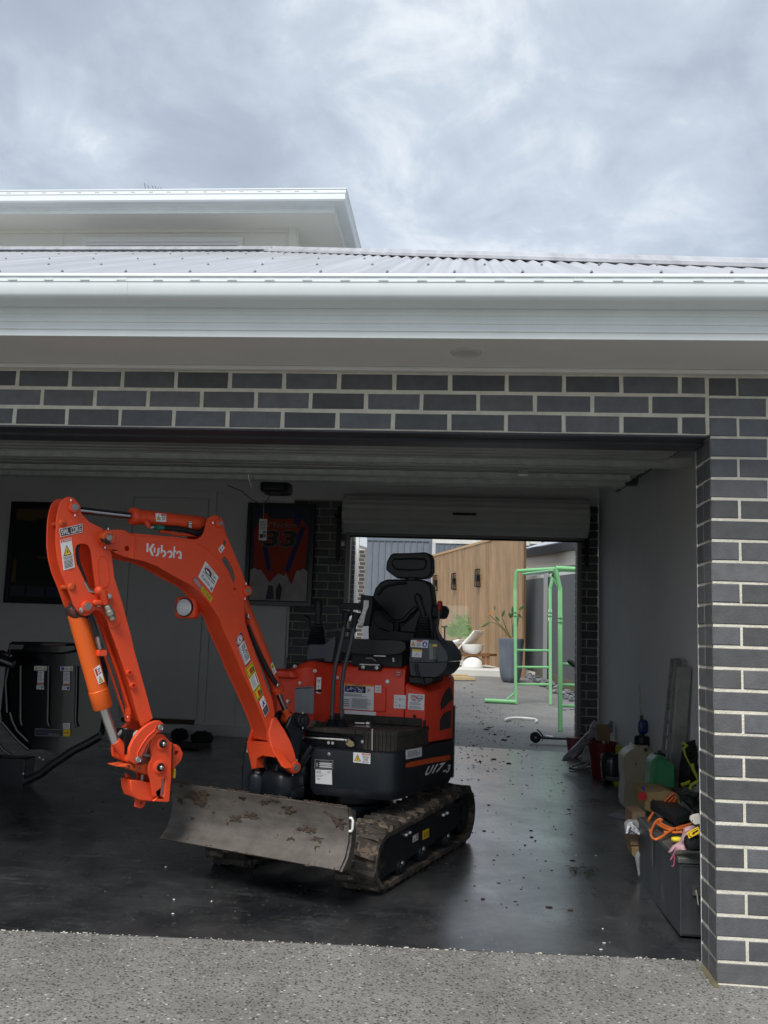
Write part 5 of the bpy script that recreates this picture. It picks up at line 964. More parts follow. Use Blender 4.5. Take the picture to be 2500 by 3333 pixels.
acb = (0.490,1.821); pinset(acb, .07, .098, .0225, .012); pinset(acb, -.098, -.07, .0225, .012)
tip = (1.083,1.692)
pinset(tip, .064, .13, .031, .0145, ORD); pinset(tip, -.13, -.064, .031, .0145, ORD)
def nip(crop_pts):
    for p in crop_pts: mb = MB(); p = Vector(p); mb.cyl(p - ez * .004, p + ez * .003, .0048, 8); mb.cyl(p + ez * .003, p + ez * .006, .0028, 8); obj('grease_nipple', mb, CHR, EX)
nip([(-2.644,0.277,1.735),(-2.650,0.271,1.648),(-2.258,0.662,1.819),(-2.110,0.811,1.450)]); nip([(-1.838,0.998,0.636),(-1.855,0.981,0.564)]); nip([(-2.106,0.801,1.528)])
# boom lettering
LOGO = [[(0.874,1.688),(0.864,1.688),(0.863,1.646),(0.873,1.646)],[(0.845,1.687),(0.832,1.688),(0.848,1.661),(0.833,1.630),(0.844,1.630),(0.861,1.660)],[(0.836,1.671),(0.828,1.671),(0.827,1.646),(0.835,1.646)],[(0.816,1.670),(0.806,1.671),(0.806,1.644),(0.809,1.635),(0.816,1.629),(0.825,1.629),(0.825,1.636),(0.819,1.638),(0.816,1.644)],[(0.800,1.686),(0.790,1.686),(0.790,1.663),(0.779,1.662),(0.772,1.655),(0.769,1.647),(0.772,1.636),(0.779,1.629),(0.787,1.628),(0.789,1.635),(0.782,1.638),(0.779,1.645),(0.781,1.652),(0.785,1.655),(0.791,1.655),(0.791,1.646),(0.799,1.646)],[(0.766,1.651),(0.762,1.659),(0.751,1.664),(0.740,1.661),(0.735,1.651),(0.736,1.636),(0.744,1.627),(0.755,1.627),(0.754,1.634),(0.748,1.636),(0.744,1.643),(0.745,1.650),(0.749,1.655),(0.755,1.655),(0.758,1.650)],[(0.732,1.685),(0.724,1.685),(0.724,1.665),(0.717,1.665),(0.717,1.658),(0.724,1.658),(0.724,1.628),(0.732,1.628)],[(0.716,1.648),(0.715,1.658),(0.705,1.666),(0.694,1.664),(0.686,1.654),(0.686,1.626),(0.695,1.627),(0.696,1.650),(0.699,1.658),(0.705,1.658),(0.708,1.650)],[(0.704,1.638),(0.697,1.638),(0.696,1.627),(0.704,1.628)]]
mb = MB()
for pl in LOGO:
    tri = tessellate_polygon([[Vector((x, z, 0)) for x, z in pl]]); mb.add([Pb(x, z, .0812) for x, z in pl], [tuple(t_) for t_ in tri])
obj('boom_lettering', mb, WHT, EX, smooth=0)
q = [(-2.307,0.626,1.547),(-2.250,0.683,1.472),(-2.226,0.708,1.552),(-2.282,0.652,1.626)]
decal('dealer_label', EX, [q[0], q[1], q[2], q[3]], [('t', k_, 'SUPER GROUPS', .10, .70, .90, .84), ('p', c_, [(.08, .66), (.3, .50), (.62, .62), (.55, .82), (.34, .86)]), ('p', w_, [(.16, .68), (.34, .58), (.52, .64), (.4, .72)]), ('r', k_, .50, .56, .93, .62), ('t', k_, '(03) 9702 2099', .10, .38, .90, .50), ('t', l_, 'Kubota', .14, .12, .74, .32), ('r', p_, .82, .06, .96, .24), ('l', p_, .2, .88, .8, .95, 1)], base=w_)
q = [(-2.328,0.605,1.526),(-2.294,0.639,1.482),(-2.289,0.645,1.503),(-2.319,0.615,1.546)]; decal('danger_label', EX, q, [('r', w_, .04, .08, .96, .92), ('r', c_, .07, .14, .93, .86), ('c', w_, .5, .5, .40, .32), ('c', r_, .5, .5, .36, .27), ('t', w_, 'DANGER', .24, .38, .76, .62)], base=c_)
q = [(-2.294,0.640,1.481),(-2.252,0.681,1.424),(-2.245,0.689,1.447),(-2.288,0.646,1.503)]; decal('danger_label', EX, q, [('t', k_, 'DO NOT STAND UNDER', .08, .55, .92, .85), ('t', k_, 'BOOM ATTACHMENTS', .08, .15, .92, .45)], base=y_)
q = [(-2.222,0.711,1.671),(-2.208,0.726,1.702),(-2.219,0.715,1.720),(-2.233,0.700,1.691)]; decal('small_diamond_label', EX, q, [('c', k_, .36, .5, .22, .28), ('c', w_, .42, .5, .14, .18), ('c', p_, .72, .5, .12, .2)], base=w_)
# labels down the boom
q = [(-2.097,0.836,1.111),(-2.075,0.858,1.144),(-2.120,0.813,1.283),(-2.145,0.789,1.245)]
# long axis runs up the boom: bl, br are the lower end
decal('dial_label', EX, q, [('r', c_, .0, .70, 1, 1), ('c', w_, .5, .85, .42, .135), ('c', r_, .5, .85, .36, .115), ('c', w_, .5, .85, .29, .09), ('p', k_, [(.35, .8), (.45, .82), (.62, .9), (.5, .9)]), ('p', k_, [(.4, .90), (.55, .86), (.6, .8), (.52, .79)]), ('t', k_, 'DIAL BEFORE', .68, .10, .92, .66, -1), ('t', k_, 'YOU DIG', .32, .10, .64, .66, -1), ('t', l_, 'www.1100.com.au', .12, .10, .24, .66, -1), ('r', c_, 0, 0, .05, .7), ('r', c_, .05, .0, 1, .02)], base=w_)
q = [(-2.039,0.895,0.932),(-2.015,0.919,0.972),(-2.068,0.865,1.138),(-2.096,0.838,1.096)]
decal('strip_label', EX, q, [('r', g_, .05, .70, .95, .98), ('r', y_, .12, .73, .88, .95), ('r', g_, .35, .75, .90, .88), ('r', r_, .40, .76, .70, .90), ('r', w_, .05, .33, .95, .68), ('l', p_, .12, .36, .70, .66, 12), ('r', r_, .80, .36, .90, .66), ('r', g_, .05, .02, .95, .31), ('r', y_, .12, .04, .88, .28), ('r', g_, .45, .05, .90, .18), ('r', r_, .40, .06, .70, .22)], base=y_)
q = [(-2.001,0.932,0.854),(-1.985,0.949,0.886),(-2.013,0.921,0.964),(-2.029,0.904,0.931)]; decal('strip_label', EX, q, [('r', k_, .04, .03, .96, .46), ('l', l_, .15, .08, .85, .42, 5), ('p', k_, [(.2, .6), (.5, .7), (.45, .92), (.62, .74), (.9, .8), (.66, .66), (.85, .52), (.56, .6), (.3, .52)]), ('c', b_, .52, .68, .14, .08)], base=w_)
# work lamp on the far side of the boom
mb = MB(); lp = (0.538,1.397); c = Pb(lp[0], lp[1], -.10)
poly = [(0.631,1.458),(0.591,1.460),(0.505,1.445),(0.483,1.333),(0.573,1.335),(0.598,1.352),(0.614,1.385)]
ax_ = (eb * .80 + em * .50).normalized(); axs = ax_.cross(ez).normalized()
mb = MB(); mb.squad(c, .062, .030, .056, ax=(axs, ax_, ez), e=5, n=24, m=12); obj('lamp_guard', mb, OR, EX)
mb = MB(); mb.cyl(c + ax_ * .02, c + ax_ * .036, .048, 28); obj('lamp_rim', mb, BLK, EX)
mb = MB(); mb.lathe([(.042, 0), (.042, .004), (.032, .010), (.001, .014)], c + ax_ * .034, ax_, 28)
for i in range(9): mb.obox(c + ax_ * .047 + ez * (.034 - i * .0085), axs * (.036 - abs(i - 4) * .0025), ax_ * .001, ez * .0012)
obj('lamp_lens', mb, mat('frosted_lens', (.62, .64, .66), .18, var=.1, vscale=60), EX)
# ---- cylinders
def bz(v, m=0): return Pb(v[0], v[1], m)
def along(a, b_, q): return a + (b_ - a) * q
A0 = bz(acb); A1 = bz((1.238,1.818))
dA = (A1 - A0).normalized(); LA = (A1 - A0).length
te = (-2.602,0.446,1.817); lt_ = (Vector(te) - A0).dot(dA)
mb = MB(); mb.lathe([(.030, .035), (.0355, .045), (.0365, .06), (.0365, lt_ - .035), (.0365, lt_ - .03)], A0, dA, 32); obj('arm_cylinder', mb, OR, EX, bevel=0)
mb = MB(); mb.lathe([(.0405, lt_ - .032), (.0425, lt_ - .026), (.0425, lt_ - .006), (.039, lt_), (.02, lt_ + .001)], A0, dA, 32); obj('cylinder_head', mb, OR, EX)
mb = MB(); mb.cyl(A0 + dA * (lt_ - .01), A1, .0165, 24); obj('arm_cylinder_rod', mb, CHRD, EX)
mb = MB(); mb.cyl(A0 - em * .04, A0 + em * .04, .026, 20); mb.cyl(A0, A0 + dA * .05, .026, 16); obj('cylinder_eye', mb, OR, EX)
mb = MB(); mb.cyl(A1 - em * .045, A1 + em * .045, .030, 28); mb.cyl(A1 - dA * .055, A1, .021, 20); obj('rod_eye', mb, ORD, EX, bevel=.003)
q = [(-2.496,0.502,1.802),(-2.458,0.539,1.804),(-2.460,0.537,1.843),(-2.500,0.497,1.842)]; decal('crush_zone_label', EX, q, tri_warn(.08, .18, .38, .64) + [('r', r_, .5, .76, .95, .95), ('t', k_, 'CRUSH', .58, .48, .92, .64), ('t', k_, 'ZONE.', .60, .24, .88, .40)])
mb = MB(); mb.tube([(-2.535,0.463,1.800),(-2.524,0.474,1.780),(-2.520,0.477,1.770)], [.012, .012, .010], 10); obj('hose_port', mb, OR, EX)
mb = MB(); mb.tube([(-2.518,0.480,1.769),(-2.506,0.491,1.773)], .010, 8); obj('hose_fitting', mb, STEEL, EX)
mb = MB(); mb.tube([(-2.506,0.491,1.773),(-2.495,0.502,1.774)], .009, 8); mb.tube([(-2.495,0.503,1.773),(-2.467,0.530,1.775)], .0135, 10); obj('green_hose_sleeve', mb, mat('green_sleeve', (.02, .16, .10), .6), EX)
mb = MB(); mb.tube([(-2.470,0.536,1.775),(-2.421,0.585,1.779),(-2.379,0.627,1.775),(-2.339,0.667,1.765),(-2.320,0.686,1.774),(-2.305,0.701,1.803)], .013, 10); mb.tube([(-2.476,0.572,1.781),(-2.419,0.629,1.789),(-2.373,0.675,1.790),(-2.337,0.712,1.780),(-2.315,0.733,1.788)], .014, 10); obj('hydraulic_hose', mb, HOSE, EX)
mb = MB(); mb.tube([(-2.482,0.538,1.756),(-2.455,0.565,1.759),(-2.423,0.597,1.751),(-2.381,0.639,1.755),(-2.344,0.676,1.756)], .009, 8); mb.squad((-2.477,0.543,1.757), .016, .012, .009, ax=(eb, em, ez), e=3); obj('hose_pipe', mb, OR, EX)
mb = MB(); mb.obox((-2.366,0.628,1.804), eb * .008, em * .006, ez * .016); mb.squad((-2.359,0.625,1.809), .009, .006, .007, e=2.4); obj('hose_clamp', mb, STEEL, EX)
B0 = bz((-0.049,0.829)); B1 = bz(bcu); dB = (B1 - B0).normalized()
te = (-1.980,1.068,0.957); lt_ = (Vector(te) - B0).dot(dB); LB = (B1 - B0).length
mb = MB(); mb.lathe([(.02, lt_), (.034, lt_ + .002), (.036, lt_ + .01), (.036, lt_ + .03), (.032, lt_ + .035), (.032, LB - .05), (.026, LB - .03)], B0, dB, 32); mb.cyl(B1 - em * .04, B1 + em * .04, .026, 20); obj('boom_cylinder', mb, OR, EX)
mb = MB(); mb.cyl(B0, B0 + dB * (lt_ + .02), .0145, 20); obj('boom_cylinder_rod', mb, CHRD, EX)
mb = MB(); mb.cyl(B0 - em * .035, B0 + em * .035, .031, 24); mb.cyl(B0, B0 + dB * .06, .021, 16); obj('rod_eye', mb, ORD, EX, bevel=.003)
mb = MB(); mb.tube([(-2.104,0.881,1.321),(-2.075,0.909,1.241),(-2.042,0.943,1.163),(-2.009,0.976,1.092),(-1.982,1.003,1.041),(-1.964,1.021,1.016)], [.006, .010, .012, .013, .013, .012], 10); obj('hydraulic_hose', mb, HOSE, EX)
for p in [(-2.105,0.873,1.362),(-1.961,1.016,1.011)]: mb = MB(); p = Vector(p); mb.tube([p - eb * .012 - ez * .004, p, p + ez * .012 - eb * .002], [.009, .009, .007], 8); obj('hose_fitting', mb, STEEL, EX)
q = [(-1.983,1.018,1.064),(-1.972,1.030,1.079),(-1.991,1.011,1.131),(-2.000,1.001,1.115)]; decal('warning_label', EX, q, [('r', y_, .1, .55, .9, .95), ('p', k_, [(.25, .62), (.75, .62), (.5, .88)]), ('l', p_, .15, .1, .85, .5, 3)])
# ---- swing bracket
kp = (-0.069,0.831)
mb = MB(); mb.cyl(Pb(*kp, -.112), Pb(*kp, -.036), .037, 28); mb.cyl(Pb(*kp, .036), Pb(*kp, .112), .037, 28); mb.cyl(Pb(*kp, .112), Pb(*kp, .122), .022, 20); obj('bracket_boss', mb, NAVY, EX, bevel=.003)
br_ = [(-0.011,0.850),(-0.058,0.853),(-0.108,0.833),(-0.113,0.789),(-0.089,0.732),(-0.080,0.675),(-0.072,0.604),(-0.087,0.551),(0.018,0.539),(0.035,0.634),(-0.020,0.697),(-0.017,0.750),(0.018,0.794)]
for m0, m1 in ((.05, .075), (-.075, -.05)): mb = MB(); mb.prism(br_, FB, m0, m1); obj('swing_bracket_cheek', mb, NAVY, EX, bevel=.006)
mb = MB(); mb.prism([(foot[0] - .10, .40), (foot[0] + .03, .40), (foot[0] + .055, .53), (foot[0] + .045, .60), (foot[0] + .02, .63), (foot[0] - .03, .66), (foot[0] - .07, .80), (foot[0] - .12, .80)], FB, -.05, .05); obj('swing_bracket_body', mb, NAVY, EX, bevel=.01)
mb = MB(); mb.cyl(Pb(*foot, -.118), Pb(*foot, .118), .036, 24); obj('foot_pivot_tube', mb, mat('dirty_black', (.018, .016, .014), .7, var=.4, vscale=30), EX)
mb = MB(); sp_ = Pb(foot[0] - .03, 0, -.02); mb.lathe([(.105, .31), (.115, .34), (.115, .43), (.09, .45), (.09, .52)], (sp_.x, sp_.y, 0), n=32); obj('swing_post', mb, NAVY, EX)
mb = MB(); c = Vector((-2.060,1.115,0.542)); mb.lathe([(.050, -.14), (.055, -.02), (.050, 0), (.045, .006)], c, n=24); obj('bracket_knuckle', mb, NAVY, EX)
mb = MB(); mb.lathe([(.022, 0), (.022, .008), (.014, .012), (.001, .012)], c + ez * .005, n=20); obj('knuckle_pin', mb, STEEL, EX)
mb = MB(); mb.squad(Vector((-1.925,1.095,0.494)), .11, .09, .085, ax=(em, eb, ez), e=4); mb.squad(Vector((-1.851,1.056,0.466)), .03, .05, .035, ax=(em, eb, ez), e=5); obj('bracket_base', mb, NAVY, EX)
mb = MB(); mb.squad(Pu(-.22, .30, .55), .13, .14, .09, ax=(es, eg, ez), e=4); obj('swing_boss_housing', mb, NAVY, EX)
mb = MB(); mb.tube([(-2.015,1.062,0.646),(-2.017,1.059,0.608),(-2.004,1.073,0.574)], .010, 8); obj('hydraulic_hose', mb, HOSE, EX); mb = MB(); mb.tube([(-1.837,1.124,0.598),(-1.818,1.119,0.638),(-1.794,1.113,0.677),(-1.779,1.110,0.698)], .012, 8); obj('hydraulic_hose', mb, HOSE, EX); mb = MB(); mb.tube([(-1.843,1.136,0.577),(-1.818,1.130,0.608),(-1.789,1.123,0.653)], .011, 8); obj('hydraulic_hose', mb, HOSE, EX); mb = MB(); mb.tube([Pu(-.2, .33, .72), Pu(-.16, .42, .70), Pu(-.12, .44, .62), Pu(-.15, .46, .52)], .012, 8); obj('hydraulic_hose', mb, HOSE, EX)
nip([(-1.828,1.065,0.871),(-1.825,1.068,0.793)])
# ---- arm
plate = [(1.280,1.857),(1.267,1.865),(1.253,1.867),(1.234,1.863),(1.215,1.847),(1.204,1.820),(1.190,1.794),(1.151,1.761),(1.086,1.737),(1.047,1.666),(1.031,1.603),(1.014,1.515),(0.963,1.394),(0.910,1.247),(0.889,1.179),(0.832,1.029),(0.772,0.865),(0.829,0.828),(0.855,0.892),(0.904,1.029),(0.965,1.166),(1.018,1.278),(1.032,1.313),(1.051,1.339),(1.074,1.359),(1.095,1.363),(1.108,1.352),(1.118,1.340),(1.139,1.332),(1.161,1.338),(1.180,1.355),(1.200,1.383),(1.234,1.460),(1.268,1.526),(1.290,1.593),(1.300,1.644),(1.304,1.699),(1.306,1.760),(1.301,1.809),(1.293,1.838)]
hole = [(1.203,1.651),(1.190,1.658),(1.168,1.660),(1.150,1.654),(1.137,1.634),(1.126,1.589),(1.112,1.520),(1.099,1.464),(1.098,1.436),(1.111,1.431),(1.127,1.449),(1.143,1.472),(1.172,1.523),(1.197,1.566),(1.207,1.607),(1.209,1.635)]
mb = MB(); mb.prism(plate, FB, .048, .060, holes=[hole]); obj('arm_side_plate', mb, ORD if False else OR, EX, smooth=30, bevel=.002)
mb = MB(); mb.prism(plate, FB, -.060, -.048); obj('arm_side_plate', mb, OR, EX, smooth=30, bevel=.002)
cores = [(1.058,1.647),(1.033,1.565),(1.006,1.458),(0.925,1.239),(0.846,1.041),(0.788,0.878),(0.819,0.849),(0.876,1.005),(0.939,1.160),(0.993,1.279),(1.047,1.408),(1.074,1.526)]
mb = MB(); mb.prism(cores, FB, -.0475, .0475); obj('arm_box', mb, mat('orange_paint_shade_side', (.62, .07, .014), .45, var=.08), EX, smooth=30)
mb = MB(); mb.tube([Pb(x, z, -.052) for x, z in [(1.000,1.186),(0.954,1.083),(0.891,0.938),(0.848,0.840)]], .006, 6); mb.tube([(-2.701,0.361,1.312),(-2.674,0.388,1.265),(-2.657,0.405,1.205),(-2.617,0.445,1.085),(-2.564,0.499,0.904),(-2.552,0.510,0.861)], .006, 6); mb.obox((-2.569,0.493,0.880), em * .02, eb * .005, ez * .03); obj('arm_pipe', mb, OR, EX)
mb = MB(); mb.squad((-2.564,0.485,0.868), .007, .007, .007, e=2.4); obj('bolt', mb, STEEL, EX)
# raised oval pad and sockets on the arm side
mb = MB(); ov = [(-2.683,0.279,1.591),(-2.678,0.284,1.609),(-2.666,0.296,1.614),(-2.655,0.307,1.606),(-2.650,0.312,1.584),(-2.645,0.317,1.542),(-2.641,0.321,1.500),(-2.645,0.317,1.478),(-2.655,0.307,1.468),(-2.666,0.296,1.469),(-2.674,0.288,1.486),(-2.680,0.281,1.538),(-2.684,0.278,1.573)]; mb.tube(ov, .0018, 6, closed=True); obj('raised_bead', mb, OR, EX)
mb = MB(); ov = [(-2.604,0.357,1.366),(-2.595,0.367,1.351),(-2.591,0.371,1.321),(-2.596,0.366,1.294),(-2.611,0.351,1.281),(-2.627,0.335,1.287)]; mb.tube(ov, .0018, 6); obj('raised_bead', mb, OR, EX)
for p in [(0.912,1.078),(0.889,1.019)]:
    mb = MB(); mb.lathe([(.014, 0), (.014, .018), (.009, .019), (.0085, .006), (.001, .006)], Pb(*p, .056), em, 20); obj('threaded_boss', mb, OR, EX)
for p in [(1.278,1.744),(1.213,1.460)]:
    mb = MB(); mb.cyl(Pb(*p, -.052), Pb(*p, .055), .011, 14); mb.lathe([(.020, 0), (.014, .010), (.001, .013)], Pb(*p, .058), em, 16); obj('spacer_bar', mb, ORD, EX)
for p, r in (((1.235,1.819), .025),): pinset(p, .058, .085, r, .016, OR)
pinset((1.295,1.854), -.085, -.058, .025, .016, OR) if False else None
bk = (1.141,1.376); pinset(bk, .056, .085, .0255, .0165, OR)
nip([(-2.774,0.147,1.847),(-2.757,0.164,1.781)])
for p in [(-2.668,0.289,1.389),(-2.635,0.322,1.428),(-2.724,0.232,1.360)]: mb = MB(); mb.lathe([(.013, -.004), (.013, .006), (.009, .007), (.009, .013), (.001, .014)], p, em, 12); obj('bolt', mb, STEEL, EX)
q = [(-2.812,0.150,1.680),(-2.742,0.221,1.712),(-2.745,0.218,1.750),(-2.818,0.144,1.716)]; decal('load_limit_label', EX, q, [('r', k_, .02, .06, .98, .94), ('t', w_, 'SWL 122KG', .06, .16, .95, .86)], label='black label reading SWL 122KG in white')
q = [(-2.794,0.169,1.532),(-2.758,0.205,1.550),(-2.777,0.186,1.683),(-2.813,0.150,1.666)]; decal('danger_label', EX, q, [('r', r_, .04, .90, .96, .985), ('t', w_, 'DANGER', .35, .915, .90, .97), ('p', w_, [(.12, .91), (.28, .91), (.2, .97)])] + tri_warn(.12, .45, .74, .34) + [('r', k_, .02, .405, .98, .415), ('t', k_, 'CRUSH RISK', .10, .33, .90, .39), ('l', k_, .1, .04, .9, .31, 6)])
# hose and couplings at the arm
mb = MB(); mb.tube([(-2.764,0.234,1.655),(-2.768,0.231,1.626),(-2.763,0.235,1.592),(-2.755,0.244,1.558),(-2.742,0.257,1.521),(-2.729,0.269,1.487)], .0105, 10); obj('hydraulic_hose', mb, HOSE, EX)
mb = MB(); mb.tube([(-2.725,0.245,1.487),(-2.715,0.255,1.466),(-2.708,0.263,1.449),(-2.689,0.281,1.445)], [.010, .009, .010, .010], 8); obj('hose_fitting', mb, STEEL, EX)
mb = MB(); mb.tube([(-2.666,0.262,1.450),(-2.653,0.275,1.444),(-2.644,0.284,1.424),(-2.634,0.294,1.390)], [.020, .022, .020, .014], 14); mb.squad((-2.661,0.267,1.449), .022, .02, .022, e=2.2); mb.squad((-2.667,0.275,1.395), .026, .014, .014, ax=(eb, em, ez), e=3); obj('elbow_block', mb, OR, EX)
a = [(-2.630,0.291,1.386),(-2.621,0.300,1.366),(-2.611,0.310,1.338),(-2.604,0.317,1.318),(-2.599,0.322,1.306)]; mb = MB(); d = (Vector(a[4]) - Vector(a[0])); mb.lathe([(.012, 0), (.016, .008), (.016, .025), (.020, .028), (.020, .048), (.016, .050), (.013, .058), (.015, .060), (.015, .072), (.010, .076)], a[0], d, 14); obj('quick_coupler', mb, mat('zinc_coupler', (.42, .42, .36), .4, .8), EX)
C0 = bz((1.141,1.376)); C1 = bz((0.853,0.685), -.015); dC = (C1 - C0).normalized(); LC = (C1 - C0).length
C0v = [(-2.763,0.285,1.335),(-2.653,0.396,0.914),(-2.651,0.397,0.908),(-2.601,0.447,0.752)]
C0 = Vector(C0v[0]); dC = (Vector(C0v[1]) - C0).normalized(); lt_ = (Vector(C0v[1]) - C0).length
mb = MB(); mb.lathe([(.030, -.03), (.0415, -.02), (.0425, 0), (.0425, lt_ * .80), (.0445, lt_ * .805), (.0445, lt_ - .006), (.041, lt_), (.02, lt_ + .001)], C0, dC, 36); obj('bucket_cylinder', mb, mat('orange_paint_cylinder', (.80, .125, .012), .42, spot=(.3, .05, .02), spot_th=.70, spot_scale=14), EX)
mb = MB(); mb.cyl(bz(bk, -.048), bz(bk, .048), .040, 28); mb.squad(C0 - dC * .01, .046, .046, .035, ax=(em, eb, dC), e=3); obj('cylinder_eye', mb, mat('greasy_black_orange', (.09, .022, .012), .4, var=.6, vscale=30, spot=(.012, .01, .01), spot_th=.45, spot_scale=14, bump=.4, bscale=40), EX, bevel=.004)
R1 = Vector(C0v[3]); mb = MB(); mb.cyl(C0 + dC * (lt_ - .01), R1, .021, 24); obj('bucket_cylinder_rod', mb, mat('matt_chrome', (.55, .54, .52), .38, .9), EX)
q = [(-2.657,0.330,1.025),(-2.638,0.349,1.038),(-2.658,0.329,1.114),(-2.678,0.309,1.094)]; decal('crush_zone_label', EX, q, [('r', r_, .1, .5, .4, .95), ('l', k_, .5, .52, .9, .9, 3)] + tri_warn(.15, .06, .7, .40))
mb = MB(); mb.tube([(-2.705,0.280,1.345),(-2.692,0.292,1.311),(-2.682,0.303,1.276),(-2.673,0.312,1.241)], .011, 10); obj('hydraulic_hose', mb, HOSE, EX)
mb = MB(); mb.tube([(-2.672,0.312,1.244),(-2.667,0.318,1.217),(-2.659,0.326,1.185)], [.010, .012, .010], 8); obj('hose_fitting', mb, STEEL, EX)
mb = MB(); mb.obox((-2.656,0.336,1.167), eb * .022, em * .012, ez * .014); obj('hose_block', mb, OR, EX, bevel=.003)
mb = MB(); mb.tube([C0 + dC * lt_ * .3 - em * .046, C0 + dC * lt_ * .9 - em * .046], .005, 6); obj('cylinder_pipe', mb, OR, EX)
# ---- links and quick hitch
QX = lambda pts: pts
link = [(0.902,0.713),(0.901,0.739),(0.885,0.778),(0.858,0.812),(0.830,0.835),(0.801,0.851),(0.776,0.858),(0.755,0.857),(0.736,0.843),(0.731,0.823),(0.741,0.806),(0.762,0.803),(0.773,0.790),(0.796,0.771),(0.816,0.742),(0.827,0.715),(0.836,0.702),(0.834,0.682),(0.848,0.665),(0.873,0.665),(0.894,0.679)]
mb = MB(); mb.prism(link, FB, .078, .100); obj('link_arm', mb, OR, EX, smooth=40, bevel=.004)
mb = MB(); mb.prism(link, FB, -.100, -.078); obj('link_arm', mb, OR, EX, smooth=40, bevel=.004)
mb = MB(); mb.tube([Pb(x, z, .101) for x, z in [(0.860,0.684),(0.859,0.717),(0.839,0.753),(0.816,0.785),(0.780,0.814),(0.777,0.831)]], .003, 6); obj('link_rib', mb, OR, EX)
pl = [(0.857,0.686),(0.755,0.827)]
for p in pl:
    mb = MB(); mb.lathe([(.0155, -.01), (.0155, .010), (.012, .012), (.010, .008), (.005, .008), (.004, .010), (.001, .010)], Pb(*p, .102), em, 24); obj('link_pin', mb, STEEL, EX)
mb = MB(); p = pl[0]; k = [(-.12, .022), (-.10, .024), (-.098, .020), (-.085, .020), (-.083, .025), (-.055, .025), (-.053, .021), (-.04, .021), (-.038, .026), (.03, .026), (.032, .021), (.045, .021), (.047, .025), (.078, .025)]
mb.lathe([(r, h) for h, r in k], Pb(*p, 0), em, 24); obj('cross_tube', mb, ORD, EX)
mb = MB(); mb.cyl(R1 + dC * -.01, Pb(p[0], p[1], (R1 - BOV).dot(em)), .024, 20, r2=.030); obj('rod_eye', mb, OR, EX, bevel=.002)
mb = MB(); mb.cyl(Pb(pl[1][0], pl[1][1], -.08), Pb(pl[1][0], pl[1][1], .08), .020, 20); obj('link_bush', mb, ORD, EX)
hp = [(0.786,0.760),(0.780,0.784),(0.756,0.796),(0.729,0.793),(0.709,0.781),(0.696,0.763),(0.674,0.750),(0.674,0.717),(0.667,0.583),(0.668,0.546),(0.669,0.478),(0.680,0.475),(0.755,0.486),(0.732,0.504),(0.754,0.506),(0.767,0.554),(0.775,0.588),(0.789,0.619),(0.788,0.656),(0.776,0.679),(0.774,0.699),(0.786,0.733)]
slot_ = [(0.714,0.583),(0.696,0.585),(0.699,0.505),(0.718,0.506)]
mb = MB(); mb.prism(hp, FB, .062, .078, holes=[slot_]); obj('hitch_plate', mb, OR, EX, smooth=40, bevel=.003)
mb = MB(); mb.prism(hp, FB, -.070, -.055); obj('hitch_plate', mb, OR, EX, smooth=40, bevel=.003)
mb = MB(); mb.prism(slot_, FB, .05, .066); obj('hitch_wear_strip', mb, PIN, EX)
for p in [(0.727,0.749),(0.732,0.641)]:
    mb = MB(); mb.lathe([(.032, 0), (.032, .006), (.026, .008)], Pb(*p, .078), em, 24); obj('hitch_boss', mb, OR, EX)
    mb = MB(); mb.lathe([(.019, 0), (.019, .006), (.018, .007)], Pb(*p, .084), em, 24); obj('hitch_washer', mb, BLK, EX)
    mb = MB(); mb.lathe([(.010, 0), (.010, .014), (.007, .017), (.001, .018)], Pb(*p, .090), em, 8); obj('bolt', mb, STEEL, EX)
    mb = MB(); mb.cyl(Pb(*p, -.06), Pb(*p, .06), .022, 20); obj('hitch_pin', mb, ORD, EX)
hk = [(0.641,0.728),(0.624,0.734),(0.605,0.720),(0.586,0.690),(0.593,0.659),(0.617,0.633),(0.630,0.616),(0.638,0.617),(0.641,0.673)]
mb = MB(); mb.prism(hk, FB, .0, .03, holes=[circ((0.622,0.694), .011)]); obj('rear_hook', mb, OR, EX, bevel=.003)
mb = MB(); mb.obox((-2.375,0.645,0.597), eb * .006, em * .01, ez * .022); obj('yellow_safety_tab', mb, YEL, EX, bevel=.002)
ac = [(0.942,0.655),(0.877,0.659),(0.803,0.653),(0.751,0.670),(0.758,0.609),(0.784,0.604),(0.845,0.625),(0.898,0.645)]
mb = MB(); mb.prism(ac, FB, -.05, .055); obj('arm_end_casting', mb, ORD, EX, bevel=.008)
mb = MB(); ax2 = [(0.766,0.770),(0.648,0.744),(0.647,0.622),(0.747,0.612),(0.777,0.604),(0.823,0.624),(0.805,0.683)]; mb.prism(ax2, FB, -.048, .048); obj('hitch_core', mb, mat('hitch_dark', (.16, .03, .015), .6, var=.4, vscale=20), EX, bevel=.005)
fr_ = [(0.862,0.586),(0.815,0.580),(0.742,0.562),(0.699,0.556),(0.690,0.476),(0.759,0.482),(0.809,0.492),(0.840,0.509),(0.855,0.541)]
mb = MB(); mb.prism(fr_, FB, -.055, .05); obj('hitch_jaw', mb, OR, EX, bevel=.006)
fl_ = [(0.838,0.603),(0.814,0.593),(0.792,0.550),(0.764,0.476),(0.783,0.481),(0.807,0.500),(0.819,0.525)]
mb = MB(); mb.prism(fl_, FB, -.07, -.05); obj('hitch_jaw_side', mb, OR, EX, bevel=.004)
fin = [(0.791,0.558),(0.777,0.553),(0.779,0.496),(0.753,0.476),(0.760,0.452),(0.779,0.444),(0.804,0.453),(0.802,0.525)]
mb = MB(); mb.prism(fin, FB, -.014, .004, holes=[circ((0.776,0.469), .007)]); obj('lifting_eye', mb, OR, EX, bevel=.002)
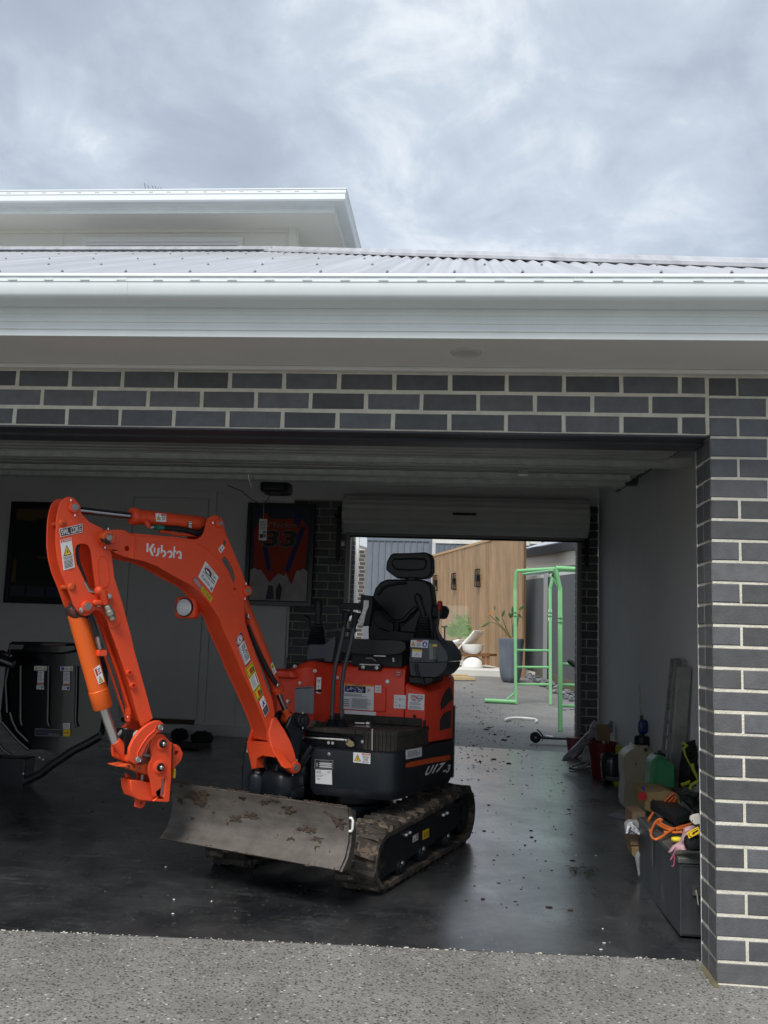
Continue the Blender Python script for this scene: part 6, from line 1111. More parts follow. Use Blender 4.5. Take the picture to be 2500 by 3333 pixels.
mb = MB(); mb.cyl(*[(-2.490,0.530,0.602),(-2.491,0.529,0.573)], .008, 10); obj('hitch_screw', mb, PIN, EX); mb = MB(); mb.cyl(*[(-2.486,0.492,0.698),(-2.450,0.527,0.689)], .008, 10); obj('hitch_screw', mb, PIN, EX)
mb = MB(); mb.tube([(-2.603,0.474,0.784),(-2.591,0.486,0.802),(-2.575,0.501,0.808),(-2.561,0.515,0.795),(-2.553,0.523,0.771),(-2.551,0.525,0.750)], .009, 10); mb.tube([(-2.524,0.481,0.773),(-2.524,0.482,0.793),(-2.514,0.492,0.803)], .010, 10); obj('grey_hose', mb, mat('grey_hose', (.35, .35, .34), .5), EX)
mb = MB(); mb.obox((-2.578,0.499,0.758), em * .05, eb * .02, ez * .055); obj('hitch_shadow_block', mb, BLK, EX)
# ================================================================== BACK YARD
V = Vector
def lerp(a, b, q): return V(a) * (1 - q) + V(b) * q
# timber clad wall
nb_, nt_ = map(V, [(0.455,17.604,0.624),(0.386,17.190,3.694)]); fb_, ft_ = map(V, [(-1.779,24.907,0.642),(-1.847,24.496,3.693)])
WW = thing('timber_wall', 'tall oak clad garden wall with three black wall lights, beyond the rear opening', 'garden wall', nb_)
nbd = 30; dirw = V((fb_.x - nb_.x, fb_.y - nb_.y, 0)).normalized(); nw = V((dirw.y, -dirw.x, 0)); 
if nw.y > 0: nw = -nw
random.seed(4)
for i in range(nbd):
    a0, a1 = lerp(nb_, fb_, i / nbd), lerp(nb_, fb_, (i + 1) / nbd - .0012); t0_, t1_ = lerp(nt_, ft_, i / nbd), lerp(nt_, ft_, (i + 1) / nbd - .0012); off = nw * random.uniform(-.002, .002) if i % 8 else -nw * .008
    mb = MB(); dn = V((0, 0, .15)); fr4 = [a0 - dn, a1 - dn, t1_, t0_]; mb.add([p + off for p in fr4] + [p - nw * .05 for p in fr4], [(0, 1, 2, 3), (7, 6, 5, 4), (0, 4, 5, 1), (1, 5, 6, 2), (2, 6, 7, 3), (3, 7, 4, 0)]); obj('cladding_board', mb, TIMB, WW, smooth=0)
mb = MB(); mb.add([nt_ + nw * .02, ft_ + nw * .02, ft_ - nw * .12, nt_ - nw * .12] + [p + ez * .06 for p in (nt_ + nw * .02, ft_ + nw * .02, ft_ - nw * .12, nt_ - nw * .12)], [(0, 1, 2, 3), (4, 5, 6, 7), (0, 1, 5, 4), (1, 2, 6, 5), (2, 3, 7, 6), (3, 0, 4, 7)]); obj('top_cap', mb, mat('cap_timber', (.42, .27, .14), .6), WW, smooth=0)
mb = MB(); mb.obox(nb_ - dirw * .03 + ez * 1.4, dirw * .03, nw * .05, ez * 1.65); obj('end_board', mb, TIMB, WW, smooth=0)
def on_wall(u_, v_):   # point on the wall from its distance and height shares
    return None
SC = [(-1.531,24.097,2.880),(-0.976,22.283,2.833),(-0.358,20.261,2.818)]
for p, lab in zip(SC, ('farthest of three black wall lights on the timber wall, nearest the seat', 'middle one of three black wall lights on the timber wall', 'nearest and largest of three black wall lights on the timber wall')):
    p = V(p); q = (p - nb_).dot(dirw); base = V((nb_.x, nb_.y, 0)) + dirw * q + ez * p.z + nw * .003
    t = thing('wall_light', lab, 'wall light', base, 'wall lights on the timber wall')
    mb = MB(); mb.obox(base + nw * .05, dirw * .045, nw * .05, ez * .055); mb.obox(base + nw * .16, dirw * .05, nw * .07, ez * .05); obj('mount', mb, BLK, t, smooth=0)
    c = base + nw * .17; mb = MB()
    for zz in (-.22, -.07, .07, .22): 
        for sx_ in (-1, 1): mb.obox(c + ez * zz + dirw * .075 * sx_, dirw * .013, nw * .055, ez * .013); mb.obox(c + ez * zz + nw * .05 * sx_, dirw * .078, nw * .006, ez * .013)
    for sx_ in (-1, 1):
        for sy_ in (-1, 1): mb.obox(c + dirw * .075 * sx_ + nw * .05 * sy_, dirw * .013, nw * .012, ez * .22)
    obj('cage', mb, BLK, t, smooth=0)
    for zz in (-.145, .145): mb = MB(); mb.lathe([(.03, -.05), (.035, 0), (.03, .05)], c + ez * zz, n=10); obj('bulb_glass', mb, mat('amber_glass', (.35, .25, .16), .2, spec=.7), t)
# ribbed steel fences
def ribbed(name, label, a, b, h0a, h0b, z0, z1a, z1b, m, pitch, railm, railh=.1, ribd=.03, ribw=.03):
    a, b = V(a), V(b); d = (b - a); L_ = V((d.x, d.y, 0)).length; d = V((d.x, d.y, 0)).normalized(); n = V((d.y, -d.x, 0))
    if n.dot(V((0, -1, 0))) < 0 and abs(n.y) > .3: n = -n
    elif abs(n.y) <= .3 and n.x > 0: n = -n
    t = thing(name, label, 'fence', a); k = int(L_ / pitch)
    mb = MB(); A2 = V((a.x, a.y, 0)); 
    zb = lambda q: h0a + (h0b - h0a) * q; zt = lambda q: z1a + (z1b - z1a) * q
    vs = []
    for i in range(k + 1):
        for dx_, o in ((0, 0), (ribw * .3, ribd), (ribw, ribd), (ribw * 1.3, 0)):
            q = min((i * pitch + dx_) / L_, 1); p = A2 + d * (q * L_) + n * o; vs += [p + ez * zb(q), p + ez * zt(q)]
    mb.add(vs, [(2 * i, 2 * i + 2, 2 * i + 3, 2 * i + 1) for i in range(len(vs) // 2 - 1)]); obj('ribbed_sheet', mb, m, t, smooth=0)
    mb = MB(); mb.add([A2 + n * .04 + ez * z1a, A2 + n * .04 + d * L_ + ez * z1b, A2 + n * .04 + d * L_ + ez * (z1b + railh), A2 + n * .04 + ez * (z1a + railh), A2 - n * .02 + ez * z1a, A2 - n * .02 + d * L_ + ez * z1b, A2 - n * .02 + d * L_ + ez * (z1b + railh), A2 - n * .02 + ez * (z1a + railh)], [(0, 1, 2, 3), (7, 6, 5, 4), (0, 4, 5, 1), (1, 5, 6, 2), (2, 6, 7, 3), (3, 7, 4, 0)]); obj('top_rail', mb, railm, t, smooth=0)
    return t, d, n
fa = [(0.653,19.659,0.498),(1.199,13.737,0.339)]
t, d_, n_ = ribbed('side_fence', 'dark grey ribbed steel fence with pale top rail behind the green frame', fa[0], V(fa[1]) + (V(fa[1]) - V(fa[0])) * .25, .54, .50, 0, 2.76, 2.49, FEN, .11, mat('rail_steel', (.62, .62, .60), .5), .07, .05, .04)
ps = V((0.931 - .02, 16.316, .4)); mb = MB(); mb.box(ps.x - .10, ps.x - .02, ps.y - .08, ps.y + .08, .45, 2.72); obj('fence_post', mb, mat('fence_post_grey', (.24, .25, .26), .5), t, smooth=0)
SL0, SL1 = V(fa[0]), V(fa[1]) + (V(fa[1]) - V(fa[0])) * .25; mb = MB(); c0 = SL0 - V((.05, 0, 0)); c1_ = SL1 - V((.05, 0, 0))
for k in range(3):
    qa, qb = k / 3, (k + 1) / 3 - .006; a, b = lerp(c0, c1_, qa), lerp(c0, c1_, qb); mb = MB(); vs = []
    for p in (a, b): vs += [p + ez * -.1, p + ez * .20, p + V((.06, 0, .20)), p + V((.06, 0, -.1))]
    mb.add(vs, [(0, 1, 2, 3), (4, 7, 6, 5), (0, 4, 5, 1), (1, 5, 6, 2), (2, 6, 7, 3), (3, 7, 4, 0)])
    tag(obj('sleeper', mb, SLEEP, loc=a, smooth=0, bevel=.006), ('mossy retaining sleeper at the far end beside the planter', 'middle mossy retaining sleeper under the grey fence', 'nearest mossy retaining sleeper under the grey fence')[k], 'sleeper', 'retaining sleepers under the side fence')
mb = MB(); p = (0.730,20.879,0.528); mb.box(p[0] - .05, p[0] + .05, p[1] - .0, p[1] + .08, p[2] - .1, 2.753); tag(obj('timber_post', mb, PINE, loc=p, smooth=0), 'slim raw pine post between the timber wall and the grey fence', 'post')
t, *_r = ribbed('rear_fence', 'blue grey ribbed steel wall panel seen past the seat headrest', (-4.109, 26.5, .5), (-1.908, 26.5, .5), .5, .5, 0, 4.361, 4.367, FEN2, 0.209, FEN2, .16, .03, .035)
mb = MB(); mb.box(-1.901, -1.791, 26.45, 26.55, .5, 4.359); obj('fence_post', mb, mat('fence_post_pale', (.42, .43, .44), .5), t, smooth=0)
t, *_r = ribbed('far_fence', 'far ribbed fence with weathered white top rail above the timber wall', (-2.0, 30.0, .5), (1.9, 30.0, .5), .5, .5, 0, 4.674, 4.666, FEN2, .2, mat('weathered_white', (.55, .55, .52), .8, var=.2, vscale=4), .22, .03, .04)
mb = MB(); rp = [(1.704,32.291,5.123),(1.710,32.323,4.888)]; mb.box(rp[0][0] - .18, rp[0][0] + .22, 29.6, 29.9, 4.7, 5.45); obj('rail_post', mb, mat('weathered_white', (.5, .5, .5), .8), t, smooth=0)
# balcony rails beyond
t = thing('balcony_railing', 'white slatted railing of a far house just under the roller door', 'railing', (-1, 34, 5.2)); 
for i in range(10):
    a, b = [(-1.709,34.016,5.264),(-1.485,34.016,5.398)]; mb = MB(); o_x = V((.30 * i * 1.6, 0, 0)); mb.cyl(V(a) + o_x, V(b) + o_x * 1.0 + V((.3, 0, .0)), .022, 6); obj('railing_bar', mb, TRIM, t)
a, b = [(-1.732,34.014,5.263),(0.334,34.176,5.322)]; mb = MB(); mb.cyl(a, b, .03, 6); obj('bottom_rail', mb, TRIM, t)
a, b = [(-1.712,33.996,5.408),(0.785,34.191,5.491)]; mb = MB(); mb.cyl(a, b, .03, 6); obj('top_rail', mb, TRIM, t)
a, b = [(-2.456,35.985,5.211),(2.543,36.262,6.232)]; mb = MB(); mb.box(-4, 5, 36.5, 38, 3.0, 7.0); tag(obj('far_house', mb, mat('far_house_slate', (.10, .115, .15), .7), loc=(0, 37, 3), smooth=0), 'slate blue wall of a far house above the fences', 'house')
# neighbour house on the right
t = thing('neighbour_house', 'cream neighbour house with dark gutter and pale roof over the side fence', 'house', (1.6, 17, 2.6))
n4 = [(0.804,22.802,3.619),(1.540,15.830,3.219),(1.549,15.887,2.802),(0.804,22.896,2.910),(0.800,22.776,3.808),(1.535,15.805,3.404),(1.539,15.827,3.242),(1.027,17.760,3.616),(1.208,14.275,3.291)]
A, B_, C_, D_ = map(V, n4[:4]); bk_ = V((.8, .15, 0)); dn = V((0, 0, -.8)); mb = MB(); mb.add([A, B_, C_ + dn, D_ + dn, A + bk_, B_ + bk_, C_ + dn + bk_, D_ + dn + bk_], [(0, 1, 2, 3), (7, 6, 5, 4), (0, 4, 5, 1), (1, 5, 6, 2), (2, 6, 7, 3), (3, 7, 4, 0)]); obj('wall', mb, mat('cream_render', (.72, .69, .60), .8, var=.04), t, smooth=0)
E_, F_2, G2 = map(V, n4[4:7]); out = V((-.35, -.05, 0)); mb = MB(); mb.add([A + ez * -.02, B_ + ez * -.02, F_2 + out * 0, E_, A + out * .4, B_ + out * .4, F_2 + out * .6 - ez * .03, E_ + out * .6 - ez * .03], [(4, 5, 6, 7), (0, 1, 5, 4), (3, 7, 6, 2), (0, 4, 7, 3), (1, 2, 6, 5)]); obj('gutter', mb, mat('dark_gutter', (.045, .05, .065), .5), t, smooth=0)
mb = MB(); mb.add([E_ + out * .5, F_2 + out * .5, F_2 + V((2.2, .5, .80)), E_ + V((2.2, .5, .80))], [(0, 1, 2, 3)]); obj('roof', mb, mat('wet_roof', (.40, .42, .45), .3), t, smooth=0)
mb = MB(); h0, h1 = [(0.868,21.670,3.037),(1.182,19.588,2.900)]; mb.obox((V(h0) + V(h1)) / 2 - V((.03, 0, .02)), (V(h1) - V(h0)) * .5, V((.02, 0, 0)), ez * .09); wn2 = obj('window', mb, GLS, t, smooth=0)
mb = MB(); a, b = V(n4[2]), V(n4[3]); w0, w1 = [(1.479,16.069,2.908),(1.228,18.963,3.066)]; mb.obox((V(w0) + V(w1)) / 2 - V((.04, 0, .12)), (V(w1) - V(w0)) * .5, V((.03, 0, 0)), ez * .10); obj('lower_eave', mb, mat('dark_gutter', (.04, .04, .06), .5), t, smooth=0)
# own house wing left of the opening
t = thing('house_wing', 'grey brick wing of the house with white post left of the rear opening', 'house', (-2.8, 13, 1))
px0, px1 = -2.903, -2.848
mb = MB(); mb.box(-3.3, px1 - .004, 12.404, 12.9, .1, 3.5); obj('mortar_core', mb, MORW, t, smooth=0)
lay(t, (0, 12.4, 0), (1, 0, 0), (0, -1, 0), .18, 34, -3.25, px1, [px1, px1 - .115], BRK3, d=.05)
mb = MB(); q0, q1 = -2.833, -2.778; mb.box(q0, q1, 12.25, 12.35, .2, 3.5); obj('white_post', mb, TRIM, t, smooth=0)
r0, r1 = -3.239, -3.096
mb = MB(); mb.box(r0 - .5, r1 - .004, 16.504, 17.0, .1, 3.6); obj('mortar_core', mb, MORW, t, smooth=0)
lay(t, (0, 16.5, 0), (1, 0, 0), (0, -1, 0), .30, 33, r0 - .4, r1, [r1, r1 - .115], mat('brown_grey_brick', (.055, .048, .046), .7, rnd=.3, var=.15), d=.05)
f4 = [(-3.014,14.465,3.051),(-2.855,14.484,3.005),(-2.860,14.454,3.232),(-3.019,14.433,3.286)]; f4 = [V(p) for p in f4]; mb = MB(); mb.add(f4 + [p + V((-.1, .5, 0)) for p in f4], [(0, 1, 2, 3), (7, 6, 5, 4), (0, 4, 5, 1), (1, 5, 6, 2), (2, 6, 7, 3), (3, 7, 4, 0)]); obj('eave_box', mb, mat('white_eave', (.68, .74, .80), .5), t, smooth=0)
mb = MB(); mb.box(-2.98, -2.90, 6.2, 12.38, .15, 3.0); tag(obj('boundary_wall', mb, mat('dark_render', (.05, .05, .055), .8), loc=(-2.95, 9, 1), smooth=0), None, None, kind='structure')
# green monkey-bar frame
GM = mat('green_powder_coat', (.20, .50, .22), .4, spec=.5, var=.05); GMD = mat('green_powder_coat_lower', (.085, .36, .085), .4, var=.05)
t = thing('climbing_frame', 'bright green steel climbing frame standing on the gravel path', 'climbing frame', (-0.093,10.936,0.286))
P1, P2, P3 = [(-0.093,10.936,0.286),(0.461,11.144,0.284),(0.251,7.800,0.201)]
T1, T2, T3 = [(-0.114,10.899,2.358),(0.512,11.144,2.428),(0.173,7.759,2.180)]
H1, H2, H3 = [(-0.130,10.935,2.079),(0.441,11.181,2.108),(0.233,7.797,1.929)]
def sq(mb, a, b, w):
    a, b = V(a), V(b); d = (b - a).normalized(); s1 = d.cross(V((0, 1, 0))); s1 = s1.normalized() if s1.length > .1 else V((1, 0, 0)); s2 = d.cross(s1); mb.obox((a + b) / 2, (b - a) / 2, s1 * w, s2 * w)
for P_, H_, T_, w in ((P1, H1, T1, .024), (P2, H2, T2, .024), (P3, H3, T3, .026)):
    mb = MB(); mid = lerp(P_, H_, .60); sq(mb, P_, H_, w); obj('upright', mb, GM if P_ is not P3 else GM, t, bevel=.006)
    mb = MB(); mb.tube([V(H_) - ez * .01, lerp(H_, T_, .5), V(T_)], w * 1.15, 10); obj('bent_tube', mb, GM, t)
    for q in (.76, .79): mb = MB(); p = lerp(P_, H_, q); mb.cyl(p - V((w + .006, .02, 0)), p + V((w + .006, -.02, 0)), .011, 8); mb.cyl(p - V((0, w + .01, 0)), p, .012, 8); obj('bolt', mb, mat('bolt_cap_green', (.06, .2, .08), .4), t)
mb = MB(); mb.tube([V(T1), V(T2) + V((0, 0, .0))], .028, 10); obj('top_bar', mb, GM, t)
mb = MB(); mb.tube([V(T1) - ez * .02 + V((.1, 0, -.03)), V(T3) - ez * .03 + V((0, 0, -.0))], .02, 8); obj('top_bar', mb, GM, t)
mb = MB(); a = V(T3); mb.tube([a, a + V((.9, .2, -.002))], .03, 10); obj('top_bar', mb, GM, t)
mb = MB(); mb.tube([V(T2) - ez * .02, V(T2) + V((.9, .2, -.03))], .022, 8); obj('top_bar', mb, GM, t)
mb = MB(); mb.tube([(0.165,7.762,2.145),(0.163,7.970,2.104),(0.222,7.794,1.942)], .02, 8); obj('brace', mb, GM, t)
for y in (1155, 1307, 1461):
    pass
for a, b in [[(-0.084,11.117,1.117),(0.458,11.313,1.125)],[(-0.078,11.153,0.851),(0.464,11.349,0.859)],[(-0.072,11.189,0.582),(0.470,11.385,0.585)],[(0.268,7.923,1.001),(0.484,7.940,1.006)],[(0.274,7.957,0.747),(0.489,7.974,0.750)],[(0.279,7.992,0.488),(0.495,8.009,0.492)]]:
    mb = MB(); mb.cyl(a, b, .019, 10); obj('rung', mb, GM, t)
fo = [(-0.576,10.984,0.295),(-0.085,11.205,0.293),(-0.221,11.369,0.299),(0.016,13.241,0.344)]
mb = MB(); z0 = fo[0][2] + .03; mb.cyl((fo[0][0], P1[1], z0), (P1[0], P1[1], P1[2] + .035), .034, 12); obj('foot_bar', mb, GM, t)
mb = MB(); mb.cyl((-0.234, P1[1], z0 + .03), (P1[0], P1[1], 0.472), .016, 8); obj('foot_brace', mb, GM, t)
mb = MB(); lb = V((0.444,11.186,1.687)); mb.box(lb.x - .028, lb.x + .028, lb.y - .032, lb.y - .030, lb.z - .09, lb.z + .09); obj('white_sticker', mb, WHT, t, smooth=0)
mb = MB(); a, b = [(0.361,7.824,1.040),(0.430,7.836,0.991)]; mb.cyl(a, b, .032, 12); mb.squad(a, .03, .03, .03, e=2); mb.cyl(V(b), V(b) + V((.2, 0, -.06)), .018, 8); tag(obj('scooter_handle', mb, BLK, loc=a), 'black rubber handlebar grip sticking out beside the right door jamb', 'handlebar')
# planter with bird of paradise
pb = V((0.095,15.729,0.406))
yp = pb.y; t = thing('planter', 'tall blue grey glazed planter with a bird of paradise plant', 'planter', pb)
hh = .78; mb = MB(); mb.lathe([(r_0 * .98, h_0 * 1.14) for r_0, h_0 in [(.14, 0), (.185, .03), (.215, .10), (.235, .22), (.25, .42), (.26, .60), (.268, .71), (.272, .725), (.272, .78), (.262, .785), (.245, .78), (.24, .72)]], pb, n=36); obj('pot', mb, mat('planter_glaze', (.105, .125, .155), .45, var=.15, vscale=4, stripes=(12, 12, 1.2)), t)
mb = MB(); mb.lathe([(.24, .82), (.1, .83), (.001, .835)], pb, n=24); obj('soil', mb, MUD, t)
LEAF = mat('leaf_green', (.055, .10, .035), .45, var=.3, vscale=6, rnd=.3); LEAF2 = mat('palm_green', (.12, .24, .05), .5, var=.3, vscale=5, rnd=.3); STEM = mat('plant_stem', (.13, .13, .06), .6, var=.2)
def leaf(mb, base, tip, wid, bend=.1, n=7, up=V((0, 0, 1))):
    base, tip = V(base), V(tip); d = tip - base; L_ = d.length; s = d.cross(V((0, 1, 0))); s = s.normalized() if s.length > 1e-4 else V((1, 0, 0)); vs = []
    for i in range(n):
        q = i / (n - 1); w = wid * math.sin(math.pi * min(max(q, .03), .97) ** .8); c = base + d * q - ez * bend * L_ * (q * q); vs += [c - s * w + V((0, .25 * w, 0)), c, c + s * w + V((0, .25 * w, 0))]
    mb.add(vs, [f for i in range(n - 1) for f in ((3 * i, 3 * i + 1, 3 * i + 4, 3 * i + 3), (3 * i + 1, 3 * i + 2, 3 * i + 5, 3 * i + 4))])
dpb = 19.150
ZP = [[(0.091,15.610,1.300),(-0.063,15.574,1.474),(-0.225,15.544,1.598),(-0.366,15.529,1.623)],[(0.080,15.606,1.320),(-0.084,15.567,1.513),(-0.267,15.529,1.685),(-0.379,15.507,1.781)],[(0.070,15.606,1.320),(-0.024,15.572,1.515),(-0.102,15.538,1.721)],[(0.120,15.609,1.321),(0.131,15.584,1.520),(0.141,15.558,1.719)],[(0.130,15.610,1.322),(0.192,15.568,1.681),(0.229,15.555,1.801),(0.286,15.545,1.912)],[(0.120,15.609,1.321),(0.105,15.579,1.539),(0.092,15.557,1.697)],[(0.139,15.608,1.342),(0.231,15.565,1.722),(0.300,15.567,1.754),(0.322,15.582,1.655)]]
for pts in ZP: mb = MB(); mb.tube(pts, [.022, .014, .010, .007][:len(pts)] if len(pts) == 4 else [.018, .012, .008], 6); obj('stem', mb, STEM, t)
LV = [[(-0.356,15.531,1.619),(-0.539,15.530,1.508)],[(-0.157,15.544,1.645),(-0.249,15.522,1.750)],[(-0.109,15.536,1.730),(-0.056,15.519,1.891)],[(0.081,15.555,1.707),(0.028,15.533,1.844)],[(0.109,15.545,1.797),(0.105,15.521,1.975)],[(0.227,15.544,1.880),(0.374,15.538,2.014)],[(-0.261,15.506,1.864),(-0.258,15.492,1.973)],[(0.091,15.555,1.717),(0.117,15.536,1.877)],[(0.209,15.553,1.800),(0.310,15.570,1.734)]]
for i, (a, b) in enumerate(LV): mb = MB(); leaf(mb, a, b, .028 if i not in (6,) else .012, .05); obj('leaf', mb, LEAF, t, smooth=80)
fl = [(-0.309,15.515,1.763),(-0.331,15.500,1.862),(-0.379,15.507,1.781),(-0.409,15.504,1.790)]
mb = MB(); leaf(mb, fl[0], fl[1], .016, 0); leaf(mb, fl[2], fl[3], .016, 0); obj('flower', mb, mat('orange_flower', (.70, .22, .03), .6), t, smooth=80)
# patio furniture
def side_table(c, k, lab, grp=None):
    c = V(c); t = thing('side_table', lab, 'side table', c); mb = MB(); mb.lathe([(.235 * k, 0), (.235 * k, .04), (.215 * k, .14), (.16 * k, .22), (.09 * k, .265), (.06 * k, .27)], c, n=28); obj('base_dome', mb, WHF, t)
    mb = MB(); mb.lathe([(.06 * k, .27), (.10 * k, .28), (.17 * k, .33), (.215 * k, .41), (.235 * k, .52), (.24 * k, .545), (.225 * k, .545), (.001, .54)], c, n=28); obj('bowl_top', mb, WHF, t)
sc_ = V((-0.645,18.553,0.589)); side_table(sc_, 1.10, 'white hourglass shaped side table on the patio beside the lounger')
mb = MB(); c2 = sc_ + V((-.52, 1.6, .04)); mb.lathe([(.2, 0), (.2, .2), (.16, .3), (.001, .31)], c2, n=20); tag(obj('white_stool', mb, WHF, loc=c2), 'small round white stool half hidden behind the side table', 'stool')
def lounger(pts, dpt, wd, lab, fr_pts=None):
    P_ = pts; back = V((0.35, .75, 0)).normalized() * wd; t = thing('sun_lounger', lab, 'sun lounger', P_[0], 'sun loungers on the patio')
    for i in range(len(P_) - 1):
        a, b = V(P_[i]), V(P_[i + 1]); th = V((0, 0, -.07)); mb = MB(); a = lerp(a, b, .01); mb.add([a, b, b + back, a + back, a + th, b + th, b + back + th, a + back + th], [(0, 1, 2, 3), (7, 6, 5, 4), (0, 4, 5, 1), (1, 5, 6, 2), (2, 6, 7, 3), (3, 7, 4, 0)]); obj('cushion', mb, WHF, t, bevel=.02)
    return t
t = lounger([(-1.470,18.617,0.945),(-1.065,18.651,0.940),(-0.930,18.638,1.124),(-0.761,18.627,1.313),(-0.621,18.616,1.479)], 23.6, .6, 'white cushioned sun lounger with raised back before the timber wall')
wf = [(-1.508,18.319,0.880),(-0.258,18.416,0.921),(-1.506,18.327,0.817),(-0.257,18.424,0.865),(-0.288,18.414,0.920),(-0.282,18.449,0.660),(-0.385,18.441,0.656)]
mb = MB(); a, b, c, d = map(V, wf[:4]); bkv = V((.2, .5, 0)); mb.add([a, b, d, c, a + bkv, b + bkv, d + bkv, c + bkv], [(0, 1, 2, 3), (7, 6, 5, 4), (0, 4, 5, 1), (1, 5, 6, 2), (2, 6, 7, 3), (3, 7, 4, 0)]); obj('frame', mb, mat('teak', (.16, .075, .028), .5, var=.2), t, smooth=0)
for p in (wf[5], wf[6]): mb = MB(); p = V(p); mb.box(p.x - .04, p.x + .04, p.y, p.y + .08, p.z, p.z + .28); obj('leg', mb, mat('teak', (.16, .075, .028), .5), t, smooth=0)
for p, q in ((wf[4], wf[3]),): pass
lounger([(-1.684,19.605,0.995),(-1.348,19.618,1.102),(-1.181,19.622,1.180),(-0.977,19.630,1.247)], 25, .5, 'farther white sun lounger mostly hidden behind the excavator console')
mb = MB(); a, b = [(-1.454,18.034,0.776),(-1.031,18.067,0.790)]; mb.box(a[0], b[0], a[1], a[1] + .5, a[2] - .06, a[2] + .06); mb.box(a[0], b[0] + .15, a[1] - .3, a[1] + .3, a[2] - .26, a[2] - .20); tag(obj('white_bench', mb, WHF, loc=a, smooth=0, bevel=.02), 'low white bench slab on the patio left of the side table', 'bench')
# glass balustrade and palm
g4 = [(-1.397,19.615,1.101),(-0.746,19.659,1.170),(-0.766,19.538,2.071),(-1.418,19.485,2.061)]
mb = MB(); g4 = [V(p) for p in g4]; mb.add(g4 + [p + V((0, .012, 0)) for p in g4], [(0, 1, 2, 3), (7, 6, 5, 4), (0, 4, 5, 1), (1, 5, 6, 2), (2, 6, 7, 3), (3, 7, 4, 0)]); tag(obj('glass_panel', mb, mat('clear_glass', (.86, .90, .88), .02, trans=.3, alpha=.07), loc=g4[0], smooth=0), 'clear frameless glass balustrade panel in front of the palm', 'glass balustrade')
mb = MB(); a, b, c = [(-1.326,19.310,1.153),(-1.335,19.259,1.532),(-1.414,19.252,1.534)]; mb.cyl(a, b, .02, 8); mb.cyl(b, c, .02, 8); mb.cyl(b, V(b) + V((.07, 0, .01)), .02, 8); tag(obj('black_tap_post', mb, BLK, loc=a), 'thin black post with a short arm beside the glass panel', 'post')
PALM = [[(-0.964,20.335,1.283),(-1.079,20.307,1.415),(-1.306,20.273,1.532)],[(-0.964,20.335,1.283),(-1.042,20.305,1.454),(-1.158,20.272,1.635)],[(-0.959,20.335,1.283),(-0.989,20.300,1.530),(-1.063,20.256,1.812)],[(-0.951,20.335,1.283),(-0.944,20.303,1.531),(-0.963,20.266,1.803)],[(-0.951,20.335,1.283),(-0.870,20.306,1.558),(-0.802,20.273,1.845)],[(-0.944,20.336,1.283),(-0.819,20.320,1.486),(-0.738,20.290,1.761)],[(-0.939,20.336,1.284),(-0.816,20.336,1.362),(-0.681,20.334,1.465)],[(-0.951,20.335,1.283),(-1.028,20.320,1.355),(-1.131,20.289,1.525)],[(-0.949,20.336,1.283),(-0.907,20.309,1.508),(-0.900,20.275,1.768)],[(-0.944,20.336,1.283),(-0.842,20.331,1.386),(-0.746,20.315,1.562)],[(-0.964,20.335,1.283),(-1.065,20.315,1.366),(-1.217,20.288,1.473)]]
t = thing('palm_plant', 'small bright green palm behind the glass panel by the timber wall', 'plant', (-0.952,20.358,1.110))
random.seed(9)
for pts in PALM:
    a, m_, b = map(V, pts); mb = MB(); ptsq = [a * (1 - q) ** 2 + m_ * 2 * q * (1 - q) + b * q * q for q in [i / 8 for i in range(9)]]; mb.tube(ptsq, [.014 - .0012 * i for i in range(9)], 5)
    for i in range(1, 9):
        d = (ptsq[i] - ptsq[i - 1]).normalized(); sd = d.cross(V((0, 1, 0))).normalized()
        for sg in (-1, 1): leaf(mb, ptsq[i], ptsq[i] + (d * .8 + sd * sg * .75) * random.uniform(.16, .26) * (1.15 - .09 * i) + V((0, random.uniform(-.06, .06), 0)), .017, .12, 5)
    obj('frond', mb, LEAF2, t, smooth=80)
mb = MB(); a, b = [(-0.964,20.335,1.283),(-0.934,20.366,1.061)]; mb.cyl(b, a, .05, 8); obj('trunk', mb, STEM, t)
# pebbles along the fence
random.seed(8)
pms = []
for k in range(4):
    mb = MB(); mb.squad((0, 0, 0), 1, .7 + .1 * k, .42, e=2.3, n=8, m=5, fn=None); pms.append(smesh('pebble', mb, PEB))
PBT = thing('pebble_strip', 'loose grey river stones lying along the foot of the side fence', 'pebbles', (.5, 14, .38))
pl = [(0.375,16.572,0.423),(0.511,13.083,0.332),(0.778,13.020,0.327),(0.699,11.367,0.286),(0.872,11.283,0.281),(1.177,13.724,0.339)]
cnt = 0
for i in range(900):
    q = random.random(); y = 19.3 - 7.6 * q; xr_ = .60 + .098 * (19.4 - y) ; wd = .10 + .30 * (q ** 1.0)
    x = xr_ - .03 - wd * random.random() * 1.25
    if cnt >= 290 or y < 11.8: continue
    r = random.uniform(.028, .062); M_ = Matrix.Translation((x, y, zf(x, y) + r * .3 + random.uniform(0, .05) * (random.random() < .5))) @ Matrix.Rotation(random.uniform(0, 6.3), 4, 'Z') @ Matrix.Rotation(random.uniform(-.5, .5), 4, 'X') @ Matrix.Diagonal((r, r, r, 1)); inst(random.choice(pms), 'stone', M_, PBT); cnt += 1
for k, p in enumerate([(0.596,10.460,0.264),(0.723,10.559,0.265)]):
    mb = MB(); mb.squad(V(p) + ez * .01, .055, .03, .012, e=2.4, n=10, m=5); tag(obj('stray_stone', mb, PEB, loc=p), ('left one of two dark flat stones strayed onto the path behind the green post', 'right one of two dark flat stones strayed onto the path, by the jamb')[k], 'stone', 'stray stones on the path')
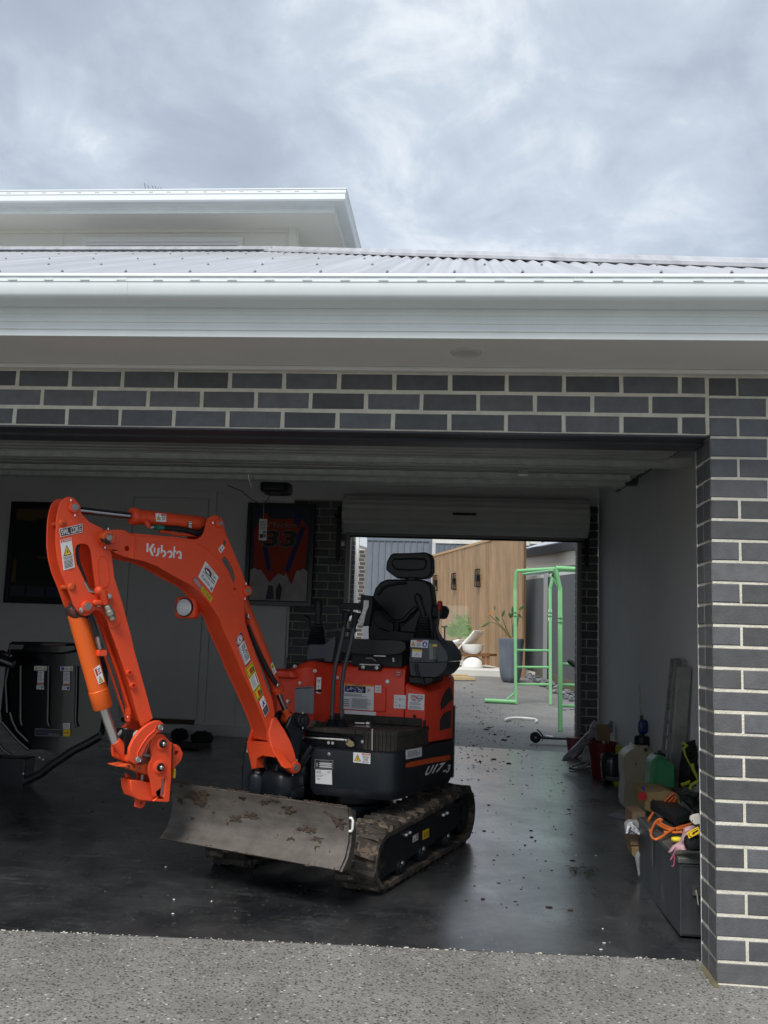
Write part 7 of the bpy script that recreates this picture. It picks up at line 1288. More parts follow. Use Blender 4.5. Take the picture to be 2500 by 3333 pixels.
# boards, hoop, scooter
for k, (a, b) in enumerate([[(-1.283,16.049,0.434),(-0.787,16.304,0.433)],[(-1.290,15.231,0.413),(-0.638,15.593,0.413)]]):
    a, b = V(a), V(b); mb = MB(); d = (b - a) / 2; mb.obox((a + b) / 2 + ez * .045, d, V((0, .09, 0)), ez * .03); tag(obj('pine_board', mb, PINE, loc=a, smooth=0, bevel=.003), ('shorter pine board lying farther back against the patio step', 'longer pine board lying nearest on the path before the patio step')[k], 'board', 'pine boards on the path')
hp_ = [(-0.383,8.516,0.229),(-0.323,8.703,0.233),(-0.232,8.800,0.234),(-0.133,8.827,0.233),(-0.038,8.787,0.231),(0.020,8.762,0.229),(0.038,8.613,0.225),(0.009,8.477,0.222)]
mb = MB(); mb.tube([V(p) + ez * .022 for p in hp_], .014, 8); tag(obj('white_hose_loop', mb, WHF, loc=hp_[0]), 'white curved plastic pipe lying on the path behind the scooter', 'pipe')
t = thing('kick_scooter', 'black kick scooter lying across the path by the rear opening', 'scooter', (-0.148,6.583,0.176))
wc = V((-0.152,6.560,0.176)) + ez * .062; yw = V((0, 1, 0))
mb = MB(); mb.lathe([(.040, -.013), (.056, -.012), (.060, -.006), (.060, .006), (.056, .012), (.040, .013)], wc, yw, 28); obj('tyre', mb, BLK, t)
mb = MB(); mb.cyl(wc - yw * .014, wc + yw * .014, .014, 14)
for i in range(5): a = i * 1.2566; mb.cyl(wc, wc + V((math.cos(a), 0, math.sin(a))) * .042, .006, 6)
mb.lathe([(.036, -.010), (.043, -.010), (.043, .010), (.036, .010)], wc, yw, 24); obj('wheel_rim', mb, CHR, t)
dk = wc + V((.06, 0, -.005)); mb = MB(); mb.obox(wc + V((.06 + .33, 0, .0)), V((.33, 0, 0)), V((0, .05, 0)), V((0, 0, .011))); mb.obox(wc + V((.10, 0, .002)), V((.05, 0, 0)), V((0, .018, 0)), V((0, 0, .014))); obj('deck', mb, mat('deck_navy', (.008, .01, .03), .4), t, bevel=.004)
mb = MB(); mb.tube([wc + V((.015, 0, .085)), wc + V((.05, 0, .06)), wc + V((.075, 0, .025)), wc + V((.09, 0, .012))], .008, 8); obj('rear_brake', mb, BLK, t)
mb = MB(); p = V((0.055,7.124,0.187)); mb.obox(p + ez * .01, V((.035, -.02, 0)), V((.01, .05, 0)), ez * .006); tag(obj('plastic_scrap', mb, WHF, loc=p, smooth=0), 'scrap of white plastic on the path behind the scooter deck', 'scrap')
mb = MB(); p = V((0.353,7.251,0.186)); mb.prism([(0, 0), (.06, 0), (.06, .07)], (p, V((1, 0, 0)), ez, V((0, 1, 0))), 0, .06); tag(obj('door_stop', mb, BLK, loc=p, smooth=0), 'small black wedge at the foot of the right door jamb', 'door stop')
# dirt on path and floor
random.seed(31)
mb = MB(); cl = [(-0.632,7.110,0.197),(-0.569,7.097,0.195),(-0.746,8.822,0.242),(-0.741,12.706,0.341),(-0.748,11.767,0.317),(-0.872,13.546,0.364),(-0.720,14.588,0.389),(-0.423,6.959,0.190),(-0.699,8.263,0.227),(-0.611,7.727,0.212),(-0.830,6.093,0.174),(-0.652,5.237,0.149),(-0.787,5.060,0.147),(-0.523,5.039,0.142),(-0.651,7.528,0.208),(-0.680,8.073,0.222),(-0.485,6.664,0.183),(-0.758,10.305,0.280)]
for p in cl:
    r = random.uniform(.008, .022); mb.squad(V(p) + ez * .004, r * random.uniform(1, 2), r, .008, e=2.2, n=7, m=4)
for i in range(150):
    x = random.gauss(-.62, .28); y = random.uniform(4.4, 10.5); r = random.uniform(.002, .007); mb.squad((x + .02 * (y - 8), y, zf(x, y) + .002), r * random.uniform(1, 2.2), r, .005, e=2.2, n=6, m=3)
cl2 = [(-0.731,4.554,0.133),(-0.822,4.096,0.123),(-0.961,4.028,0.123),(-0.828,2.275,0.076),(-0.875,0.853,0.041),(-0.772,3.092,0.096),(-1.007,4.568,0.137)] + [(-0.720,-6.586,-0.151)][:0]
for p in cl2 + [(-0.360,2.456,0.074),(-0.536,2.190,0.070),(-0.521,2.101,0.067),(-0.345,1.690,0.054),(-0.130,4.203,0.115),(-0.498,3.601,0.105),(-0.592,1.974,0.065),(-0.198,3.112,0.088),(-0.466,0.777,0.033),(-0.563,0.799,0.035),(-0.526,2.368,0.074)]:
    r = random.uniform(.004, .009); mb.squad(V(p) + ez * .002, r * random.uniform(1, 2.4), r, .004, e=2.2, n=7, m=4)
for i in range(260):
    x = random.uniform(-1.2, -.1) if i % 2 else random.uniform(-3.6, 0); y = random.uniform(.5, 5.6); r = random.choice((.0015, .002, .003, .005)) * random.uniform(.8, 1.4); mb.squad((x, y, zf(x, y) + .001), r * random.uniform(1, 2.2), r, .003, e=2.2, n=5, m=3)
tag(obj('dirt_crumbs', mb, MUD), 'crumbs of dark soil dropped along the path and garage floor', None, kind='stuff')
mb = MB()
for p in [(-0.352,0.538,0.025),(-0.374,0.353,0.021),(-0.400,0.272,0.019),(-0.309,1.811,0.057),(-0.193,1.835,0.056)] + [(-2.126,0.528,0.050),(-2.299,0.512,0.053),(-2.244,0.321,0.047),(-2.497,1.012,0.068)] + [(2.060,-12.573,-0.344)][:0]:
    mb.squad(V(p) + ez * .002, random.uniform(.004, .008), .003, .002, e=2.2, n=7, m=4)
for i in range(24):
    x = random.uniform(-3.2, -.05); y = random.uniform(.25, 1.6) ** 1.0; r = random.uniform(.0006, .0014); mb.squad((x, y, zf(x, y) + .001), r * 1.8, r, .0008, e=2.2, n=5, m=3)
tag(obj('paint_flecks', mb, WHF), 'pale chips and flecks scattered on the black garage floor', None, kind='stuff')
# ================================================================== INSIDE THE GARAGE
# framed jerseys
def framed(name, lab, x0, x1, z0, z1, y, items, fm):
    t = thing(name, lab, 'picture frame', ((x0 + x1) / 2, y, (z0 + z1) / 2))
    w = .045; mb = MB()
    for a in ((x0, x1, z0, z0 + w), (x0, x1, z1 - w, z1), (x0, x0 + w, z0 + w, z1 - w), (x1 - w, x1, z0 + w, z1 - w)): mb.box(a[0], a[1], y - .035, y, a[2], a[3])
    obj('frame', mb, fm, t, smooth=0, bevel=.003)
    X0_, X1_, Z0_, Z1_ = x0 + w, x1 - w, z0 + w, z1 - w; yy = y - .010
    P_ = lambda u, v: V((X0_ + (X1_ - X0_) * u, yy, Z0_ + (Z1_ - Z0_) * v))
    for i, (nm, mm, poly) in enumerate(items):
        pl = [(X0_ + (X1_ - X0_) * u, Z0_ + (Z1_ - Z0_) * v) for u, v in poly]; mb = MB(); mb.prism(pl, ((0, yy, 0), (1, 0, 0), (0, 0, 1), (0, -1, 0)), -.004, .0012 * (i + 1)); obj(nm, mb, mm, t, smooth=0)
    return t, P_, yy
NB = mat('frame_black', (.010, .011, .014), .3, spec=.5); NVB = mat('navy_board', (.006, .012, .035), .5); JO = mat('jersey_red', (.42, .045, .018), .7, var=.15, vscale=9); JB = mat('jersey_blue', (.01, .03, .16), .7); JW = mat('jersey_white', (.48, .44, .44), .6, var=.3, vscale=5); JD = mat('jersey_number', (.03, .028, .025), .6); JL = mat('jersey_outline', (.32, .29, .24), .6)
random.seed(6)
def ragged(u0, u1, v, amp, n=14): return [(u0 + (u1 - u0) * i / n, v + (amp if i % 2 else -amp) * random.uniform(.3, 1)) for i in range(n + 1)]
full = [(0, 0), (1, 0), (1, 1), (0, 1)]
items = [('backing_board', NVB, full), ('jersey_hem', JW, [(.02, .01), (.98, .01)] + ragged(.98, .02, .34, .02)),
         ('jersey', JO, [(.06, .36), (.2, .33), (.35, .2), (.42, .12), (.5, .18), (.62, .3), (.72, .18), (.8, .33), (.94, .36), (.97, .78), (.80, .92), (.66, .96), (.34, .96), (.2, .92), (.05, .76)]),
         ('jersey_collar', NVB, [(.25, .97), (.30, .88), (.70, .88), (.76, .97)]),
         ('jersey_strap', JB, [(.16, .68), (.24, .70), (.36, .36), (.32, .30)]), ('jersey_strap', JB, [(.84, .80), (.92, .80), (.66, .30), (.60, .34)]), ('jersey_strap', JB, [(.74, .96), (.86, .92), (.80, .80), (.72, .84)]),
         ('print_scene', mat('print_pale', (.42, .40, .42), .6, var=.35, vscale=8), [(.28, .02), (.62, .02), (.62, .26), (.5, .30), (.36, .20), (.28, .24)]), ('print_figure', NVB, [(.30, .02), (.44, .02), (.42, .16), (.34, .17)]), ('print_figure', JD, [(.47, .02), (.55, .02), (.57, .14), (.52, .20), (.47, .13)])]
t, PF, yy = framed('framed_jersey', 'framed orange and blue jersey reading Mackie 33 on the back wall', -3.275, -2.55, 1.555, 2.64, 5.79, items, NB)
fr = ((0, yy - .014, 0), (1, 0, 0), (0, 0, 1), (0, -1, 0))
mb = MB(); put_text(mb, 'Mackie', fr, PF(.5, .82).x + .02, PF(.5, .815).z, .062, .002, 0, width=.30, shear=.25); obj('jersey_name', mb, JL, t, smooth=0)
mb = MB(); put_text(mb, '33', fr, PF(.5, .7).x, PF(.5, .665).z, .185, .001, 0, width=.36, shear=.18, bold=.05); obj('number_outline', mb, JL, t, smooth=0)
mb = MB(); put_text(mb, '33', fr, PF(.5, .7).x, PF(.5, .665).z, .172, .0025, 0, width=.345, shear=.18, bold=.03); obj('jersey_number', mb, JD, t, smooth=0)
items = [('backing_board', mat('dark_board', (.010, .010, .012), .4), full), ('jersey', mat('dark_jersey', (.008, .009, .014), .7), [(.1, .2), (.9, .2), (.95, .85), (.6, .95), (.2, .93), (.06, .8)]),
         ('gold_sleeve', mat('gold_cloth', (.14, .085, .025), .7), [(.02, .85), (.3, .84), (.9, .93), (.9, .97), (.02, .97)]), ('gold_sleeve', mat('gold_cloth', (.14, .085, .025), .7), [(.02, .18), (.10, .18), (.09, .42), (.04, .42)]),
         ('photo_print', mat('print_dark', (.05, .055, .065), .5), [(.02, .03), (.27, .03), (.27, .14), (.02, .14)]), ('photo_print', mat('print_dark', (.05, .055, .065), .5), [(.31, .03), (.60, .03), (.60, .14), (.31, .14)]), ('photo_print', mat('print_blue', (.03, .05, .10), .5), [(.64, .03), (.93, .03), (.93, .14), (.64, .14)]), ('jersey_print', mat('gold_cloth', (.14, .085, .025), .7), [(.45, .44), (.8, .44), (.8, .46), (.45, .46)])]
framed('framed_jersey', 'black framed dark jersey with gold trim, leftmost on the back wall behind the arm', -5.90, -5.15, 1.50, 2.60, 5.82, items, NB)
# black canopy roof standing on its edge
cy = 2.95; t = thing('excavator_canopy', 'black moulded excavator canopy roof standing on edge at the left of the garage', 'canopy', (-4.1, cy, .1))
GB = mat('gloss_black', (.0045, .005, .006), .16, spec=.5, coat=.3)
out_ = [(-4.400,1.076),(-4.390,1.135),(-4.368,1.149),(-4.160,1.155),(-3.874,1.158),(-3.709,1.158),(-3.648,0.945),(-3.632,0.732),(-3.634,0.605),(-3.643,0.485),(-3.683,0.427),(-3.796,0.359),(-3.943,0.346),(-4.079,0.368),(-4.175,0.364),(-4.280,0.451),(-4.360,0.505),(-4.399,0.560),(-4.413,0.631),(-4.406,0.845),(-4.405,1.004)]
mb = MB(); mb.prism(out_, ((0, cy, 0), (1, 0, 0), (0, 0, 1), (0, -1, 0)), -.10, 0); obj('roof_shell', mb, GB, t, smooth=50, bevel=.03, seg=4)
for pts in ([(-4.280,2.940,0.973),(-4.261,2.940,0.744),(-4.247,2.940,0.574),(-4.234,2.940,0.539)], [(-4.066,2.940,0.980),(-4.050,2.940,0.752),(-4.040,2.940,0.575),(-4.025,2.940,0.540)], [(-3.849,2.940,0.988),(-3.835,2.940,0.760),(-3.828,2.940,0.577),(-3.810,2.940,0.542)]):
    mb = MB(); mb.tube(pts, .012, 8); obj('pressed_rib', mb, GB, t)
for pts in ([(-4.332,2.940,0.627),(-4.308,2.940,0.564),(-4.264,2.940,0.495),(-4.176,2.940,0.422)], [(-4.385,2.930,0.559),(-4.311,2.930,0.487),(-4.238,2.930,0.420),(-4.159,2.930,0.364)], [(-4.409,2.930,0.413),(-4.351,2.930,0.352),(-4.289,2.930,0.320)], [(-4.350,2.930,0.627),(-4.381,2.930,0.847),(-4.369,2.930,0.962)]):
    mb = MB(); mb.tube(pts, .013, 8); obj('edge_bead', mb, GB, t)
mb = MB(); mb.prism([(-4.354,1.065),(-4.340,1.116),(-4.320,1.145),(-3.836,1.154),(-3.824,1.097),(-3.933,1.072),(-4.327,1.059)], ((0, 2.9, 0), (1, 0, 0), (0, 0, 1), (0, -1, 0)), -.05, .04); obj('front_lip', mb, GB, t, smooth=50, bevel=.02, seg=3)
mb = MB(); mb.prism([(-4.344,1.094),(-4.329,1.130),(-4.224,1.130),(-4.232,1.098)], ((0, 2.85, 0), (1, 0, 0), (0, 0, 1), (0, -1, 0)), 0, .01); obj('reflector_pad', mb, mat('pad_grey', (.10, .11, .12), .4), t, smooth=0)
mb = MB(); mb.prism([(-4.097,1.132),(-4.076,1.146),(-3.898,1.152),(-3.916,1.136)], ((0, 2.85, 0), (1, 0, 0), (0, 0, 1), (0, -1, 0)), 0, .006); obj('lip_strip', mb, mat('strip_brown', (.07, .045, .03), .5), t, smooth=0)
for q, its, bs in (([(-4.175,2.943,0.942),(-4.078,2.943,0.945),(-4.079,2.943,0.978),(-4.177,2.943,0.975)], tri_warn(.05, .15, .25, .7) + tri_warn(.7, .15, .25, .7) + [('l', p_, .36, .2, .64, .8, 2)], w_), ([(-4.143,2.943,0.840),(-4.093,2.943,0.840),(-4.097,2.943,0.939),(-4.145,2.943,0.938)], [('l', p_, .1, .25, .9, .95, 7), ('r', r_, .05, .04, .95, .15)], w_), ([(-4.146,2.943,0.804),(-4.088,2.943,0.805),(-4.090,2.943,0.834),(-4.148,2.943,0.832)], [('c', p_, .75, .5, .18, .35), ('l', p_, .08, .2, .5, .8, 2)], w_),
                   ([(-3.973,2.943,0.947),(-3.875,2.943,0.950),(-3.876,2.943,0.982),(-3.974,2.943,0.978)], [('c', b_, .18, .5, .14, .4)] + tri_warn(.7, .15, .25, .7) + [('l', p_, .36, .2, .64, .8, 2)], w_), ([(-3.942,2.943,0.841),(-3.893,2.943,0.842),(-3.899,2.943,0.943),(-3.948,2.943,0.941)], [('l', p_, .1, .3, .9, .95, 7), ('r', r_, .05, .02, .95, .13)], w_), ([(-3.948,2.943,0.807),(-3.890,2.943,0.808),(-3.891,2.943,0.837),(-3.949,2.943,0.835)], [('c', b_, .78, .5, .17, .38), ('l', p_, .08, .2, .5, .8, 2)], w_),
                   ([(-3.918,2.943,0.525),(-3.866,2.943,0.525),(-3.868,2.943,0.569),(-3.920,2.943,0.567)], [('l', p_, .1, .1, .9, .9, 5)], w_), ([(-3.913,2.943,0.471),(-3.858,2.943,0.472),(-3.861,2.943,0.522),(-3.916,2.943,0.522)], [('l', k_, .15, .4, .85, .6, 1)], y_), ([(-4.129,2.943,0.465),(-3.917,2.943,0.470),(-3.919,2.943,0.520),(-4.132,2.943,0.519)], [('r', k_, .01, .05, .99, .93), ('l', l_, .5, .1, .95, .4, 2), ('r', b_, .1, .4, .6, .45)], p_)):
    decal('canopy_label', t, q, its, base=bs)
mb = MB(); mb.tube([(-3.552,2.750,0.509),(-3.648,2.750,0.451),(-3.745,2.750,0.399),(-3.826,2.750,0.341),(-3.908,2.750,0.283),(-3.975,2.750,0.226),(-4.058,2.750,0.182),(-4.127,2.750,0.152),(-4.227,2.750,0.134),(-4.327,2.750,0.122)], .030, 12); obj('canopy_post', mb, mat('post_black', (.016, .018, .02), .4, var=.4, vscale=10), t)
mb = MB(); mb.tube([(-4.394,2.700,1.045),(-4.311,2.700,1.020),(-4.251,2.700,1.002),(-4.220,2.700,0.989)], [.05, .045, .036, .03], 12); mb.tube([(-4.384,2.720,1.066),(-4.318,2.720,1.072),(-4.272,2.720,1.049)], .02, 10); obj('canopy_post', mb, GB, t)
mb = MB(); mb.obox((-4.260,2.800,0.220), V((.18, 0, 0)), V((0, .08, 0)), V((0, 0, .11))); obj('mount_foot', mb, NAVY, t, bevel=.01)
for p in [(-4.087,2.710,0.226),(-3.977,2.710,0.343),(-3.948,2.710,0.331)]: mb = MB(); mb.squad(p, .010, .006, .008, e=2.2, n=8, m=5); obj('bolt', mb, STEEL, t)
mb = MB(); p = (-4.330,2.850,1.048); mb.squad(p, .02, .01, .01, e=3); obj('pin', mb, STEEL, t)
# shoes and mat by the back wall
def rock(name, c, r, m, lab, cat, sc=(1, 1, .6), n=14):
    mb = MB(); mb.squad(V(c) + ez * r * sc[2] * .9, r * sc[0], r * sc[1], r * sc[2], e=2.3, n=n, m=8, fn=lambda x, y, z: (x * (1 + .25 * noise.noise(V((x * 2, y * 2, z * 2 + c[0] * 9)))), y, z * (1 + .3 * noise.noise(V((x * 2.2, y * 2, 3 + z)))))); return tag(obj(name, mb, m, loc=c, smooth=60), lab, cat)
DCL = mat('dark_cloth', (.012, .012, .013), .85, var=.3)
sh = [(-3.681,5.394,0.197),(-3.461,5.237,0.190),(-3.583,4.950,0.184)]
rock('shoe', V(sh[0]) + V((-.05, -.1, 0)), .075, DCL, 'black shoe by the plinth, left of the pair below the door', 'shoe', (1.2, .6, .8))
rock('shoe', V(sh[1]) + V((.0, -.1, 0)), .085, DCL, 'crumpled black bag slumped on the floor right of the shoe', 'bag', (1.3, .7, .75))
mb = MB(); c = V(sh[2]); mb.obox(c + V((-.1, .0, .012)), V((.30, 0, 0)), V((0, .20, 0)), ez * .008); tag(obj('door_mat', mb, mat('mat_brown', (.03, .022, .016), .95, var=.4), loc=c, smooth=0), 'brown worn door mat on the floor below the door', 'mat')

# ---- right side clutter
BXS = mat('scuffed_box_steel', (.060, .066, .072), .42, .5, var=.35, vscale=6, spot=(.16, .16, .15), spot_th=.66, spot_scale=12, stretch=(1, 1, .5))
t = thing('tool_chest', 'scuffed dark steel tool chest on the floor behind the brick pier', 'tool chest', (.2, .9, .03))
y0, y1, x0, x1 = .485, 1.42, -.028, .40; zb = lambda y: zf(0, y) + .002
mb = MB(); mb.box(x0, x1, y0, y1, .030, .335); obj('chest_body', mb, BXS, t, smooth=0, bevel=.006)
mb = MB(); mb.box(x0 - .006, x1 + .006, y0 - .008, y1 + .006, .336, .362); obj('chest_lid', mb, mat('lid_steel', (.11, .115, .11), .45, .4, var=.3, vscale=8), t, smooth=0, bevel=.006)
mb = MB()
for a in ((x0 + .004, x1, .040, .048), (x0 + .004, x1, .325, .333), (x0 + .006, x0 + .013, .048, .325)): mb.box(a[0], a[1], y0 - .0035, y0, a[2], a[3])
obj('front_rim', mb, BXS, t, smooth=0)
mb = MB(); hx, hz = (0.047,0.226); mb.box(hx - .02, hx + .02, y0 - .012, y0 - .003, hz - .02, hz + .02); mb.tube([(hx - .005, y0 - .012, hz), (hx - .006, y0 - .035, hz - .02), (hx - .004, y0 - .038, hz - .05), (hx + .012, y0 - .03, hz - .062)], .005, 8); obj('chest_handle', mb, STEEL, t)
mb = MB(); mb.prism([(.0, .0), (.03, .03), (.04, -.05), (.02, -.10), (.0, -.09)], ((x0 - .0035, 1.02, .29), (0, 1, 0), (0, 0, 1), (-1, 0, 0)), 0, .001); obj('bare_patch', mb, mat('bare_patch_grey', (.2, .2, .19), .5, .4), t, smooth=0)
# cardboard box with wraps hanging at the end of the chest
CARD = mat('cardboard', (.24, .17, .10), .85, var=.15, vscale=10); CARDL = mat('cardboard_tan', (.33, .23, .10), .8, var=.2, vscale=9)
def cardbox(nm, lab, pts_front, y, dy, m):
    mb = MB(); mb.prism(pts_front, ((0, y, 0), (1, 0, 0), (0, 0, 1), (0, -1, 0)), -dy, 0); return tag(obj(nm, mb, m, loc=(pts_front[0][0], y, pts_front[0][1]), smooth=0, bevel=.003), lab, 'box')
cardbox('cardboard_carton', 'upper brown cardboard flap box leaning at the end of the tool chest', [(-0.047,0.312),(0.030,0.312),(0.026,0.372),(-0.044,0.367)], 1.50, .22, CARD)
cardbox('cardboard_carton', 'lower brown cardboard box piece under the clear plastic at the chest end', [(-0.064,0.202),(0.022,0.203),(0.020,0.317),(-0.056,0.317),(-0.065,0.260)], 1.46, .2, CARD)
cardbox('cardboard_carton', 'lowest torn cardboard piece above the plastic bottle', [(-0.056,0.156),(-0.042,0.142),(0.017,0.145),(0.018,0.203),(-0.060,0.195)], 1.44, .15, CARDL)
PLAS = mat('clear_film', (.75, .78, .80), .12, spec=.8, alpha=.38, bump=.8, bscale=25)
def crumple(nm, lab, cat, poly, y, amp, m, dens=10, thick=.002, seed=1, yslope=0.0):
    xs = [p[0] for p in poly]; zs = [p[1] for p in poly]; mb = MB(); n = dens; vs = []; fs = []
    def inside(x, z):
        c = False; j = len(poly) - 1
        for i in range(len(poly)):
            if (poly[i][1] > z) != (poly[j][1] > z) and x < (poly[j][0] - poly[i][0]) * (z - poly[i][1]) / (poly[j][1] - poly[i][1]) + poly[i][0]: c = not c
            j = i
        return c
    # radial grid from the outline towards the centre
    cx, cz = sum(xs) / len(xs), sum(zs) / len(zs); ring = []
    m_ = len(poly); sub = 4; out = []
    for i in range(m_):
        a, b = poly[i], poly[(i + 1) % m_]
        for k in range(sub): out.append((a[0] + (b[0] - a[0]) * k / sub, a[1] + (b[1] - a[1]) * k / sub))
    N_ = len(out); K = 6
    for k in range(K):
        q = 1 - k / K
        for x, z in out:
            X, Z_ = cx + (x - cx) * q, cz + (z - cz) * q; d = noise.noise(V((X * 14 + seed, Z_ * 14, seed * 3.3))) + .5 * noise.noise(V((X * 40, Z_ * 40, seed)))
            vs.append((X, y - amp * (.5 + d) * (1.0 if k else .4) + yslope * (Z_ - cz), Z_))
    vs.append((cx, y - amp, cz)); mb.add(vs, [(k * N_ + i, k * N_ + (i + 1) % N_, (k + 1) * N_ + (i + 1) % N_, (k + 1) * N_ + i) for k in range(K - 1) for i in range(N_)] + [((K - 1) * N_ + i, (K - 1) * N_ + (i + 1) % N_, K * N_) for i in range(N_)])
    bk = [(v[0], max(v[1] + .015, y + .01), v[2]) for v in vs[:N_]]; o = len(mb.v); mb.add([vs[i] for i in range(N_)] + bk, [(i, (i + 1) % N_, (i + 1) % N_ + N_, i + N_) for i in range(N_)] + [tuple(range(N_, 2 * N_))])
    o = obj(nm, mb, m, loc=(cx, y, cz), smooth=40); return tag(o, lab, cat)
crumple('plastic_wrap', 'crumpled clear plastic wrap stuck on the cardboard at the chest end', 'plastic wrap', [(-0.102,0.324),(-0.082,0.344),(-0.034,0.344),(0.010,0.344),(0.006,0.272),(-0.045,0.266),(-0.095,0.267)], 1.42, .02, PLAS, seed=2)
crumple('foil_strip', 'shiny crumpled foil strip on the cardboard at the chest end', 'foil', [(-0.089,0.329),(-0.069,0.339),(-0.038,0.306),(-0.007,0.286),(-0.023,0.267),(-0.049,0.280),(-0.071,0.297),(-0.098,0.274)], 1.40, .02, mat('foil', (.75, .76, .78), .18, .9, bump=.6, bscale=40), seed=5)
crumple('plastic_bottle', 'crushed clear plastic bottle at the bottom left edge of the tool chest', 'bottle', [(-0.049,0.151),(-0.038,0.184),(0.006,0.186),(0.011,0.065),(0.002,0.057),(-0.031,0.057)], 1.40, .03, mat('bottle_plastic', (.50, .55, .60), .10, spec=.8, alpha=.5, bump=.5, bscale=30), seed=7)
pc = [(0.041,2.975,0.081),(0.120,3.036,0.082),(0.217,2.962,0.079),(0.154,2.883,0.077)]
mb = MB(); mb.add([V(p) + ez * (.006 + .01 * (i % 2)) for i, p in enumerate(pc)] + [V(p) + ez * .002 for p in pc], [(0, 1, 2, 3), (7, 6, 5, 4), (0, 4, 5, 1), (1, 5, 6, 2), (2, 6, 7, 3), (3, 7, 4, 0)]); tag(obj('paper_sheet', mb, mat('grey_paper', (.34, .36, .38), .6), loc=pc[0], smooth=0), 'folded grey sheet of paper on the floor beside the white drum', 'paper')
# drum with pump
JUG = mat('milky_plastic', (.40, .355, .25), .42, spec=.45, var=.10, vscale=7, spot=(.17, .12, .06), spot_th=.70, spot_scale=7, bump=.1, bscale=9)
jb = V((.305, 3.22, zf(.3, 3.2)))
t = thing('plastic_drum', 'tall milky plastic drum with black cap and blue pump', 'drum', jb)
jo = [(0.289,0.548),(0.286,0.529),(0.254,0.515),(0.219,0.482),(0.207,0.455),(0.206,0.376),(0.210,0.334),(0.217,0.287),(0.211,0.240),(0.206,0.145),(0.216,0.104),(0.248,0.075),(0.274,0.065),(0.359,0.069),(0.395,0.102),(0.404,0.155),(0.401,0.248),(0.394,0.311),(0.402,0.390),(0.434,0.470),(0.434,0.496),(0.408,0.521),(0.382,0.533),(0.382,0.552)]
mb = MB(); mb.prism([(x, z) for x, z in jo], ((0, 3.2, 0), (1, 0, 0), (0, 0, 1), (0, -1, 0)), -.24, .0); obj('drum_body', mb, JUG, t, smooth=60, bevel=.06, seg=6)
mb = MB(); mb.tube([(0.348,3.190,0.520),(0.369,3.190,0.484),(0.384,3.190,0.437),(0.382,3.190,0.390),(0.368,3.190,0.353),(0.336,3.190,0.330)], .006, 8); obj('moulded_ridge', mb, JUG, t)
mb = MB(); cc = V((0.356,3.300,0.540)); mb.lathe([(.052, -.05), (.050, 0), (.046, .01)], cc, n=28); obj('neck', mb, JUG, t)
mb = MB(); pr_ = [(.053, .0), (.055, .005), (.055, .06), (.050, .07), (.001, .072)]; mb.lathe(pr_, cc + ez * .0, n=28); mb.lathe([(.024, .07), (.020, .085), (.014, .09), (.014, .11)], cc, n=16); obj('drum_cap', mb, BLK, t)
mb = MB(); mb.squad((0.360,3.280,0.679), .036, .03, .052, e=4, n=20, m=10); obj('pump_body', mb, mat('pump_blue', (.006, .02, .13), .35, spec=.5), t)
mb = MB(); mb.cyl(*[(0.351,3.280,0.724),(0.350,3.280,0.764)], .013, 12); mb.cyl(*[(0.350,3.280,0.616),(0.350,3.280,0.635)], .014, 12); obj('pump_fitting', mb, mat('pump_fitting', (.03, .035, .04), .4), t)
mb = MB(); mb.tube([(0.350,3.280,0.762),(0.345,3.280,0.832),(0.339,3.280,0.907),(0.336,3.280,0.950),(0.335,3.280,0.999)], .0085, 10); obj('pump_tube', mb, mat('clear_tube', (.50, .50, .46), .25, alpha=.75), t)
mb = MB(); mb.lathe([(.014, 0), (.014, .012), (.001, .014)], (0.361,3.190,0.525), (0, -1, 0), 8); obj('tap_stub', mb, mat('dark_brass', (.05, .04, .02), .5), t)
mb = MB(); mb.squad((0.293,3.196,0.417), .004, .002, .014, e=2.2); obj('grease_smudge', mb, MUD, t)
# things on the chest
gb = thing('jerry_can', 'green plastic jerry can standing on the cardboard box', 'jerry can', (.25, 1.95, .4))
go = [(0.145,0.433),(0.157,0.421),(0.216,0.440),(0.276,0.456),(0.275,0.575),(0.270,0.590),(0.247,0.597),(0.234,0.612),(0.217,0.630),(0.191,0.636),(0.174,0.631),(0.143,0.603),(0.134,0.582),(0.133,0.449)]
mb = MB(); mb.prism(go, ((0, 1.9, 0), (1, 0, 0), (0, 0, 1), (0, -1, 0)), -.16, 0); obj('can_body', mb, mat('green_can', (.035, .20, .085), .42, spec=.45, var=.1), gb, smooth=60, bevel=.022, seg=4)
mb = MB(); mb.tube([(0.160,1.885,0.610),(0.183,1.885,0.629),(0.209,1.885,0.617),(0.215,1.885,0.589)], .005, 8); mb.tube([(0.156,1.890,0.575),(0.153,1.890,0.430)], .003, 6); obj('moulded_rib', mb, mat('green_can', (.03, .2, .08), .4), gb)
mb = MB(); c = V((0.210,2.000,0.628)); mb.lathe([(.035, -.01), (.035, .008), (.012, .010), (.010, .026), (.001, .027)], c, n=16); obj('can_cap', mb, BLK, gb)
tb = cardbox('parts_carton', 'tan cardboard carton with red and blue print under the green can', [(0.047,0.460),(0.106,0.462),(0.175,0.474),(0.228,0.457),(0.260,0.361),(0.073,0.353),(0.048,0.368)], 1.62, .35, CARDL)
q = [(0.049,1.612,0.373),(0.067,1.612,0.374),(0.065,1.612,0.452),(0.047,1.612,0.456)]
mb = MB(); c = V((0.031,1.610,0.441)); mb.lathe([(.024, 0), (.024, .002)], c, (0, -1, 0), 20); tag(obj('red_sticker_card', mb, mat('red_card', (.40, .015, .02), .5), loc=c, smooth=0), 'round red card sticking out beside the tan carton', 'card')
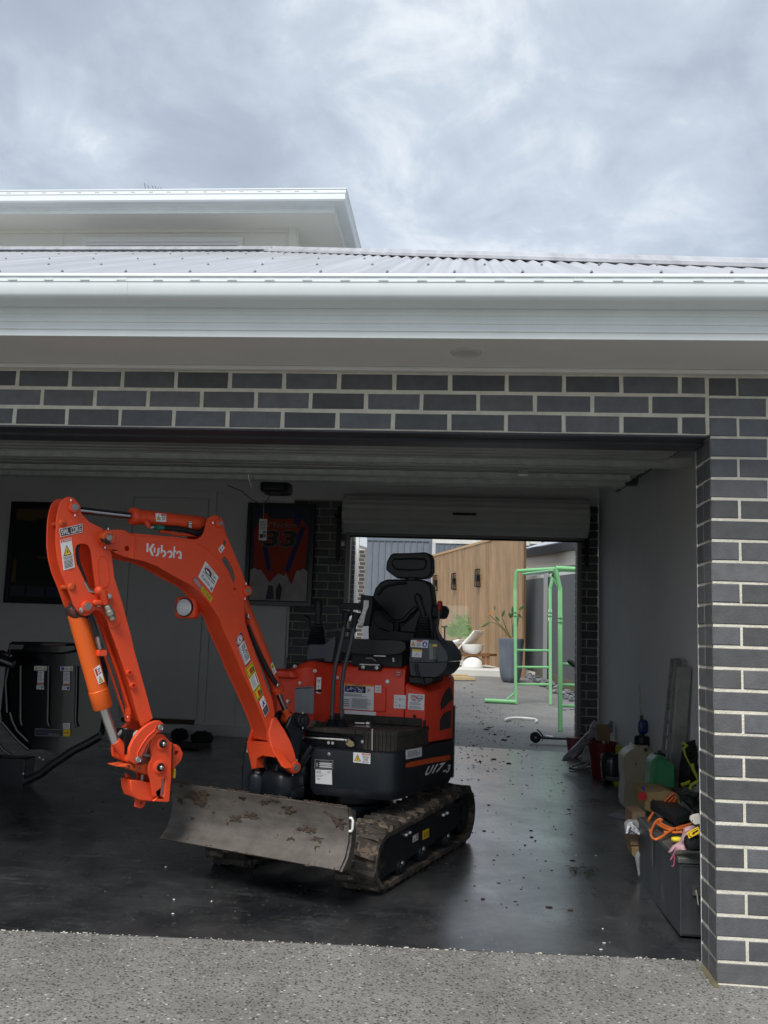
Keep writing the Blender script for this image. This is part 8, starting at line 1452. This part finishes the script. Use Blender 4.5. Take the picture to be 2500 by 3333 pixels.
mb = MB(); mb.prism([(0.022,0.491),(0.039,0.498),(0.044,0.478),(0.033,0.471)], ((0, 1.6, 0), (1, 0, 0), (0, 0, 1), (0, -1, 0)), 0, .003); tag(obj('blue_card', mb, mat('blue_card', (.02, .02, .22), .5), loc=(.1, 1.6, .43), smooth=0), 'small blue card corner above the round red card', 'card')
mb = MB(); mb.tube([(0.150,1.600,0.416),(0.179,1.600,0.446),(0.203,1.600,0.467),(0.211,1.600,0.451),(0.191,1.600,0.418),(0.166,1.600,0.401)], .006, 8); mb.tube([(0.160,1.590,0.406),(0.197,1.590,0.444),(0.213,1.590,0.449),(0.201,1.590,0.420),(0.172,1.590,0.399)], .006, 8); mb.tube([(0.161,1.610,0.419),(0.193,1.610,0.457),(0.210,1.610,0.441),(0.189,1.610,0.404)], .006, 8); tag(obj('orange_lead', mb, mat('orange_cord', (.65, .14, .03), .5), loc=(.28, 1.6, .35)), 'bundled orange lead wedged in the open tan carton', 'cord')
cases = (('dark_case', 'long dark plastic case lying open edge down on the tool chest', [(0.071,1.591,0.375),(0.107,1.120,0.375),(0.228,1.332,0.375),(0.209,1.802,0.375)], .035),)
mb = MB(); cs = [V(p) for p in cases[0][2]]; mb.add([p for p in cs] + [p + ez * .045 for p in cs], [(0, 1, 2, 3), (7, 6, 5, 4), (0, 4, 5, 1), (1, 5, 6, 2), (2, 6, 7, 3), (3, 7, 4, 0)]); tag(obj('dark_case', mb, mat('case_dark', (.014, .016, .02), .45), loc=cs[0], smooth=0, bevel=.006), cases[0][1], 'case')
mb = MB(); a, b = cs[0] + ez * .05, cs[1] + ez * .05; mb.obox((a + b) / 2 + V((.012, 0, 0)), (b - a) * .48, V((.006, .008, 0)), ez * .006)
tag(obj('case_rail', mb, mat('case_dark2', (.02, .022, .026), .4), loc=a, smooth=0), 'slim black rail along the edge of the dark case', 'rail')
jk = crumple('black_jacket', 'crumpled black work jacket heaped at the back of the tool chest', 'jacket', [(0.199,0.492),(0.226,0.501),(0.265,0.499),(0.319,0.497),(0.350,0.518),(0.396,0.524),(0.394,0.363),(0.337,0.368),(0.279,0.388),(0.241,0.429),(0.210,0.454)], 1.45, .07, DCL, seed=3)
crumple('black_bag', 'black nylon bag with lime straps leaning against the wall by the ladder', 'bag', [(0.350,0.688),(0.389,0.716),(0.458,0.736),(0.484,0.685),(0.481,0.446),(0.395,0.459),(0.322,0.439),(0.327,0.541)], 2.0, .09, DCL, seed=11)
LIME = mat('lime_strap', (.42, .46, .03), .6, var=.2)
for k, (pts, lab) in enumerate((([(0.318,1.880,0.717),(0.343,1.880,0.701),(0.322,1.880,0.684),(0.334,1.880,0.642),(0.359,1.880,0.593),(0.384,1.880,0.552)], 'upper lime webbing strap on the black bag'), ([(0.372,1.880,0.598),(0.377,1.880,0.568),(0.392,1.880,0.536),(0.403,1.880,0.511)], 'small lime strap loop at the right of the black bag'), ([(0.293,1.820,0.482),(0.335,1.820,0.496),(0.343,1.820,0.505),(0.310,1.820,0.491)], 'lime strap end lying below the black bag'), ([(0.338,1.800,0.462),(0.347,1.800,0.487),(0.376,1.800,0.505),(0.388,1.800,0.514)], 'thin lime cord at the edge of the brick pier'))):
    mb = MB(); mb.tube(pts, [.011, .010, .009, .005, .004, .004][:len(pts)], 6); tag(obj('lime_strap', mb, LIME, loc=pts[0]), lab, 'strap', 'lime straps')
mb = MB(); co = [(0.163,1.066,0.400),(0.068,0.949,0.400),(0.014,0.887,0.390),(-0.034,0.814,0.380),(-0.070,0.800,0.370),(-0.062,0.920,0.370),(-0.022,1.063,0.380),(0.004,1.106,0.400),(0.026,1.113,0.410),(0.007,1.106,0.390),(0.013,1.003,0.390),(0.043,0.944,0.390),(0.116,1.012,0.390)]
def smooth_path(P_, k=5):
    P_ = [V(p) for p in P_]; out = []
    for i in range(len(P_) - 1):
        p0, p1, p2, p3 = P_[max(i - 1, 0)], P_[i], P_[i + 1], P_[min(i + 2, len(P_) - 1)]
        for j in range(k): t_ = j / k; out.append(.5 * ((2 * p1) + (p2 - p0) * t_ + (2 * p0 - 5 * p1 + 4 * p2 - p3) * t_ * t_ + (3 * p1 - p0 - 3 * p2 + p3) * t_ ** 3))
    return out + [P_[-1]]
mb.tube(smooth_path(co), .0062, 10)
mb.tube(smooth_path([(0.035,1.340,0.400),(0.005,1.302,0.370),(0.000,1.324,0.330),(-0.037,1.058,0.360)]), .0062, 10)
mb.tube(smooth_path([(0.030,1.096,0.410),(0.014,1.073,0.400),(0.032,0.999,0.395),(0.066,0.940,0.395),(0.132,1.007,0.395)]), .0062, 10)
mb.tube(smooth_path([(0.005,0.935,0.380),(0.043,0.911,0.385),(0.084,0.904,0.390)]), .006, 10)
tag(obj('orange_air_hose', mb, mat('orange_hose', (.72, .17, .03), .38, spec=.5, var=.1), loc=co[0]), 'coiled orange hose hanging over the edge of the tool chest', 'hose')
mb = MB(); c = V((0.024,0.750,0.385)); mb.squad(c, .028, .018, .012, e=2.6); tag(obj('yellow_handle', mb, mat('yellow_plastic', (.80, .62, .02), .4), loc=c), 'bright yellow rounded plastic handle under the pink cloth', 'handle')
crumple('pink_cloth', 'dusty pink cloth draped over the front edge of the tool chest', 'cloth', [(-0.070,0.376),(-0.051,0.404),(-0.021,0.423),(-0.009,0.454),(-0.002,0.481),(0.019,0.493),(0.040,0.495),(0.055,0.487),(0.004,0.460),(0.006,0.431),(0.024,0.408),(0.018,0.392),(-0.018,0.388),(-0.037,0.379)], .50, .03, mat('pink_cloth', (.42, .26, .29), .9, var=.1, vscale=20), seed=4)
mb = MB(); mb.tube(smooth_path([(-0.050,0.462,0.393),(-0.059,0.462,0.375),(-0.071,0.462,0.354),(-0.065,0.462,0.360),(-0.057,0.462,0.378),(-0.054,0.462,0.351),(-0.059,0.462,0.328),(-0.067,0.462,0.329)]), .0022, 6); tag(obj('pink_string', mb, mat('pink_string', (.35, .08, .14), .8), loc=(-.03, .46, .3)), 'thin pink string loop hanging below the pink cloth', 'string')
t = thing('power_tool', 'black and yellow drill box end peeking past the brick pier', 'tool box', (.04, .45, .42))
mb = MB(); mb.squad((0.023,0.440,0.436), .040, .03, .034, e=3); obj('tool_body', mb, BLK, t)
q = [(-0.006,0.400,0.461),(0.043,0.400,0.488),(0.033,0.400,0.512),(-0.016,0.400,0.485)]; decal('yellow_tool_label', t, q, [('p', k_, [(.45, .35), (.9, .35), (.9, .6), (.45, .6)]), ('p', k_, [(.35, .25), (.55, .25), (.55, .5), (.35, .5)]), ('r', k_, .1, .2, .16, .8), ('c', k_, .2, .15, .05, .08), ('l', k_, .2, .8, .9, .9, 1)], base=y_, lift=.004)
mb = MB(); mb.prism([(0.013,0.526),(0.006,0.536),(0.009,0.548),(0.022,0.556),(0.045,0.562),(0.049,0.521),(0.025,0.516)], ((0, .42, 0), (1, 0, 0), (0, 0, 1), (0, -1, 0)), -.02, 0, holes=[circ((0.016,0.531), .003, 8)]); tag(obj('white_plate', mb, mat('ivory_plate', (.55, .54, .50), .45), loc=(.0, .42, .46), smooth=0, bevel=.003), 'ivory plastic plate with a hole, poking out behind the brick pier', 'plate')
mb = MB(); mb.cyl(*[(0.188,1.200,0.506),(0.217,1.200,0.427)], .0025, 6); tag(obj('thin_wire', mb, HOSE, loc=(.15, 1.2, .45)), 'thin dark wire standing against the black jacket', 'wire')
# plank bundle: ladder and boards leaning at the wall
t = thing('leaning_ladder', 'aluminium ladder rail leaning on the right wall behind the green can', 'ladder', (.33, 2.6, .1))
AL = mat('dull_aluminium', (.30, .30, .28), .5, .4, var=.2, vscale=10)
q = [(0.370,2.399,1.203),(0.370,2.296,1.201),(0.370,2.570,0.549),(0.370,2.703,0.537)]
l0, l1 = [(0.335,2.210,1.201),(0.315,2.414,0.566)]; r0_, r1_ = [(0.355,2.140,1.201),(0.335,2.305,0.553)]
mb = MB(); sq(mb, l0, V(l0) + (V(l1) - V(l0)) * 1.42, .010); obj('ladder_rail', mb, AL, t)
mb = MB(); sq(mb, r0_, V(r0_) + (V(r1_) - V(r0_)) * 1.38, .020); obj('ladder_rail', mb, AL, t)
for i in range(8): q = .02 + i * .152; mb = MB(); a = lerp(l0, l1, q); b = lerp(r0_, r1_, q); mb.cyl(a, b, .013, 10); obj('ladder_rung', mb, AL, t)
b0_, b1_ = [(0.370,2.039,1.158),(0.340,2.151,0.486)]; mb = MB(); a, b = V(b0_), V(b0_) + (V(b1_) - V(b0_)) * 1.25; mb.obox((a + b) / 2, (b - a) / 2, V((.042, 0, 0)), V((0, .02, 0))); tag(obj('alloy_plank', mb, AL, loc=b, smooth=0, bevel=.004), 'pale alloy plank leaning on the right wall beside the ladder', 'plank')
# red bucket group
bk0 = V((.275, 4.62, zf(.27, 4.6)))
t = thing('red_bucket', 'dark red plastic bucket full of odds and ends by the right wall', 'bucket', bk0)
mb = MB(); mb.lathe([(.098, 0), (.100, .004), (.124, .285), (.131, .288), (.131, .300), (.122, .301), (.119, .285), (.10, .05), (.001, .045)], bk0, n=36); obj('bucket_body', mb, mat('red_plastic', (.17, .010, .014), .4, spec=.4), t)
mb = MB(); mb.tube(smooth_path([bk0 + V((-.128, -.0, .275)), bk0 + V((-.10, -.09, .17)), bk0 + V((0, -.125, .13)), bk0 + V((.08, -.10, .18)), bk0 + V((.118, -.03, .27))]), .003, 6); obj('bucket_handle', mb, BLK, t)
mb = MB(); mb.obox(bk0 + V((.00, .02, .38)), V((.055, 0, .0)), V((0, .05, 0)), V((0, 0, .07))); tag(obj('small_carton', mb, CARD, loc=bk0 + V((0, 0, .3)), smooth=0), 'small upright cardboard box sticking out of the red bucket', 'box')
mb = MB(); mb.cyl(bk0 + V((0, -.06, .25)), bk0 + V((.0, -.06, .315)), .015, 10); mb.cyl(bk0 + V((.035, -.05, .25)), bk0 + V((.035, -.05, .315)), .006, 8); tag(obj('white_cap_bottle', mb, mat('pinkish_white', (.5, .38, .36), .5), loc=bk0 + V((0, -.06, .28))), 'pinkish white bottle cap at the front rim inside the red bucket', 'bottle')
mb = MB(); c = V((0.308,4.350,0.259)); mb.lathe([(.075, -.13), (.088, -.10), (.095, .02), (.092, .07), (.075, .10), (.001, .105)], c, n=24)
for zz in (.075, .055): mb.lathe([(.094, zz), (.097, zz + .004), (.094, zz + .008)], c, n=24)
t = thing('vacuum_tool', 'small black and lime battery vacuum in front of the red bucket', 'vacuum', c); obj('dust_canister', mb, mat('smoky_plastic', (.020, .026, .028), .25, spec=.6), t)
LM2 = mat('lime_plastic', (.36, .42, .02), .45)
mb = MB(); mb.prism([(0.337,0.425),(0.377,0.430),(0.399,0.391),(0.395,0.330),(0.368,0.301),(0.338,0.303)], ((0, 4.3, 0), (1, 0, 0), (0, 0, 1), (0, -1, 0)), -.06, 0); mb.prism([(0.355,0.292),(0.395,0.287),(0.392,0.239),(0.368,0.216),(0.349,0.255)], ((0, 4.3, 0), (1, 0, 0), (0, 0, 1), (0, -1, 0)), -.05, 0); obj('lime_handle', mb, LM2, t, bevel=.01)
mb = MB(); mb.prism([(0.304,0.134),(0.414,0.141),(0.414,0.105),(0.313,0.100)], ((0, 4.25, 0), (1, 0, 0), (0, 0, 1), (0, -1, 0)), -.12, 0); obj('lime_base', mb, LM2, t, bevel=.008)
mb = MB(); mb.prism([(0.239,0.177),(0.361,0.173),(0.416,0.179),(0.416,0.138),(0.300,0.134),(0.251,0.147)], ((0, 4.26, 0), (1, 0, 0), (0, 0, 1), (0, -1, 0)), -.12, 0); obj('tool_base', mb, mat('base_grey', (.09, .10, .10), .5), t, bevel=.008)
# long plastic sleeve bag, white packs, paddle, chopper
crumple('plastic_sleeve', 'long grey plastic sleeve bag leaning down from the rear wall corner', 'plastic bag', [(-0.053,0.203),(-0.034,0.249),(0.046,0.332),(0.138,0.428),(0.191,0.483),(0.205,0.537),(0.238,0.581),(0.271,0.566),(0.318,0.528),(0.378,0.583),(0.404,0.584),(0.404,0.479),(0.318,0.475),(0.225,0.418),(0.172,0.363),(0.093,0.275),(0.026,0.213)], 4.9, .05, mat('cloudy_film', (.36, .36, .40), .35, spec=.5, bump=.7, bscale=18, alpha=.92), seed=8)
crumple('white_sack', 'white printed sack lying behind the red bucket', 'sack', [(0.099,0.236),(0.139,0.264),(0.172,0.358),(0.212,0.333),(0.220,0.195),(0.139,0.204)], 4.95, .03, mat('white_sack', (.45, .46, .46), .5, var=.2, vscale=20), seed=9)
crumple('pink_rag', 'dull pink rag heaped beside the white sack', 'rag', [(0.071,0.202),(0.084,0.236),(0.125,0.265),(0.172,0.301),(0.190,0.261),(0.152,0.219),(0.112,0.204)], 5.1, .04, mat('pink_rag', (.20, .10, .10), .9), seed=10)
mb = MB(); c = V((0.161,5.750,0.290)); mb.lathe([(.055, -.12), (.075, .03), (.08, .035), (.08, .045), (.07, .045)], c, n=20); tag(obj('pink_pot', mb, mat('pink_pot', (.35, .10, .12), .5), loc=c), 'pink plastic pot standing at the foot of the right door jamb', 'pot')
mb = MB(); mb.tube(smooth_path([(0.470,5.200,0.390),(0.481,5.200,0.452),(0.498,5.200,0.514),(0.515,5.200,0.573)]), [.010] * 16, 8); mb.obox((0.488,5.200,0.520), V((.02, 0, 0)), V((0, .01, 0)), V((0, 0, .04))); mb.squad((0.470,5.200,0.431), .02, .02, .08, e=2.4); tag(obj('grabber_tool', mb, mat('navy_tool', (.01, .015, .05), .4), loc=(.4, 5.2, .5)), 'navy hand tool with chrome tip leaning on the right wall', 'tool')
mb = MB(); mb.squad((0.519,5.190,0.584), .014, .01, .012, e=2); tag(obj('chrome_tip', mb, CHR, loc=(0.519,5.190,0.584)), 'shiny chrome ball at the tip of the navy hand tool', 'tip')
fr_ = [(0.015,4.883,0.130),(0.089,4.842,0.128),(0.214,5.151,0.134),(0.173,5.200,0.136),(0.061,5.013,0.133)]
mb = MB(); mb.tube(smooth_path([V(p) + ez * (.03 if i in (2, 3) else .015) for i, p in enumerate(fr_)]), .008, 8); a, b = [(0.177,4.953,0.130),(0.230,4.932,0.129)]; mb.cyl(V(a) + ez * .02, V(b) + ez * .03, .009, 8); a, b = [(0.013,4.867,0.130),(0.089,4.842,0.128)]; mb.cyl(V(a) + ez * .02, V(b) + ez * .02, .013, 8); mb.tube(smooth_path([(0.083,4.820,0.128),(0.195,5.061,0.132),(0.213,5.193,0.135),(0.117,5.033,0.133)]), .010, 8); tag(obj('folded_stand', mb, mat('dull_steel_tube', (.28, .29, .30), .35, .7), loc=fr_[0]), 'folded metal frame lying on the floor left of the red bucket', 'metal frame')
wd_ = [(-0.327,1.514,0.049),(-0.292,1.451,0.047),(-0.238,1.394,0.045),(-0.282,1.355,0.045)]; mb = MB(); random.seed(12)
for i in range(26):
    c = V(wd_[1]); a = c + V((random.uniform(-.07, .07), random.uniform(-.10, .10), .003)); b = a + V((random.uniform(-.06, .06), random.uniform(-.07, .07), .012)); mb.tube([a, (a + b) / 2 + ez * .006, b], .0016, 4)
tag(obj('weed_sprig', mb, mat('dry_weed', (.02, .024, .018), .9), loc=wd_[1]), 'dry tuft of dark weed lying on the black floor', 'weed')
